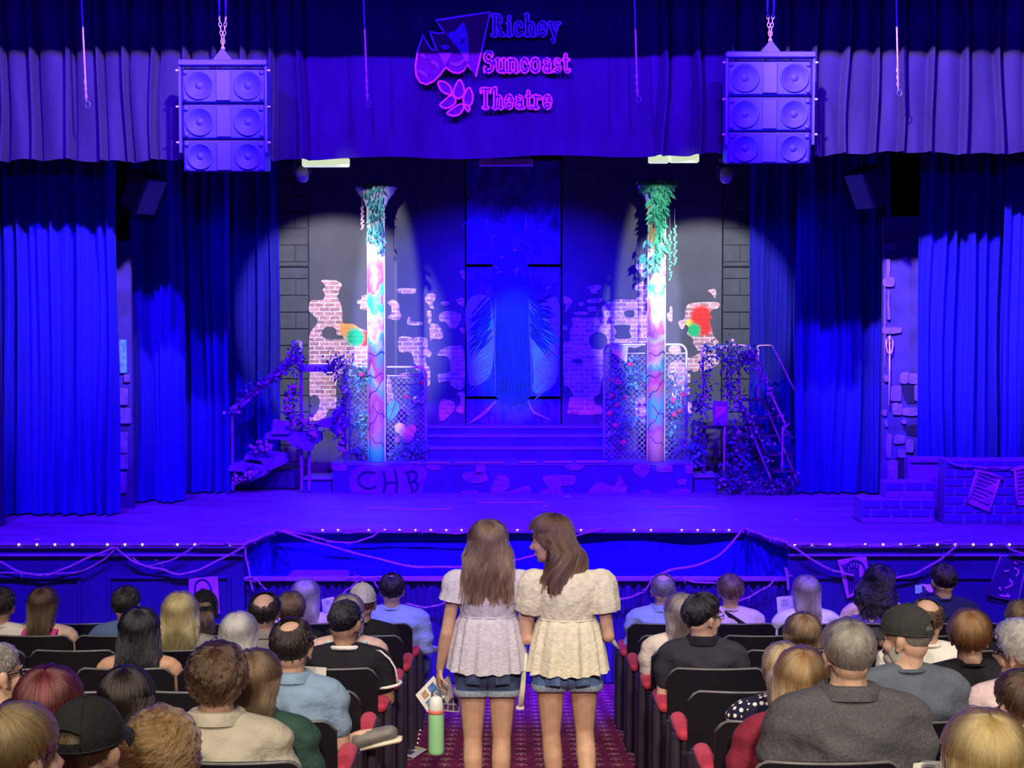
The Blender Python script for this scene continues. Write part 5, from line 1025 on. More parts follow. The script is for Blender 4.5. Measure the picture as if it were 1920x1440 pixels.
# worn tape lines and scraps on the stage floor
for (pts, lab) in (([(895, 944), (960, 943), (1024, 943)], 'pale tape line on the stage floor before the steps'), ([(690, 955), (730, 953), (775, 957), (848, 955)], 'wavy pale cord lying on the stage floor, left of the tape line'), ([(1230, 952), (1290, 951), (1340, 952)], 'thin pale tape line on the stage floor at right')):
    q = [PZ(a_, c_, ZS)+np.array([0, 0, .006]) for a_, c_ in smoothc(pts, False, 5)]; g = MB(); g.tube(q, .010, 6, flat=.5); tag(g.build('floor_tape', M('floor_tape', (.7, .35, .7), .6)), lab, 'tape')
for (a_, c_, lab) in ((1064, 932, 'scrap of paper on the stage floor below the steps'), (1022, 950, 'scrap of paper left of centre on the stage floor'), (68, 1013, 'scrap of paper near the left stage edge'), (1492, 976, 'scrap of paper on the right stage floor')):
    p = PZ(a_, c_, ZS); g = MB(); g.box(p+np.array([0, 0, .006]), (.05, .03, .004), rotm(rz=.4)); g.box(p+np.array([.02, 0, .012]), (.03, .03, .004), rotm(ry=.6)); tag(g.build('paper_scrap', m_white, smooth=False), lab, 'paper')
# ================================================================== theatre seats
m_seat = M('black_upholstery', (.006, .006, .012), .8, var=.2, scale=30, bump=.2, bscale=200, spec=.2)
m_shell = M('black_seat_shell', (.004, .004, .009), .5, var=.1)
m_rim = M('worn_seat_rim', (.15, .145, .16), .35, var=.25, scale=12)
m_pad = M('crimson_pad', (.52, .035, .075), .8, var=.15, scale=30, bump=.3, bscale=250, sheen=.3)
m_stand = M('seat_standard', (.02, .018, .03), .4, .3)
def seat_parts():
    W_, H0, H1 = .255, .30, .80
    def back(x, z): return -.185 - .045*(1-(x/W_)**2) - .05*(z-.45)/.4
    xs = np.linspace(-W_, W_, 15); out = {}
    def top(x): return H1 - .05*max(0, (abs(x)-.20)/.055)**2
    V = np.array([[[x, back(x, lerp(H0, top(x), t)) - .018*math.sin(PI*min(1, t*1.02))*0, lerp(H0, top(x), t)] for t in np.linspace(0, 1, 9)] for x in xs])
    b = MB(); b.sheet(V, (0, .022, 0)); out['back_shell'] = b.data('back_shell', m_shell)
    V2 = V.copy(); V2[:, :, 1] += .024; T_ = np.sin(np.linspace(0, PI, 15))[:, None]**.4*np.sin(np.linspace(.12, PI-.12, 9))[None]**.5
    V3 = V2.copy(); V3[:, :, 1] += .055*T_; b = MB(); b.grid(V3); b.grid(V2[:, ::-1]); out['back_cushion'] = b.data('back_cushion', m_seat)
    b = MB(); pts = [(x, back(x, top(x))+.008, top(x)+.002) for x in np.linspace(-W_, W_, 21)]; b.tube(pts, .0065, 6); out['rim'] = b.data('rim', m_rim)
    b = MB(); b.box((0, .04, .41), (.48, .44, .09), bev=.035); out['seat_cushion'] = b.data('seat_cushion', m_seat)
    b = MB(); b.tube([(0, -.19, .575), (0, -.185, .576), (0, -.16, .58), (0, 0, .582), (0, .12, .578), (0, .165, .562), (0, .178, .545)], [.012, .026, .036, .038, .038, .032, .015], 16, flat=.85); out['arm_pad'] = b.data('arm_pad', m_pad)
    b = MB(); b.box((0, -.03, .28), (.035, .30, .54), bev=.01); b.box((0, -.02, .01), (.06, .34, .02)); b.box((0, -.19, .30), (.03, .05, .42), rotm(rx=.12)); out['standard'] = b.data('standard', m_stand, False)
    b = MB(); b.box((0, .10, .30), (.045, .03, .56), bev=.008); b.box((0, -.12, .30), (.045, .03, .56), bev=.008); b.box((0, 0, .30), (.02, .3, .56)); out['end_panel'] = b.data('end_panel', M('end_panel', (.03, .02, .045), .5, var=.2), False)
    return out
SP = seat_parts()
ORD = ['front', 'second', 'third', 'fourth', 'fifth', 'sixth', 'seventh', 'eighth', 'ninth', 'tenth']; O2 = ['nearest the aisle', 'second from the aisle', 'third from the aisle', 'fourth from the aisle', 'fifth from the aisle', 'sixth from the aisle', 'seventh from the aisle']
ROWS = [10.6-.9*k for k in range(9)]
def seat(x, y, side, r, k):
    o = local('theatre_seat', 'black theatre seat, %s row from the stage, %s, %s of the aisle' % (ORD[r], O2[k], 'left' if side < 0 else 'right'), 'theatre seat', (x, y, FZ(y)), 0, 'rows of theatre seats')
    for nm in ('back_shell', 'back_cushion', 'rim', 'seat_cushion'): put(nm, SP[nm], o, loc=(0, 0, 0))
    for s in ((-side, side) if k == 0 else (side,)):
        put('arm_pad', SP['arm_pad'], o, loc=(s*.265, 0, 0)); put('standard', SP['standard'], o, loc=(s*.265, 0, 0))
    if k == 0: put('end_panel', SP['end_panel'], o, loc=(-side*.30, 0, 0))
for r, d in enumerate(ROWS):
    for side, xa_ in ((-1, -.69), (1, .80)):
        k = 0
        while True:
            x = xa_+side*(.265+.53*k); px = 960+x/d*F
            if px < -80 or px > 2000 or k > 6: break
            seat(x, d, side, r, k); k += 1

# ================================================================== bodies
def remesh(mb, voxel, smooth=4, fac=.5):
    me = mb.data('tmp', m_dark); ob = bpy.data.objects.new('tmp', me); C.objects.link(ob)
    md = ob.modifiers.new('r', 'REMESH'); md.mode = 'VOXEL'; md.voxel_size = voxel
    if smooth: ms = ob.modifiers.new('s', 'SMOOTH'); ms.iterations = smooth; ms.factor = fac
    dg = bpy.context.evaluated_depsgraph_get(); ev = ob.evaluated_get(dg); m2 = ev.to_mesh()
    v = np.empty(len(m2.vertices)*3, np.float32); m2.vertices.foreach_get('co', v); f = [tuple(p.vertices) for p in m2.polygons]
    ev.to_mesh_clear(); bpy.data.objects.remove(ob, do_unlink=True); bpy.data.meshes.remove(me)
    return v.reshape(-1, 3).astype(float), f
def head_template(voxel, male=True):
    b = MB(); k = 1.0 if male else .94
    b.ell((0, -.006, .105), (.076, .096, .088), m=28, n=18)
    b.ell((0, .028, .045), (.060*k, .060, .085), m=24, n=14); b.ell((0, .04, -.005), (.050*k, .045, .036)); b.ell((0, .072, -.026), (.022*k, .018, .017))
    b.ell((0, .070, .098), (.050, .022, .016)); b.ell((0, -.03, .05), (.066, .062, .06))
    for s in (-1, 1):
        b.ell((s*.036, .058, .046), (.026, .03, .028)); b.ell((s*.012, .099, .041), (.010, .012, .008))
        b.ell((s*.078, -.004, .070), (.009, .021, .033), rotm(rz=-s*.35)); b.ell((s*.085, -.010, .078), (.006, .017, .024), rotm(rz=-s*.45)); b.ell((s*.079, .004, .043), (.008, .012, .014))
    b.tube([(0, .083, .090), (0, .098, .066), (0, .112, .046), (0, .104, .040)], [.010, .011, .015, .010], 10)
    b.ell((0, .086, .015), (.023, .011, .006)); b.ell((0, .083, .004), (.020, .011, .007))
    b.cap((0, -.018, .04), (0, -.012, -.13), .056*(1 if male else .84), .060*(1 if male else .84))
    return remesh(b, voxel, 3, .4)
HEADS = {('m', 0): head_template(.0055, True), ('f', 0): head_template(.0055, False), ('m', 1): head_template(.009, True), ('f', 1): head_template(.009, False)}
def hand(b, wr, d, nrm, k=1.0, curl=.5, thumb=1, r=.0085):
    wr = np.asarray(wr, float); d = np.asarray(d, float); d /= np.linalg.norm(d); nrm = np.asarray(nrm, float); nrm -= d*(nrm@d); nrm /= np.linalg.norm(nrm); s = np.cross(d, nrm)
    Rm = np.stack([s, nrm, d], 1); b.ell(wr+d*.045*k, (.040*k, .016*k, .055*k), Rm)
    for i, (u, L_) in enumerate(((-.030, .062), (-.010, .074), (.011, .070), (.030, .055))):
        p = wr+d*.085*k+s*u*k; dd = d.copy(); seg = (.45, .32, .25)
        for j, f_ in enumerate(seg):
            an = curl*(.5+.5*j); dd = dd*math.cos(an)+nrm*math.sin(an); q = p+dd*L_*k*f_; b.cap(p, q, r*k*(1-.08*j), r*k*(.92-.08*j), 8); p = q
    p = wr+d*.03*k-s*.03*k*thumb; dd = d*.6-s*.7*thumb+nrm*.3; dd /= np.linalg.norm(dd)
    for f_ in (.035, .03): q = p+dd*f_*k; b.cap(p, q, r*1.15*k, r*k, 8); p = q; dd = dd*.8+nrm*.5; dd /= np.linalg.norm(dd)
TR = [(.40, .15, .12, 0), (.44, .175, .135, 0), (.52, .18, .135, 0), (.62, .158, .115, -.01), (.75, .165, .115, -.025), (.86, .178, .115, -.03), (.925, .172, .102, -.035), (.975, .128, .080, -.03), (1.01, .075, .062, -.022), (1.04, .055, .056, -.015)]
def torso(b, g=0.0, ztop=1.05):
    V = []
    for (z, rx, ry, cy) in TR:
        if z > ztop: break
        V.append([((rx+g)*math.cos(t), cy+(ry+g)*math.sin(t), z) for t in np.arange(28)*2*PI/28])
    V = np.array(V); b.grid(V, cv=True); n, m = V.shape[:2]
    b.add(V[0], [tuple(range(m-1, -1, -1))]); b.add(V[-1], [tuple(range(m))])
ARM = {'lap': ((.188, -.025, .932), (.218, .0, .675), (.11, .25, .60)), 'phone': ((.195, -.02, .935), (.22, .12, .74), (.035, .30, .98)), 'up': ((.195, -.025, .935), (.27, .05, .70), (.20, .12, .93))}
def arms(b, kinds, g=0.0, frac=1.0, fore=True, hands=True, rs=1.0):
    for s, kd in zip((-1, 1), kinds):
        sh, el, wr = [np.array([s*p[0], p[1], p[2]]) for p in ARM[kd]]
        b.cap((s*.05, -.03, .995), (s*.165, -.03, .955), .047+g, .053+g); b.cap(sh, lerp(sh, el, frac), .050*rs+g, lerp(.050, .040, frac)*rs+g*1.3)
        if fore: b.cap(el, wr, .040+g, .027+g)
        if hands:
            d = wr-el; d /= np.linalg.norm(d); hand(b, wr, d + (np.array([0, .2, 0]) if kd == 'lap' else 0), (0, .2, -1) if kd == 'lap' else (-s*.6, .5, 0), 1.0, .35 if kd == 'lap' else .6, thumb=s if kd == 'lap' else -s)
def legs(b, g=0.0, part='all', crossed=False):
    for s in (-1, 1):
        hip, kn, an, toe = (s*.085, .0, .475), (s*.11, .42, .49), (s*.11, .43, .09), (s*.125, .57, .045)
        if crossed and s > 0: kn, an, toe = (.16, .36, .53), (.27, .36, .60), (.40, .37, .62); 
        if part in ('all', 'pants'): b.cap(hip, kn, .085+g, .058+g)
        if part == 'shorts': b.cap(hip, lerp(np.array(hip), np.array(kn), .8), .085+g, .066+g)
        if part in ('all', 'pants'): b.cap(kn, lerp(np.array(kn), np.array(an), 1.0 if part == 'all' else .9), .054+g, .038+g)
        if part == 'all': b.cap(an, toe, .036, .03)
        if part == 'shoes':
            b.cap(lerp(np.array(an), np.array(toe), -.15)+np.array([0, 0, -.02]), np.array(toe)+np.array([0, 0, -.003]), .049, .041)
def tmpl(fn, voxel, sm=4):
    b = MB(); fn(b); return remesh(b, voxel, sm)
def _body(kinds, crossed=False): return lambda b: (torso(b), b.cap((0, -.015, .97), (0, -.012, 1.12), .056, .054), arms(b, kinds), legs(b, crossed=crossed))
TB = {'lap': tmpl(_body(('lap', 'lap')), .0125, 3), 'phone': tmpl(_body(('phone', 'phone')), .010, 2), 'up': tmpl(_body(('lap', 'up')), .010, 2), 'cross': tmpl(_body(('lap', 'lap'), True), .0125, 3)}
TS = {'tee': tmpl(lambda b: (torso(b, .014, 1.02), arms(b, ('lap', 'lap'), .013, .62, False, False, 1.05)), .012, 5), 'long': tmpl(lambda b: (torso(b, .017, 1.02), arms(b, ('lap', 'lap'), .017, 1.0, True, False)), .012, 5),
      'tank': tmpl(lambda b: (torso(b, .010, .94),), .012, 4), 'longphone': tmpl(lambda b: (torso(b, .017, 1.02), arms(b, ('phone', 'phone'), .016, 1.0, True, False)), .012, 5)}
TP = {'pants': tmpl(lambda b: (b.ell((0, 0, .47), (.19, .15, .10)), legs(b, .012, 'pants')), .014, 4), 'shorts': tmpl(lambda b: (b.ell((0, 0, .47), (.19, .15, .10)), legs(b, .016, 'shorts')), .014, 4), 'shoes': tmpl(lambda b: legs(b, 0, 'shoes'), .010, 3), 'shoesx': tmpl(lambda b: legs(b, 0, 'shoes', True), .010, 3), 'pantsx': tmpl(lambda b: (b.ell((0, 0, .47), (.19, .15, .10)), legs(b, .016, 'shorts', True)), .014, 4)}
SKIN = {}
def skin(c):
    n = 'skin_%02d%02d%02d' % tuple(int(q*99) for q in c)
    m = M(n, c, .5, var=.10, scale=25, bump=.06, bscale=160, spec=.35); m.node_tree.nodes['Principled BSDF'].inputs['Subsurface Weight'].default_value = .12; m.node_tree.nodes['Principled BSDF'].inputs['Subsurface Radius'].default_value = (.02, .008, .004); return m
def cloth(name, c, **k): return M('cloth_'+name, c, k.pop('rough', .85), var=k.pop('var', .12), scale=k.pop('scale', 14), bump=k.pop('bump', .35), bscale=k.pop('bscale', 45), sheen=.15, spec=.2, **k)
HSTR = {}
def strandm(c, name):
    m = bpy.data.materials.new('strand_'+name); m.use_nodes = True; nt = m.node_tree; nt.nodes.remove(nt.nodes['Principled BSDF'])
    h = nt.nodes.new('ShaderNodeBsdfHairPrincipled'); h.parametrization = 'COLOR'; h.inputs['Roughness'].default_value = .32; h.inputs['Radial Roughness'].default_value = .45; h.inputs['Random Roughness'].default_value = .2
    at = nt.nodes.new('ShaderNodeAttribute'); at.attribute_name = 'tone'; r2 = nt.nodes.new('ShaderNodeMapRange'); r2.inputs[3].default_value = .45; r2.inputs[4].default_value = 1.7; nt.links.new(at.outputs['Fac'], r2.inputs[0])
    vm = nt.nodes.new('ShaderNodeVectorMath'); vm.operation = 'SCALE'; vm.inputs[0].default_value = c; nt.links.new(r2.outputs[0], vm.inputs['Scale']); nt.links.new(vm.outputs[0], h.inputs['Color'])
    nt.links.new(h.outputs[0], nt.nodes['Material Output'].inputs['Surface']); return m
def strands(name, b, Hf, mat, parent, d, seed=0):
    per, r0 = (15, .0009) if d < 4.6 else ((10, .0011) if d < 7.6 else (6, .0016)); rs = np.random.RandomState(seed); P_, T_, R_, N_ = [], [], [], []
    for (p, O, B, r, tone) in b.S:
        K, n = p.shape[:2]; t = np.linspace(0, 1, n)[None, None, :, None]; u = rs.normal(0, 1, (K, per, 1, 1)); w_ = rs.normal(0, 1, (K, per, 1, 1)); ph = rs.rand(K, per, 1, 1)*6
        sp = r[:, None, :, None]*(1.0-.35*t)*1.25; fz = .0016*np.sin(t*9+ph)
        q = p[:, None]+B[:, None]*(u*sp+fz)+O[:, None]*(w_*sp*.45+fz*.5)
        L0 = p.shape[1]; P_.append(Hf(q.reshape(-1, 3))); N_ += [n]*(K*per); T_.append(np.clip(np.repeat(tone, per)+rs.normal(0, .13, K*per), 0, 1)); R_.append(np.broadcast_to(r0*(1-.7*t**3), (K, per, n, 1)).reshape(-1))
    hc = bpy.data.hair_curves.new(name); hc.add_curves(N_); hc.attributes['position'].data.foreach_set('vector', np.concatenate(P_).astype(np.float32).ravel())
    ra = hc.attributes.get('radius') or hc.attributes.new('radius', 'FLOAT', 'POINT'); ra.data.foreach_set('value', np.concatenate(R_).astype(np.float32))
    hc.attributes.new('tone', 'FLOAT', 'CURVE').data.foreach_set('value', np.concatenate(T_).astype(np.float32))
    hc.materials.append(mat); o = bpy.data.objects.new(name, hc); C.objects.link(o); o.parent = parent; o['kind'] = 'stuff'; return o
def hairm(name, c, rough=.42):
    if 'hair_'+name not in HSTR: HSTR['hair_'+name] = strandm(c, name)
    return M('hair_'+name, c, rough, var=.38, scale=190, tone=.5, spec=.5, stretch=(1, 1, .07))

# ------------------------------------------------------------------ hair
SKR = np.array([.078, .098, .091]); SKC = np.array([0, -.006, .105])
def ph_end(a, nape=114, side=97, front=80):
    a = np.abs((a+PI) % (2*PI)-PI); d = np.degrees(a); return np.radians(np.where(d < 90, lerp(nape, side, sstep(25, 90, d)), lerp(side, front, sstep(95, 150, d))))
def ph_long(a, tilt, front): d = np.degrees(np.abs((a+PI) % (2*PI)-PI)); return np.radians(lerp(91-tilt*np.cos(a), front, sstep(98, 140, d)))
def hair_paths(a, ph0, ph1, L_, th, n1, n2, wb, yb, tilt=18, flare=0.0):
    K = len(a); th = np.broadcast_to(th, (K,)); ti = math.radians(tilt)
    ph = ph0[:, None]+(ph1-ph0)[:, None]*np.linspace(0, 1, n1)[None]
    dx, dy = np.sin(a)[:, None], -np.cos(a)[:, None]
    u = np.stack([np.sin(ph)*dx, np.sin(ph)*dy, np.cos(ph)], -1)
    cy, sy = math.cos(ti), math.sin(ti); u = np.stack([u[..., 0], u[..., 1]*cy - u[..., 2]*sy, u[..., 1]*sy + u[..., 2]*cy], -1)
    p = SKC + u*(SKR+th[:, None, None]*(.55+.45*np.sin(np.minimum(ph, PI/2)))[..., None])
    if n2 == 0: return p
    p0 = p[:, -1]; q = np.linspace(0, 1, n2+1)[1:][None, :]
    xb = wb*np.sin(np.clip(a*.85, -1.5, 1.5)); ybk = np.where(np.abs(a) < 1.2, yb, lerp(yb, p0[:, 1], .5))
    e = sstep(0, .75, q)*np.minimum(1, L_/.12)[:, None]
    h = np.stack([p0[:, 0, None]+(xb[:, None]-p0[:, 0, None])*e, p0[:, 1, None]+(ybk[:, None]-p0[:, 1, None])*e, p0[:, 2, None]-L_[:, None]*q], -1)
    return np.concatenate([p, h], 1)
def tubes(b, p, r, tone, amp=0.0, lam=.05, seed=0, flat=.55, fr=None):
    K, n = p.shape[:2]; rs = np.random.RandomState(seed)
    T = np.gradient(p, axis=1); T /= np.linalg.norm(T, axis=2)[..., None]+1e-9
    O = p-(SKC+np.array([0, 0, -.08])); O[..., 2] *= np.where(p[..., 2] < .05, 0, 1); O -= T*(O*T).sum(2)[..., None]; O /= np.linalg.norm(O, axis=2)[..., None]+1e-9
    B = np.cross(T, O)
    if amp:
        s = np.concatenate([np.zeros((K, 1)), np.cumsum(np.linalg.norm(np.diff(p, axis=1), axis=2), 1)], 1); ph = rs.rand(K, 1)*2*PI; lm = lam*rs.uniform(.8, 1.3, (K, 1)); rp = np.clip(s/.05, 0, 1)
        p = p+B*(amp*rp*np.sin(2*PI*s/lm+ph))[..., None]+O*(amp*.7*rp*(np.cos(2*PI*s/lm+ph)*.6+.3))[..., None]
    if not hasattr(b, 'S'): b.S = []
    b.S.append((p, O, B, np.broadcast_to(r, (K, n)), tone))
def hair(style, L_=.0, th=.016, K=220, r=.008, wave=.004, lam=.07, wb=.10, yb=-.12, bald=0.0, seed=0, nape=114, side=97, front=80, part=0.0, amax=112, tilt=18, seg=0, shrink=0.0):
    b = MB(); rs = np.random.RandomState(seed+1); long_ = L_ > .03
    ga = np.linspace(-PI, PI, 49)[:-1]
    def Lof(a): d = np.degrees(np.abs((a+PI) % (2*PI)-PI)); return L_*(1-sstep(amax-22, amax, d))+.002
    pe = ph_long(ga, tilt, front) if long_ else ph_end(ga, nape, side, front); ps = np.full(48, math.radians(max(bald, 1.0)))
    if bald: ps = .12+np.radians(bald)*(1+.10*np.sin(ga*3+seed)+.06*np.sin(ga*5))
    n1, n2 = 12, (10 if long_ else 0)
    p = hair_paths(ga, ps, np.maximum(pe, ps+.05), Lof(ga), th*.55, n1, n2, wb*.94, yb+.012, tilt)
    b.grid(np.transpose(p, (1, 0, 2)), cv=True, tone=np.full(48*(n1+n2), .22))  # shell darker than the strands, shade under the locks put into its tone
    if long_:                                    # inner side so the curtain of hair is closed from the front as well
        q = hair_paths(ga, ps, np.maximum(pe, ps+.05), Lof(ga), th*.2-.004, n1, n2, wb*.86, yb+.028, tilt); b.grid(np.transpose(q, (1, 0, 2))[:, ::-1], cv=True, tone=np.full(48*(n1+n2), .1))
    K = min(K, 420); r = max(r, .006)
    a = rs.uniform(-PI, PI, K) if not long_ else np.clip(rs.normal(0, 1.25, K), -PI, PI)
    e1 = ph_long(a, tilt, front) if long_ else ph_end(a, nape, side, front)
    s0 = np.radians(max(bald*1.05, 2))+rs.rand(K)**1.6*(e1-np.radians(max(bald, 2)))*(.8 if not long_ else .45)
    if seg and not long_: e1 = np.minimum(e1, s0+seg*rs.uniform(.6, 1.2, K))
    La = Lof(a)*rs.uniform(.72, 1.04, K) if long_ else np.zeros(K)
    pth = hair_paths(a, s0, np.maximum(e1, s0+.1)+(rs.uniform(-.16, .08, K) if not long_ else 0), La, th*rs.uniform(.55, 1.0, K), n1 if long_ else 9, 16 if long_ else 0, wb*1.0, yb, tilt)
    if long_:                                    # spread and lift loose strands
        z = np.clip((.05-pth[..., 2])/max(L_, .05), 0, 1); pth[..., 0] += z*rs.normal(0, .014, K)[:, None]; pth[..., 1] += z*rs.normal(-.004, .008, K)[:, None]
    n = pth.shape[1]; tp = np.sin(np.linspace(.35, PI-.12, n))**.6
    tubes(b, pth, r*rs.uniform(.7, 1.2, (K, 1))*tp[None], rs.beta(2, 2, K), wave, lam, seed)
    return b
def tail(b, root, path, K=60, r=.007, spread=.02, seed=0, wave=.003):
    rs = np.random.RandomState(seed); q = smoothc([root]+path, False, 5); n = len(q); base = np.array(q)[None]+0*rs.rand(K, 1, 1)
    t = np.linspace(0, 1, n)[None, :, None]; off = rs.normal(0, 1, (K, 1, 3))*spread*np.array([1, .8, .3]); base = base+off*(.25+np.sin(t*PI*.8))
    tubes(b, base, r*np.sin(np.linspace(.4, PI-.15, n))**.6, rs.beta(2, 2, K), wave, .08, seed, flat=.8)
# ------------------------------------------------------------------ caps, glasses
def cap_parts(mat, brim=True, seam=None, open_back=True):
    out = []; C0 = SKC+np.array([0, .0, .012]); R0 = SKR+np.array([.011, .013, .012]); na, nt = 72, 16
    def pt(a, t, k=1.0): ph = t*math.radians(96); return C0+np.array([math.sin(ph)*math.sin(a), -math.sin(ph)*math.cos(a), math.cos(ph)])*R0*k
    for k in (1.0, .965):
        b_ = out[0][1] if out else MB(); V = np.array([[pt(2*PI*i/na, max(.01, j/(nt-1)), k) for j in range(nt)] for i in range(na)]); f = []
        for i in range(na):
            for j in range(nt-1):
                a = (2*PI*(i+.5)/na+PI) % (2*PI)-PI; t = (j+.5)/(nt-1)
                if open_back and abs(a) < .50 and .66+.35*abs(a)**2 < t < .90: continue
                f.append((i*nt+j, ((i+1) % na)*nt+j, ((i+1) % na)*nt+j+1, i*nt+j+1))
        b_.add(V.reshape(-1, 3), f)
        if not out: out.append(('crown', b_, mat))
    b = MB(); b.tube([pt(2*PI*i/48, 1.0) for i in range(48)], .0035, 5, closed=True); out.append(('band', b, mat))
    if open_back:
        b = MB(); b.tube([pt(s*(.50-.0*abs(s)), .66+.24*1)+0 if False else pt(a, .655+.33*a*a) for s, a in [(0, q) for q in np.linspace(-.52, .52, 13)]], .0035, 5); out.append(('opening_edge', b, mat))
    b = MB(); b.ell(pt(0, 0)+np.array([0, 0, .002]), (.008, .008, .005)); out.append(('button', b, mat))
    for k in range(6): b = MB(); b.tube([pt(k*PI/3+PI/6*0+.52, t, 1.004) for t in np.linspace(.03, .97, 12)], .0016, 4); out.append(('seam', b, seam or mat))
    if brim:
        V = np.zeros((17, 7, 3))
        for i in range(17):
            a = PI+(i-8)/8*.95
            for j in range(7): t = j/6; p = pt(a, 1.0); o_ = np.array([math.sin(a)*.35, 1.0, 0]); V[i, j] = p+o_*t*.072*math.cos((i-8)/8*1.35)+np.array([0, 0, -.022*abs((i-8)/8)**2*t-.008*t])
        b = MB(); b.sheet(V, (0, 0, -.004)); out.append(('brim', b, mat))
    return out
m_frame = M('black_frame', (.01, .01, .012), .3); m_lens = M('lens_glass', (.6, .65, .75), .05, trans=.9)
def glasses_parts():
    b = MB()
    for s in (-1, 1):
        t = np.linspace(0, 2*PI, 17)[:-1]; b.tube([(s*(.034+.026*math.cos(q)), .098-.006*abs(math.cos(q)), .082+.019*math.sin(q)) for q in t], .0022, 5, closed=True)
        b.tube([(s*.060, .094, .088), (s*.078, .05, .088), (s*.084, -.005, .088), (s*.082, -.022, .072)], .0026, 5)
    b.tube([(-.009, .102, .086), (0, .106, .09), (.009, .102, .086)], .0022, 5)
    return b
EYE = [('eye', lambda s: MB().ell((s*.032, .0690, .078), .0108, m=12, n=8), M('eye_white', (.75, .72, .68), .2)), ('iris', lambda s: MB().ell((s*.032, .0775, .078), (.0050, .003, .0050), m=10, n=6), M('eye_iris', (.06, .035, .02), .2)), ('eyebrow', lambda s: MB().tube([(s*.014, .092, .101), (s*.032, .090, .106), (s*.050, .078, .102)], [.003, .004, .002], 6), None)]

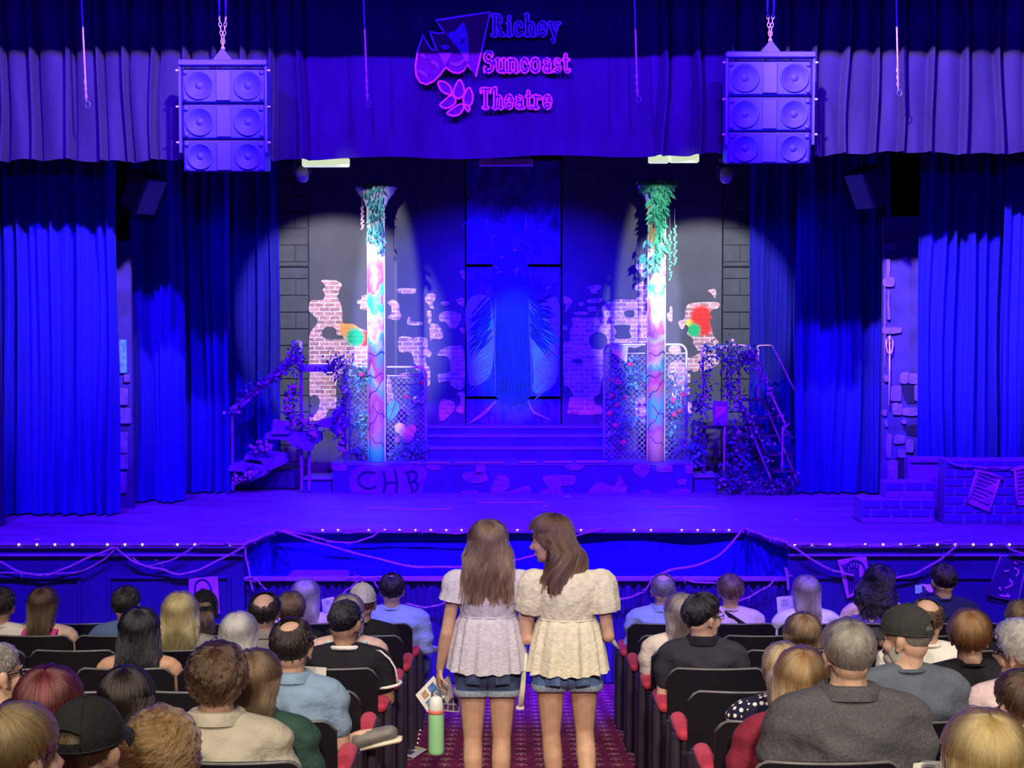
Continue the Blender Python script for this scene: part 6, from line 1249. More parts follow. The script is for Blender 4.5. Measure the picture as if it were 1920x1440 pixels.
def half(vf, s):
    keep = vf[0][:, 0]*s > 0; ix = np.cumsum(keep)-1; return vf[0][keep], [tuple(int(ix[i]) for i in q) for q in vf[1] if all(keep[i] for i in q)]
def person(label, px, ytop, d, sex='m', skinc=(.60, .37, .27), yaw=0, pitch=0, roll=0, hs=1.0, wx=1.0, lean=0.0, side=0.0, turn=0.0, arm='lap', shirt='tee', shirtm=None, pants=(.05, .06, .12), hairb=None, hairmat=None, capm=None, capseam=None, capopen=True, glasses=False, face=False, collar=None, spread=1.0, extra=None, hz=.018, dz=0.0, crossed=False, name='person', shoe=(.05, .05, .05)):
    near = 0 if d < 7.4 else 1; X = P(px, ytop, d); z0 = FZ(d); piv = X[2]-(.193+hz)*hs
    s = (piv-z0)/1.07; root = local(name, label, 'person', (X[0], d, z0), 0, 'seated audience')
    ca, sa = math.cos(turn), math.sin(turn)
    def D(v):                                     # pose of everything below the head
        v = v.copy(); lo = (v[:, 1] > .1) & (v[:, 2] < .66); v[lo, 0] *= spread
        v[:, 0] *= wx*.97; v[:, 1] *= .5+.5*wx; t = sstep(.50, 1.0, v[:, 2]); v[:, 1] += lean*t*(v[:, 2]-.5)/.55; v[:, 0] += side*t*(v[:, 2]-.5)/.55
        zz = v[:, 2]*s; tz = sstep(.6, .8, v[:, 2]); a = turn*tz; x, y = v[:, 0].copy(), v[:, 1].copy(); v[:, 0] = x*np.cos(a)-y*np.sin(a); v[:, 1] = x*np.sin(a)+y*np.cos(a)
        v[:, 2] = zz; return v
    pv = D(np.array([[0, -.008, 1.07]]))[0]; off = np.array([-pv[0], 0, 0])      # keep the head on its spot
    R = rotm(rz=math.radians(yaw)) @ rotm(rx=math.radians(pitch)) @ rotm(ry=math.radians(roll)); Ry = rotm(rz=math.radians(yaw)*.6)
    def H(v):
        v = np.asarray(v)*hs; k = sstep(.0, -.12, v[:, 2])[:, None]; return (v @ R.T)*(1-k)+(v @ Ry.T)*k+pv+off
    def mk(nm, vf, mat, hd=False, par=root):
        b = MB(); b.add(H(vf[0]) if hd else D(vf[0])+off, vf[1]); return put(nm, b.data(nm, mat), par, loc=(0, 0, 0))
    def mkb(nm, b, mat, hd=True, par=root, sm=True):
        vs_ = np.concatenate(b.v); vs_ = H(vs_) if hd else D(vs_)+off; c_ = MB(); c_.v = [vs_]; c_.f = b.f; c_.m = b.m; c_.n = b.n; c_.t = b.t; return put(nm, c_.data(nm, mat, sm), par, loc=(0, 0, 0))
    sk = skin(skinc); bt = TB['cross' if crossed else arm]; b = MB(); b.add(D(bt[0])+off, bt[1]); hv = HEADS[(sex, near)]; b.add(H(hv[0]), hv[1]); put('body', b.data('body', sk), root, loc=(0, 0, 0))
    if shirtm is not None:
        v, f = TS[shirt if not (shirt == 'long' and arm == 'phone') else 'longphone']; v = v.copy(); sd = px*.01
        wr = (.0045*np.sin(v[:, 2]*52+v[:, 0]*14+sd+2*np.sin(v[:, 0]*9))+.0045*np.sin(v[:, 2]*31-v[:, 0]*24+sd*2)+.003*np.sin(v[:, 0]*60+v[:, 2]*18+sd))*sstep(1.0, .93, v[:, 2])
        rad = np.hypot(v[:, 0], v[:, 1]+.02)[:, None]+1e-6; v[:, :2] += wr[:, None]*np.stack([v[:, 0], v[:, 1]+.02], 1)/rad
        so = mk('shirt', (v, f), shirtm)
        if shirt == 'tank':
            for s_ in (-1, 1): b = MB(); b.tube([(s_*.09, -.132, .90), (s_*.10, -.115, .975), (s_*.105, -.03, 1.012), (s_*.10, .05, .96), (s_*.09, .085, .90)], .018, 8, flat=.35); mkb('strap', b, shirtm, False, so)
        if collar is not None:
            n = 28; V = np.zeros((n, 5, 3))
            for i in range(n):
                t = 2*PI*i/n
                for j in range(5): q = j/4; rr = (.078+.010*math.sin(q*PI*.5), .073+.010*math.sin(q*PI*.5)); V[i, j] = (rr[0]*math.cos(t)*(1+.28*max(0, q-.5)), -.020+rr[1]*math.sin(t)*(1+.28*max(0, q-.5)), (1.0, 1.028, 1.05, 1.04, .998)[j]+.012*(math.sin(t) < 0)*abs(math.sin(t)))
            b = MB(); b.grid(V, cu=True); b.grid(V[:, ::-1]*np.array([.97, .97, 1]), cu=True); mkb('collar', b, collar, False, so)
        else:
            b = MB(); t = np.linspace(0, 2*PI, 29)[:-1]; b.tube(np.stack([0.077*np.cos(t), -.020+.070*np.sin(t), 1.017-.010*np.sin(t)], 1), .010, 6, closed=True); mkb('neckband', b, shirtm, False, so)
    pm = cloth('trousers_%d' % int(pants[2]*100+pants[0]*1000), pants); mk('trousers', TP['pantsx' if crossed else 'pants'], pm); [mk('shoe', half(TP['shoesx' if crossed else 'shoes'], s_), M('shoe_%d' % int(shoe[0]*100), shoe, .5)) for s_ in (-1, 1)]
    ho = None
    if hairb is not None:
        ho = mkb('hair', hairb, hairmat); strands('strands', hairb, H, HSTR[hairmat.name], ho, d, abs(int(px)))
    if capm is not None:
        co = None
        for nm, b, mt in cap_parts(capm, True, capseam, capopen):
            q = mkb(nm if co else 'cap', b, mt, True, co or root); co = co or q
    if glasses: g = mkb('glasses', glasses_parts(), m_frame)
    if face or glasses:
        for s_ in (-1, 1):
            eo = mkb('eye', EYE[0][1](s_), EYE[0][2]); mkb('iris', EYE[1][1](s_), EYE[1][2], par=eo); mkb('eyebrow', EYE[2][1](s_), hairmat or sk)
        mkb('lips', MB().ell((0, .0935, .0145), (.019, .005, .0035)).ell((0, .0905, .0065), (.017, .006, .0042)), M('lips', (.45, .16, .14), .45))
    if extra: extra(root, mkb, D, H, so if shirtm is not None else None)
    return root
# ================================================================== the seated audience
r1, r2, r3, r4, r5, r6, r7, r8, r9 = ROWS
FAIR, TAN, OLIVE, PALE = (.66, .41, .31), (.56, .33, .22), (.46, .27, .17), (.74, .50, .41)
H_brown = hairm('brown', (.075, .040, .024)); H_dark = hairm('dark', (.022, .016, .016)); H_black = hairm('black', (.010, .010, .015)); H_blond = hairm('blond', (.66, .42, .14)); H_ash = hairm('ash', (.34, .26, .20)); H_white = hairm('white', (.68, .66, .60)); H_grey = hairm('grey', (.26, .24, .22)); H_red = hairm('auburn', (.12, .025, .030)); H_ginger = hairm('ginger_blond', (.36, .18, .075)); H_lb = hairm('light_brown', (.16, .095, .05)); H_curl = hairm('curly_brown', (.26, .14, .055)); H_cop = hairm('coppery', (.19, .09, .035))
c_black = cloth('black', (.014, .014, .020)); c_navy = cloth('navy', (.02, .025, .06)); c_white = cloth('white', (.80, .76, .72)); c_sky = cloth('sky', (.34, .46, .72)); c_polo = cloth('polo_blue', (.25, .37, .56)); c_beige = cloth('beige', (.50, .46, .38)); c_green = cloth('forest', (.035, .085, .07)); c_slate = cloth('slate', (.11, .13, .18)); c_cream = cloth('cream', (.78, .70, .56)); c_pink = cloth('hot_pink', (.75, .05, .35)); c_denim = cloth('denim', (.10, .16, .34)); c_maroon = cloth('maroon', (.26, .025, .055)); c_pinkish = cloth('pale_pink', (.72, .55, .60)); c_gray = cloth('grey', (.25, .24, .23))
def paisley():
    m = cloth('paisley', (.085, .085, .105)); nt = m.node_tree; b_ = nt.nodes['Principled BSDF']; src = b_.inputs['Base Color'].links[0].from_socket; tc = nt.nodes.new('ShaderNodeTexCoord')
    vo = nt.nodes.new('ShaderNodeTexVoronoi'); vo.inputs['Scale'].default_value = 34; nz = nt.nodes.new('ShaderNodeTexNoise'); nz.inputs['Scale'].default_value = 16; ad = nt.nodes.new('ShaderNodeMix'); ad.data_type = 'RGBA'; ad.inputs[0].default_value = .12
    nt.links.new(tc.outputs['Object'], nz.inputs['Vector']); nt.links.new(tc.outputs['Object'], ad.inputs[6]); nt.links.new(nz.outputs['Color'], ad.inputs[7]); nt.links.new(ad.outputs[2], vo.inputs['Vector'])
    sn = nt.nodes.new('ShaderNodeMath'); sn.operation = 'SINE'; mu = nt.nodes.new('ShaderNodeMath'); mu.operation = 'MULTIPLY'; mu.inputs[1].default_value = 22; nt.links.new(vo.outputs['Distance'], mu.inputs[0]); nt.links.new(mu.outputs[0], sn.inputs[0])
    gt = nt.nodes.new('ShaderNodeMapRange'); gt.inputs[1].default_value = .35; gt.inputs[2].default_value = .8; gt.inputs[4].default_value = .6; nt.links.new(sn.outputs[0], gt.inputs[0])
    mx = nt.nodes.new('ShaderNodeMix'); mx.data_type = 'RGBA'; nt.links.new(gt.outputs[0], mx.inputs[0]); nt.links.new(src, mx.inputs[6]); mx.inputs[7].default_value = (.145, .135, .135, 1); nt.links.new(mx.outputs[2], b_.inputs['Base Color']); return m
def dotted():
    m = cloth('polka', (.015, .013, .05)); nt = m.node_tree; b_ = nt.nodes['Principled BSDF']; src = b_.inputs['Base Color'].links[0].from_socket; tc = nt.nodes.new('ShaderNodeTexCoord')
    vo = nt.nodes.new('ShaderNodeTexVoronoi'); vo.inputs['Scale'].default_value = 36; vo.inputs['Randomness'].default_value = .25; nt.links.new(tc.outputs['Object'], vo.inputs['Vector'])
    lt = nt.nodes.new('ShaderNodeMath'); lt.operation = 'LESS_THAN'; lt.inputs[1].default_value = .34; nt.links.new(vo.outputs['Distance'], lt.inputs[0])
    mx = nt.nodes.new('ShaderNodeMix'); mx.data_type = 'RGBA'; nt.links.new(lt.outputs[0], mx.inputs[0]); nt.links.new(src, mx.inputs[6]); mx.inputs[7].default_value = (.85, .82, .8, 1); nt.links.new(mx.outputs[2], b_.inputs['Base Color']); return m
m_pais, m_dots = paisley(), dotted(); m_tie = multi('tie_dye', [(.15, .45, .65), (.7, .8, .75), (.2, .6, .7), (.75, .8, .8)], 14, .8)
SH = dict(th=.016, K=320, r=.006, wave=.002, lam=.05, seg=.5)
# ---- left block, far rows
person('person in white blouse cut by the left frame edge, dark hair', 2, 1100, r2, 'f', FAIR, shirt='tee', shirtm=c_white, hairb=hair('s', **{**SH, 'th': .022, 'nape': 120}), hairmat=H_dark)
person('person with very long straight brown hair and hot pink tank top', 82, 1098, r2, 'f', PALE, shirt='tank', shirtm=c_pink, hairb=hair('l', .27, .014, 260, .008, .002, .2, .075, -.135, seed=3), hairmat=H_brown)
person('person with short dark hair and blue denim shirt, beside the pink tank top', 238, 1097, r2, 'm', TAN, shirt='long', shirtm=c_denim, hairb=hair('s', **{**SH, 'seed': 5}), hairmat=H_dark, yaw=-8)
person('person in black baseball cap with brown ponytail before the violet drawing', 383, 1107, r2, 'f', TAN, shirt='tee', shirtm=c_black, yaw=14, hairb=(lambda b: (tail(b, np.array([0, -.10, .10]), [np.array([.005, -.13, .06]), np.array([.01, -.13, -.05]), np.array([.01, -.14, -.16])], 60, .009, .02, 3), b)[1])(hair('s', th=.010, K=160, r=.006, wave=.002)), hairmat=H_lb, capm=cloth('cap_black', (.012, .012, .014)), capopen=True)
person('man with bald crown and dark side hair in grey shirt, middle left', 496, 1108, r3, 'm', FAIR, shirt='tee', shirtm=c_gray, collar=c_gray, hairb=hair('s', **{**SH, 'bald': 42, 'seed': 8, 'tilt': 24}), hairmat=H_dark)
def bun(b):
    for k in range(5): t = np.linspace(0, 2*PI, 14); p = np.stack([.03+.026*np.cos(t+k), -.105+.012*np.sin(2*t+k), .13+.026*np.sin(t+k)*(.6+.1*k)], 1)[None]; tubes(b, p, np.full((1, 14), .012), np.array([.3+.1*k]))
    return b
person('person with brown hair pinned in a loose bun, beside the bald-crowned man', 545, 1108, r2, 'f', FAIR, shirt='tee', shirtm=c_black, hairb=bun(hair('s', th=.018, K=260, r=.008, wave=.004)), hairmat=H_lb)
person('person with long silvery blond hair in the front row left of the aisle', 572, 1085, r1, 'f', FAIR, shirt='tee', shirtm=c_pinkish, hairb=hair('l', .22, .018, 300, .009, .004, .14, .10, -.125, seed=10), hairmat=hairm('silver', (.48, .40, .36)), lean=.02)
person('man in white baseball cap seen from behind, front left block', 680, 1094, r2, 'm', TAN, shirt='tee', shirtm=c_black, hairb=hair('s', th=.006, K=120, r=.004, nape=112), hairmat=H_lb, capm=cloth('cap_white', (.62, .62, .60)), capseam=cloth('cap_seam', (.35, .36, .4)), capopen=False)
person('dark-haired man in light blue shirt at the aisle, front left row', 735, 1073, r1, 'm', FAIR, wx=1.12, shirt='long', shirtm=c_sky, pants=(.10, .15, .27), hairb=hair('s', **{**SH, 'bald': 12, 'seed': 12}), hairmat=H_dark, spread=1.35)
person('woman with long black hair sitting left of the blonde', 262, 1138, r4, 'f', TAN, shirt='tank', shirtm=c_black, hairb=hair('l', .30, .022, 300, .009, .005, .12, .115, -.14, seed=13), hairmat=H_black, yaw=6)
person('woman with long bright blonde hair, left block', 338, 1109, r3, 'f', FAIR, shirt='tee', shirtm=c_gray, hairb=hair('l', .27, .022, 320, .009, .005, .12, .12, -.13, seed=14), hairmat=H_blond)
person('woman with long white hair behind the bald-crowned man', 448, 1145, r4, 'f', FAIR, shirt='tee', shirtm=c_pinkish, hairb=hair('l', .26, .018, 300, .008, .002, .2, .105, -.13, seed=15), hairmat=H_white, yaw=-10)
person('woman in blue tie-dye tank top behind the black-and-white striped shirt', 652, 1112, r3, 'f', PALE, shirt='tank', shirtm=m_tie, hairb=hair('l', .12, .018, 240, .008, .003, .1, .09, -.10, seed=16), hairmat=H_ash, wx=1.05)
def stripes(root, mkb, D, H, so):
    m = cloth('stripe_white', (.82, .80, .78))
    b = MB(); t = np.linspace(0, 2*PI, 29)[:-1]; b.tube(np.stack([0.079*np.cos(t), -.020+.072*np.sin(t), 1.017-.010*np.sin(t)], 1), .015, 6, closed=True); mkb('white_neckband', b, m, False, so)
    for s in (-1, 1):
        b = MB(); b.tube([(s*.085, -.04, 1.012), (s*.14, -.055, 1.015), (s*.19, -.06, 1.0), (s*.235, -.07, .955), (s*.262, -.065, .90), (s*.272, -.05, .84), (s*.275, -.04, .79)], .010, 6, flat=.5); mkb('sleeve_stripe', b, m, False, so)
        b = MB(); b.tube([(s*.222+.066*math.cos(q), -.008+.066*math.sin(q), .775+.012*math.cos(q)*s) for q in np.linspace(0, 2*PI, 19)[:-1]], .010, 6, closed=True); mkb('white_cuff', b, m, False, so)
person('man with buzzed dark hair in black shirt with white shoulder stripes', 648, 1122, r4, 'm', OLIVE, yaw=-22, shirt='tee', shirtm=c_black, hairb=hair('s', th=.008, K=420, r=.004, wave=.001, seg=.35, nape=106), hairmat=H_black, glasses=True, extra=stripes, wx=1.05)
person('balding dark-haired man in blue polo shirt holding a programme', 547, 1157, 6.35, 'm', FAIR, shirt='tee', shirtm=c_polo, collar=c_polo, hairb=hair('s', **{**SH, 'bald': 26, 'seed': 18, 'K': 420, 'tilt': 22}), hairmat=H_dark, crossed=True, pants=(.42, .38, .28), shoe=(.16, .15, .14), yaw=-4, extra=lambda root, mkb, D, H, so: mkb('shoe_sole', MB().box((.352, .362, .563), (.22, .075, .022), rotm(ry=-.24), bev=.008), M('pale_rubber', (.72, .66, .52), .7), False))
person('grey-haired man with clear glasses at the left frame edge', -4, 1202, 6.0, 'm', FAIR, yaw=-52, shirt='tee', shirtm=c_black, hairb=hair('s', th=.010, K=360, r=.005, seg=.4, nape=108, seed=19), hairmat=H_grey, glasses=True)
person('person with full burgundy bob hair behind the black cap', 92, 1243, 4.95, 'f', FAIR, shirt='tee', shirtm=c_black, hairb=hair('l', .13, .030, 800, .005, .003, .12, .118, -.11, seed=20), hairmat=H_red, hz=.03)
person('person with dark brown hair and raised hand, left of the wavy-haired man', 236, 1248, 5.35, 'f', FAIR, arm='up', shirt='tee', shirtm=c_black, hairb=hair('l', .14, .018, 600, .005, .003, .1, .085, -.10, seed=21), hairmat=H_dark, pitch=-6)
person('man with tousled brown hair in beige shirt, left block near', 407, 1203, r7, 'm', FAIR, wx=1.12, shirt='tee', shirtm=c_beige, collar=c_beige, hairb=hair('s', th=.028, K=800, r=.006, wave=.010, lam=.06, nape=120, side=104, seed=22), hairmat=H_brown, hz=.026, yaw=3)
person('woman with straight light brown hair in dark green jacket', 478, 1214, 5.55, 'f', FAIR, shirt='long', shirtm=c_green, collar=c_green, hairb=hair('l', .15, .018, 600, .005, .002, .15, .088, -.10, seed=23), hairmat=H_lb, yaw=-12)
def ptail(b, hi=.12): tail(b, np.array([0, -.105, hi]), [np.array([0, -.135, hi-.02]), np.array([.005, -.14, hi-.10]), np.array([.0, -.14, hi-.2])], 70, .008, .018, 5); return b
person('person with blond hair pulled back at the lower left corner', 30, 1315, 3.25, 'f', FAIR, yaw=-38, shirt='tee', shirtm=c_black, hairb=ptail(hair('s', th=.014, K=900, r=.0035, wave=.001, nape=104, side=92), .06), hairmat=hairm('dark_blond', (.34, .21, .09)))
person('person in black snapback cap, strap opening to the viewer', 164, 1308, 3.75, 'm', FAIR, yaw=-16, shirt='tee', shirtm=c_black, hairb=hair('s', th=.003, K=160, r=.004, wave=.001, nape=104), hairmat=H_lb, capm=cloth('cap_charcoal', (.022, .022, .024)), capopen=True, hz=.022)
person('person with tight golden-brown curls at the bottom left', 300, 1325, 4.25, 'f', FAIR, shirt='tee', shirtm=c_gray, hairb=hair('l', .17, .030, 800, .0055, .013, .040, .115, -.10, seed=26), hairmat=H_curl, hz=.03)
# ---- right block
person('grey balding man in light blue shirt at the aisle, front right row', 1243, 1073, r1, 'm', FAIR, wx=1.12, shirt='long', shirtm=c_sky, collar=c_sky, hairb=hair('s', **{**SH, 'th': .008, 'bald': 28, 'seed': 30}), hairmat=H_grey, side=-.02)
def strap(root, mkb, D, H, so):
    b = MB(); b.tube([(-.10, -.03, 1.02), (-.02, -.12, .985), (.10, -.16, .90), (.19, -.15, .80)], .022, 8, flat=.3, ref=(0, 1, 0)); mkb('bag_strap', b, c_black, False, so)
person('man with short brown hair, pale shirt and black shoulder strap, front right', 1369, 1075, r1, 'm', FAIR, wx=1.02, shirt='tee', shirtm=c_pinkish, hairb=hair('s', **{**SH, 'seed': 31, 'th': .02}), hairmat=H_lb, extra=strap)
person('woman with long ash-blond hair reading a paper in the front right row', 1512, 1077, r1, 'f', FAIR, shirt='tee', shirtm=c_white, hairb=hair('l', .24, .018, 300, .008, .004, .12, .085, -.13, seed=32), hairmat=H_ash)
person('woman with wavy black hair and bare shoulders leaning left, front right row', 1640, 1057, r1, 'f', PALE, lean=-.02, roll=14, side=.08, shirt='tank', shirtm=cloth('violet_top', (.14, .08, .40)), hairb=hair('l', .26, .022, 320, .009, .010, .08, .15, -.13, seed=33), hairmat=H_black, turn=.15)
person('dark-haired man in navy shirt raising a phone, front right row', 1768, 1055, r1, 'm', FAIR, yaw=12, arm='phone', shirt='long', shirtm=c_navy, hairb=hair('s', **{**SH, 'seed': 34}), hairmat=H_dark, wx=1.05)
person('woman with blond hair in cream top behind the bespectacled man in black', 1278, 1110, r3, 'f', FAIR, shirt='tee', shirtm=c_cream, hairb=hair('l', .16, .018, 260, .008, .003, .1, .09, -.10, seed=35), hairmat=H_ash)
person('dark-haired man with glasses in black shirt turned to the right', 1318, 1110, r4, 'm', FAIR, yaw=-62, wx=1.0, turn=-.12, shirt='tee', shirtm=cloth('charcoal', (.035, .035, .05)), collar=c_black, hairb=hair('s', **{**SH, 'seed': 36, 'th': .020, 'nape': 116}), hairmat=H_black, glasses=True)
person('person with brown bobbed hair in front of the ash-blond woman', 1505, 1147, r4, 'f', FAIR, shirt='tee', shirtm=c_black, hairb=hair('l', .07, .020, 300, .007, .004, .1, .085, -.085, seed=37), hairmat=H_lb)
person('woman with blond ponytail in navy polka-dot dress', 1468, 1200, 6.45, 'f', FAIR, yaw=-14, shirt='tee', shirtm=m_dots, hairb=ptail(hair('s', th=.010, K=380, r=.005, wave=.001, nape=112, side=94), .12), hairmat=hairm('streaked_blond', (.46, .30, .14)))
person('woman with long coppery blond hair in maroon top beside the paisley shirt', 1503, 1212, 5.65, 'f', FAIR, shirt='tee', shirtm=c_maroon, hairb=hair('l', .24, .022, 760, .005, .003, .15, .12, -.12, seed=39), hairmat=H_ginger, side=.05, wx=.98)
person('grey-haired man in large dark paisley shirt, near right block', 1590, 1157, r7, 'm', FAIR, wx=1.22, shirt='tee', shirtm=m_pais, collar=m_pais, hairb=hair('s', th=.016, K=900, r=.004, wave=.002, seg=.7, nape=110, seed=40), hairmat=H_grey, yaw=4)
person('bearded man in charcoal cap and slate T-shirt looking left', 1698, 1133, r6, 'm', FAIR, yaw=56, wx=1.10, turn=.1, shirt='tee', shirtm=c_slate, hairb=hair('s', th=.004, K=260, r=.004, wave=.001, nape=112, seg=.3), hairmat=H_grey, capm=cloth('cap_washed', (.045, .045, .048)), capopen=True, face=True, hz=.024, extra=lambda root, mkb, D, H, so: mkb('beard', MB().ell((0, .046, -.014), (.054, .046, .036)).ell((-.052, .022, .02), (.012, .03, .04)).ell((.052, .022, .02), (.012, .03, .04)), hairm('beard', (.55, .52, .48))))
person('balding man in white shirt behind the charcoal cap', 1737, 1118, r4, 'm', FAIR, shirt='tee', shirtm=c_white, hairb=hair('s', **{**SH, 'th': .008, 'bald': 40, 'seed': 42}), hairmat=H_brown, wx=1.1)
person('man with smooth coppery hair in black shirt, right block', 1818, 1142, r5, 'm', FAIR, yaw=-16, wx=1.08, shirt='tee', shirtm=c_black, hairb=hair('s', th=.024, K=800, r=.004, wave=.001, nape=116, side=102, seed=43), hairmat=H_cop)
person('white curly-haired person with glasses at the right frame edge', 1914, 1160, 6.2, 'f', FAIR, yaw=48, shirt='tee', shirtm=c_pinkish, hairb=hair('s', th=.028, K=420, r=.009, wave=.010, lam=.05, nape=118, side=104, seed=44), hairmat=H_white, glasses=True, hz=.028)
person('person with short dark hair in white shirt at the right frame edge', 1916, 1255, 5.25, 'm', FAIR, yaw=20, shirt='tee', shirtm=c_white, hairb=hair('s', **{**SH, 'seed': 45, 'K': 420, 'seg': 1.2, 'th': .018}), hairmat=H_brown)
person('person with straight golden blond hair at the bottom right corner', 1846, 1325, 3.65, 'f', FAIR, shirt='tee', shirtm=c_black, hairb=hair('l', .24, .022, 900, .0042, .002, .2, .10, -.12, seed=46), hairmat=hairm('golden', (.50, .29, .10)), hz=.022)
person('brown-haired person partly cut by the right edge, middle row', 1914, 1124, r3, 'f', FAIR, shirt='tee', shirtm=c_black, hairb=hair('s', **{**SH, 'seed': 47, 'th': .022}), hairmat=H_lb)

# ---- things held by or lying near the audience
m_sheet = M('white_paper', (.82, .80, .76), .7, var=.05)
def paper(label, quad, Y, name='programme'):
    q = [P(a_, c_, Y) for a_, c_ in quad]; n = 6; V = np.zeros((n, n, 3))
    for i in range(n):
        for j in range(n): s, t = i/(n-1), j/(n-1); V[i, j] = lerp(lerp(q[0], q[1], s), lerp(q[3], q[2], s), t)+np.array([0, .012*math.sin(s*PI), 0])
    o = thing(name, label, 'paper', q[3]); b = MB(); b.sheet(V, (0, .003, 0)); b.build('page', m_sheet, o)
    for k in range(4): t = .15+.08*k; b = MB(); b.tube([lerp(lerp(q[0], q[1], s), lerp(q[3], q[2], s), t)+np.array([0, .012*math.sin(s*PI)-.003, 0]) for s in np.linspace(.3, .75, 4)], .0015, 4); b.build('printed_line', M('grey_print', (.45, .45, .48), .7), o)
paper('open white programme in front of the man in the blue polo', [(503, 1248), (612, 1252), (610, 1300), (500, 1298)], 6.75)
paper('white paper held by the ash-blond woman in the front right row', [(1456, 1120), (1486, 1117), (1490, 1160), (1459, 1163)], 10.9)
paper('pale paper beside the silvery blond hair in the front left row', [(603, 1124), (626, 1119), (628, 1150), (606, 1155)], 10.85)
paper('white booklet at the bottom edge under the golden blond hair', [(1713, 1432), (1768, 1433), (1770, 1452), (1710, 1452)], 3.9)
o = thing('phone', 'small phone held up by the man in navy, its screen lit blue', 'phone', P(1722, 1112, 10.92)); a, c = P(1715, 1096, 10.92), P(1729, 1113, 10.92)
b = MB(); b.box((a+c)/2, (c[0]-a[0], .01, a[2]-c[2]), bev=.003); b.build('case', m_frame, o, smooth=False); b = MB(); b.box((a+c)/2+np.array([0, -.006, 0]), ((c[0]-a[0])*.9, .002, (a[2]-c[2])*.92)); b.build('screen', M('phone_screen', (.1, .1, .4), .2, emit=(.12, .15, .95), es=.8), o, smooth=False)
o = thing('phone', 'lit phone held beside the black cap, left block', 'phone', P(368, 1170, 9.9)); a, c = P(363, 1158, 9.9), P(371, 1172, 9.9)
b = MB(); b.box((a+c)/2, (c[0]-a[0], .01, a[2]-c[2]), bev=.002); b.build('case', m_frame, o, smooth=False); b = MB(); b.box((a+c)/2+np.array([0, -.006, 0]), ((c[0]-a[0])*.9, .002, (a[2]-c[2])*.92)); b.build('screen', M('phone_screen_pale', (.5, .6, .8), .2, emit=(.55, .7, .95), es=.8), o, smooth=False)
# programme lying on the aisle floor and a white scrap
def onfloor(px, py):
    d = RT*(px-960)/F + UP*(720-py)/F + FW; t = (.125*13-CAM[2])/(d[2]+.125*d[1]); return CAM+d*t
q = [onfloor(*p) for p in ((742, 1418), (768, 1400), (800, 1408), (776, 1424))]; o = thing('programme', 'printed programme lying on the aisle floor by the seats', 'paper', q[0])
b = MB(); V = np.array([[lerp(lerp(q[0], q[1], t), lerp(q[3], q[2], t), s)+np.array([0, 0, .006+.006*math.sin(s*3)]) for t in np.linspace(0, 1, 5)] for s in np.linspace(0, 1, 5)]); b.sheet(V, (0, 0, .003)); b.build('cover', m_sheet, o)
for (s0, s1, t0, t1, col) in ((.15, .7, .15, .5, (.06, .06, .15)), (.1, .9, .75, .95, (.65, .7, .15))):
    b = MB(); V = np.array([[lerp(lerp(q[0], q[1], t), lerp(q[3], q[2], t), s)+np.array([0, 0, .0105+.006*math.sin(s*3)]) for t in np.linspace(t0, t1, 3)] for s in np.linspace(s0, s1, 3)]); b.sheet(V, (0, 0, .001)); b.build('print_block', M('print_%d' % int(col[0]*100), col, .7), o)
q = onfloor(764, 1405); o = thing('paper_cone', 'thin white paper standing on edge beside the aisle seats', 'paper', q); b = MB(); b.lathe([(.018, 0), (.012, .05), (.006, .12), (.002, .16)], q, 10); b.build('roll', m_sheet, o); b = MB(); b.tube([q+np.array([.014*math.cos(k*.5), .014*math.sin(k*.5), .001+k*.008]) for k in range(12)], .002, 4); b.build('fold', m_sheet, o)
o = thing('aisle_lights', 'strip of tiny floor lights along the left aisle edge', 'aisle lights', onfloor(790, 1400))
for k in range(12): p = onfloor(783+k*1.6*(1 if k < 6 else 1), 1395-k*8); put('bulb', bulbmesh, o, loc=Vector(p)+Vector((0, 0, .008))-Vector(onfloor(790, 1400)), scale=(.35,)*3)
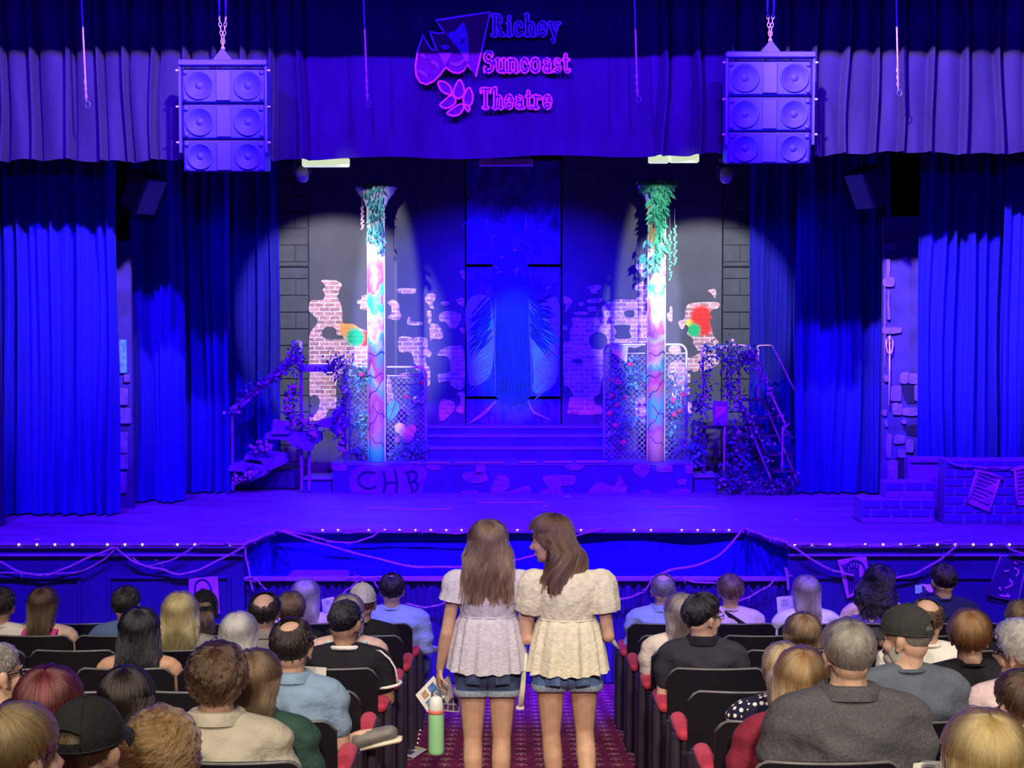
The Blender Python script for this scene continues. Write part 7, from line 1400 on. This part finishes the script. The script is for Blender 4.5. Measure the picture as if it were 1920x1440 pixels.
# ================================================================== the two women walking down the aisle
def ringgrid(rings, m=56, rip=None):
    V = np.zeros((len(rings), m, 3)); t = np.arange(m)*2*PI/m
    for i, (z, rx, ry, cx, cy) in enumerate(rings):
        k = rip(i, t) if rip else 0; V[i] = np.stack([cx+(rx+k)*np.cos(t), cy+(ry+k)*np.sin(t), np.full(m, z)+(rip(i, t*1.0+2)*.35 if rip else 0)], 1)
    return V
def interp_rings(keys, n):
    k = np.array(keys, float); s = np.linspace(0, len(k)-1, n); return [tuple(np.interp(q, np.arange(len(k)), k[:, c]) for c in range(5)) for q in s]
def cloth_grid(b, V, th=.004):
    c = V.mean(axis=1, keepdims=True); b.grid(V, cv=True); W_ = c+(V-c)*(1-th/.15); b.grid(W_[:, ::-1], cv=True)
    for e in (0, -1): b.grid(np.stack([V[e], W_[e]]), cv=True)
def woman(label, px, ytop, d, legs_, armsL, armsR, headp, headrot, hs, skinc, top, hairb, hairmat, denim, hands_, seamz, hemz, short_z, sleeve, face=False, hair_k=.6, gather=15, hemamp=.012):
    X = P(px, ytop, d); z0 = FZ(d); root = local('person', label, 'person', (X[0], d, z0), 0, 'women standing in the aisle')
    sk = skin(skinc); b = MB()
    TRW = [(.74, .13, .10, 0), (.78, .158, .118, 0), (.86, .152, .110, 0), (.97, .122, .090, 0), (1.08, .132, .095, -.005), (1.17, .148, .098, -.01), (1.225, .140, .082, -.012), (1.27, .085, .060, -.01), (1.31, .048, .05, -.005)]
    V = np.array([[(rx*math.cos(t), cy+ry*math.sin(t), z) for t in np.arange(28)*2*PI/28] for z, rx, ry, cy in TRW]); b.grid(V, cv=True); b.add(V[0], [tuple(range(27, -1, -1))]); b.add(V[-1], [tuple(range(28))])
    hp = np.array(headp); b.cap((0, -.008, 1.24), hp+np.array([0, -.01, .03]), .046, .045)
    for s, (sh, el, wr) in ((-1, armsL), (1, armsR)):
        sh, el, wr = map(np.array, (sh, el, wr)); b.cap((s*.06, -.012, 1.255), sh, .036, .036); b.cap(sh, el, .036, .032); b.cap(el, lerp(el, wr, .35), .034, .034); b.cap(lerp(el, wr, .35), wr, .034, .022)
    for (wr, dr, nr, cu, th_) in hands_: hand(b, wr, dr, nr, .92, cu, th_, .0082)
    for (hip, kn, an, toe) in legs_:
        hip, kn, an, toe = map(np.array, (hip, kn, an, toe)); b.cap(hip, lerp(hip, kn, .5), .077, .065); b.cap(lerp(hip, kn, .5), kn, .065, .049); b.cap(kn, lerp(kn, an, .3)+np.array([0, -.012, 0]), .048, .051); b.cap(lerp(kn, an, .3)+np.array([0, -.012, 0]), an, .051, .031); b.cap(an, toe, .032, .026)
    v, f = remesh(b, .0075, 3); R = rotm(rz=math.radians(headrot[0])) @ rotm(rx=math.radians(headrot[1])) @ rotm(ry=math.radians(headrot[2])); Ry = rotm(rz=math.radians(headrot[0])*hair_k)
    def H(v): v = np.asarray(v)*hs; k = sstep(.0, -.12, v[:, 2])[:, None]; return (v @ R.T)*(1-k)+(v @ Ry.T)*k+hp
    def mkb(nm, b, mat, hd=True, par=root, sm=True):
        vs_ = np.concatenate(b.v); c_ = MB(); c_.v = [H(vs_) if hd else vs_]; c_.f = b.f; c_.m = b.m; c_.n = b.n; c_.t = b.t; return put(nm, c_.data(nm, mat, sm), par, loc=(0, 0, 0))
    m = MB(); m.add(v, f); hv = HEADS[('f', 0)]; m.add(H(hv[0]), hv[1]); put('body', m.data('body', sk), root, loc=(0, 0, 0))
    # blouse: bodice, gathered peplum, sleeves
    rg = interp_rings([(1.292, .098, .064, 0, -.008), (1.277, .150, .080, 0, -.012), (1.235, .176, .096, 0, -.014), (1.17, .162, .112, 0, -.012), (1.12, .150, .110, 0, -.008), (seamz, .140, .104, 0, -.005)], 18)
    b = MB(); cloth_grid(b, ringgrid(rg, 64, lambda i, t: .0022*np.sin(9*t+i*1.3)+.0015*np.sin(17*t-i*.9))); bo = mkb('blouse', b, top, False)
    n = 16; rg = interp_rings([(seamz+.004, .141, .105, 0, -.005), (seamz-.03, .160, .126, 0, -.008), ((seamz+hemz)/2, .183, .152, 0, -.014), (hemz, .205, .174, 0, -.016)], n)
    rip = lambda i, t: (.2+.8*i/n)*hemamp*(np.sin(gather*t+1.3*np.sin(2*t))+.5*np.sin(gather*1.7*t+i*.12))
    b = MB(); cloth_grid(b, ringgrid(rg, 140, rip)); mkb('peplum', b, top, False, bo)
    b = MB(); t = np.linspace(0, 2*PI, 49)[:-1]; b.tube(np.stack([.143*np.cos(t), -.005+.107*np.sin(t), np.full(48, seamz+.002)], 1), .0045, 5, closed=True); mkb('waist_seam', b, top, False, bo)
    for s, (sh, el, wr) in ((-1, armsL), (1, armsR)):
        sh, el = np.array(sh), np.array(el); dr = el-sh; dr /= np.linalg.norm(dr); a0 = sh+np.array([-s*.085, 0, .042]); n_, m_ = 9, 30; V = np.zeros((n_, m_, 3))
        q_ = smoothc([np.array([s*.075, -.012, 1.262]), np.array([s*.125, -.013, 1.256]), sh+np.array([s*.004, 0, .012]), sh+dr*sleeve[0]*.5, sh+dr*sleeve[0]], False, 5); t_ = np.linspace(0, 1, len(q_))
        b = MB(); b.tube(q_, np.interp(t_, [0, .25, .5, .8, 1], [.036, .046, lerp(.054, sleeve[1], .6), sleeve[1], sleeve[1]*sleeve[2]]), 32, caps=False)
        vv = b.v[0].reshape(len(q_), 32, 3); cc = q_[:, None]; an_ = np.arange(32)*2*PI/32; vv[:] = cc+(vv-cc)*(1+.07*t_[:, None, None]*np.sin(an_*8+s)[None, :, None])
        b.grid((cc+(vv-cc)*.95)[:, ::-1], cv=True); mkb('sleeve', b, top, False, bo)
    # denim shorts with rolled cuffs
    b = MB(); b.ell((0, .0, .80), (.170, .130, .085), m=28, n=14); b.ell((0, -.02, .78), (.15, .115, .08))
    for (hip, kn, an, toe) in legs_: hip, kn = np.array(hip), np.array(kn); t_ = (hip[2]-short_z)/(hip[2]-kn[2]); e = lerp(hip, kn, t_-.06); b.tube([hip+np.array([0, 0, .05]), hip, lerp(hip, e, .5), e], [.09, .094, .093, .090], 24)
    so = put('shorts', (lambda q: (lambda mm: (mm.add(q[0], q[1]), mm)[1])(MB()).data('shorts', denim))(remesh(b, .009, 3)), root, loc=(0, 0, 0))
    for (hip, kn, an, toe) in legs_:
        hip, kn = np.array(hip), np.array(kn); t_ = (hip[2]-short_z)/(hip[2]-kn[2]); e = lerp(hip, kn, t_); q = np.linspace(0, 2*PI, 33)[:-1]; V = np.zeros((5, 32, 3))
        for i, (dz, rr) in enumerate(((.028, .090), (.026, .097), (.0, .098), (-.006, .093), (.004, .084))): V[i] = np.stack([e[0]+rr*np.cos(q), e[1]+rr*np.sin(q), np.full(32, e[2]+dz)+.003*np.sin(3*q)], 1)
        b = MB(); b.grid(V, cv=True); mkb('cuff', b, M('denim_cuff', (.30, .36, .46), .9, var=.25, scale=60), False, so)
    b = MB(); b.tube([(0, -.158, .84), (0, -.160, .79), (0, -.140, .735)], .004, 5); mkb('back_seam', b, denim, False, so)
    for s in (-1, 1): b = MB(); b.box((s*.075, -.142, .785), (.075, .012, .08), rotm(rz=s*.25), bev=.006); mkb('back_pocket', b, denim, False, so)
    b = MB()
    for (hip, kn, an, toe) in legs_:
        b2 = MB(); b2.box(lerp(np.array(an), np.array(toe), .5)+np.array([0, 0, -.03]), (.075, .22, .02), bev=.008); mkb('sandal', b2, M('sandal', (.25, .16, .10), .7), False)
    ho = mkb('hair', hairb, hairmat); strands('strands', hairb, H, HSTR[hairmat.name], ho, 4.5, int(px))
    if face:
        for s_ in (-1, 1): eo = mkb('eye', EYE[0][1](s_), EYE[0][2]); mkb('iris', EYE[1][1](s_), EYE[1][2], par=eo); mkb('eyebrow', EYE[2][1](s_), hairmat)
        mkb('lips', MB().ell((0, .0935, .0145), (.019, .005, .0035)).ell((0, .0905, .0065), (.017, .006, .0042)), M('lips', (.45, .16, .14), .45))
    return root, X, z0
c_lav = cloth('lavender_linen', (.58, .55, .64), bscale=90, scale=40); c_ivory = cloth('ivory_linen', (.72, .68, .52), bscale=60, scale=40)
d_dark = cloth('denim_mid', (.075, .11, .22), var=.35, scale=9); d_light = cloth('denim_light', (.14, .24, .48), var=.35, scale=8)
TANNED = (.60, .36, .25)
w1, X1, zf1 = woman('young woman in lavender peplum top and dark denim shorts holding bottle and leaflets', 915, 975, 7.5,
    [((-.078, 0, .77), (-.078, .0, .44), (-.075, -.03, .09), (-.085, .09, .04)), ((.075, 0, .77), (.068, .0, .44), (.062, -.03, .09), (.075, .09, .04))],
    ((-.165, -.015, 1.225), (-.207, -.03, .985), (-.245, .02, .785)), ((.168, -.015, 1.225), (.198, -.05, .955), (.09, .17, 1.0)),
    (.0, .0, 1.350), (4, -4, 0), .96, TANNED, c_lav, hair('l', .315, .024, 760, .0062, .006, .14, .135, -.125, seed=61), hairm('chestnut', (.15, .085, .050)), d_dark,
    [((-.245, .02, .785), (-.1, .12, -1), (.9, .3, -.1), .75, -1), ((.09, .17, 1.0), (-.5, .7, .2), (0, .3, 1), .5, 1)], 1.068, .80, .668, (.085, .066, 1.06), gather=14, hemamp=.009)
w2, X2, zf2 = woman('young woman in ivory puff-sleeve peplum top turning her head left', 1064, 966, 7.45,
    [((-.085, 0, .78), (-.080, .02, .46), (-.055, .0, .10), (-.06, .12, .04)), ((.082, 0, .78), (.090, .03, .47), (.105, -.16, .16), (.105, -.06, .04))],
    ((-.170, -.015, 1.225), (-.205, .03, .98), (-.12, .22, 1.02)), ((.170, -.015, 1.225), (.205, -.035, .97), (.13, .19, .99)),
    (-.075, .045, 1.372), (66, -12, 10), .98, TANNED, c_ivory, hair('l', .28, .020, 760, .0062, .006, .14, .115, -.155, seed=62), hairm('dark_chestnut', (.085, .042, .028)), d_light,
    [((-.12, .22, 1.02), (.3, .8, .2), (0, .2, 1), .5, -1), ((.13, .19, .99), (-.4, .8, .1), (0, .3, 1), .5, 1)], 1.055, .795, .700, (.135, .082, .92), face=True, gather=12, hemamp=.012, hair_k=.45)
def W1(px, py, y): return P(px, py, y)
# ribbon hanging between the women, white strap at the right
o = thing('white_ribbon', 'white ribbon hanging between the two women', 'ribbon', P(978, 1330, 7.42)); b = MB(); b.tube([P(985, 1225, 7.44), P(983, 1255, 7.42), P(980, 1290, 7.42), P(976, 1325, 7.42)], [.012, .012, .014, .016], 8, flat=.3, ref=(0, 1, 0)); b.build('band', c_ivory, o); b = MB(); b.box(P(975, 1327, 7.42), (.04, .006, .02), bev=.003); b.build('end', c_ivory, o, smooth=False)
o = thing('white_strap', 'white strap dangling at the ivory-clad woman right hand', 'strap', P(1150, 1215, 7.6)); b = MB(); b.tube([P(1135, 1165, 7.62), P(1139, 1180, 7.6), P(1147, 1200, 7.6), P(1160, 1216, 7.62)], [.008, .012, .014, .006], 8, flat=.3, ref=(0, 1, 0)); b.build('band', c_white, o); b = MB(); b.ell(P(1136, 1166, 7.62), (.01, .008, .012)); b.build('knot', c_white, o)
# green bottle
YBt = 7.52; a = P(818, 1413, YBt); hx, hz_ = a[0], a[2]; o = thing('water_bottle', 'pale green water bottle with white lid and red ring held by its loop', 'bottle', a)
def zb_(py): return P(818, py, YBt)[2]
b = MB(); b.lathe([(.036, hz_), (.040, hz_+.006), (.0405, hz_+.02), (.0405, zb_(1345)), (.039, zb_(1338)), (.036, zb_(1335))], (hx, YBt, 0), 28); b.build('flask', M('mint_enamel', (.30, .66, .34), .35, var=.06), o)
b = MB(); b.lathe([(.0395, zb_(1337)), (.0415, zb_(1336)), (.0415, zb_(1331)), (.0395, zb_(1330))], (hx, YBt, 0), 28); b.build('ring', M('coral_ring', (.75, .18, .15), .5), o)
b = MB(); b.lathe([(.038, zb_(1331)), (.039, zb_(1328)), (.037, zb_(1318)), (.030, zb_(1309)), (.022, zb_(1306)), (.01, zb_(1305))], (hx, YBt, 0), 28); b.build('lid', M('white_plastic', (.80, .82, .78), .4, var=.05), o)
b = MB(); b.tube([(hx-.022, YBt, zb_(1310)), (hx-.020, YBt, zb_(1298)), (hx, YBt, zb_(1292)), (hx+.020, YBt, zb_(1298)), (hx+.026, YBt, zb_(1315))], .006, 8); b.build('carry_loop', M('navy_strap', (.05, .12, .30), .7), o)
b = MB(); b.box((hx+.032, YBt, zb_(1316)), (.012, .025, .03), bev=.003); b.build('latch', m_metal, o, smooth=False)
# leaflets in her hand
def leaflet(label, quad, Y, blocks, paper_m):
    q = [P(a_, c_, Y+k) for (a_, c_), k in zip(quad, (0, .02, .02, 0))]; o = thing('leaflet', label, 'leaflet', q[3]); n = 6; V = np.zeros((n, n, 3))
    for i in range(n):
        for j in range(n): s, t = i/(n-1), j/(n-1); V[i, j] = lerp(lerp(q[0], q[1], s), lerp(q[3], q[2], s), t)+np.array([0, -.006*math.sin(s*PI), 0])
    b = MB(); b.sheet(V, (0, .002, 0)); b.build('page', paper_m, o)
    for (s0, s1, t0, t1, col) in blocks:
        b = MB(); W_ = np.array([[lerp(lerp(q[0], q[1], s), lerp(q[3], q[2], s), t)+np.array([0, -.006*math.sin(s*PI)-.002, 0]) for t in np.linspace(t0, t1, 3)] for s in np.linspace(s0, s1, 3)]); b.sheet(W_, (0, .001, 0)); b.build('print_block', M('print_%d_%d' % (int(col[0]*100), int(col[2]*100)), col, .6, var=.5, scale=90), o)
leaflet('printed leaflet with blue pictures in the lavender-clad woman hand', [(779, 1303), (813, 1267), (838, 1303), (803, 1337)], 7.6, [(.2, .45, .15, .45, (.45, .28, .18)), (.55, .85, .15, .5, (.06, .16, .45)), (.15, .4, .55, .85, (.12, .22, .5)), (.5, .85, .6, .8, (.55, .5, .45))], m_sheet)
leaflet('second grey leaflet fanned behind the printed one', [(822, 1285), (843, 1263), (850, 1300), (838, 1322)], 7.62, [(.3, .7, .3, .7, (.45, .44, .45))], M('grey_paper', (.5, .46, .45), .7))
leaflet('leaflet with a grid of dark pictures below the hand', [(832, 1306), (860, 1304), (862, 1336), (826, 1332)], 7.66, [(.08+.31*i, .33+.31*i, .1+.45*j, .45+.45*j, (.10, .04, .12)) for i in range(3) for j in range(2)], M('lilac_paper', (.62, .55, .66), .7))
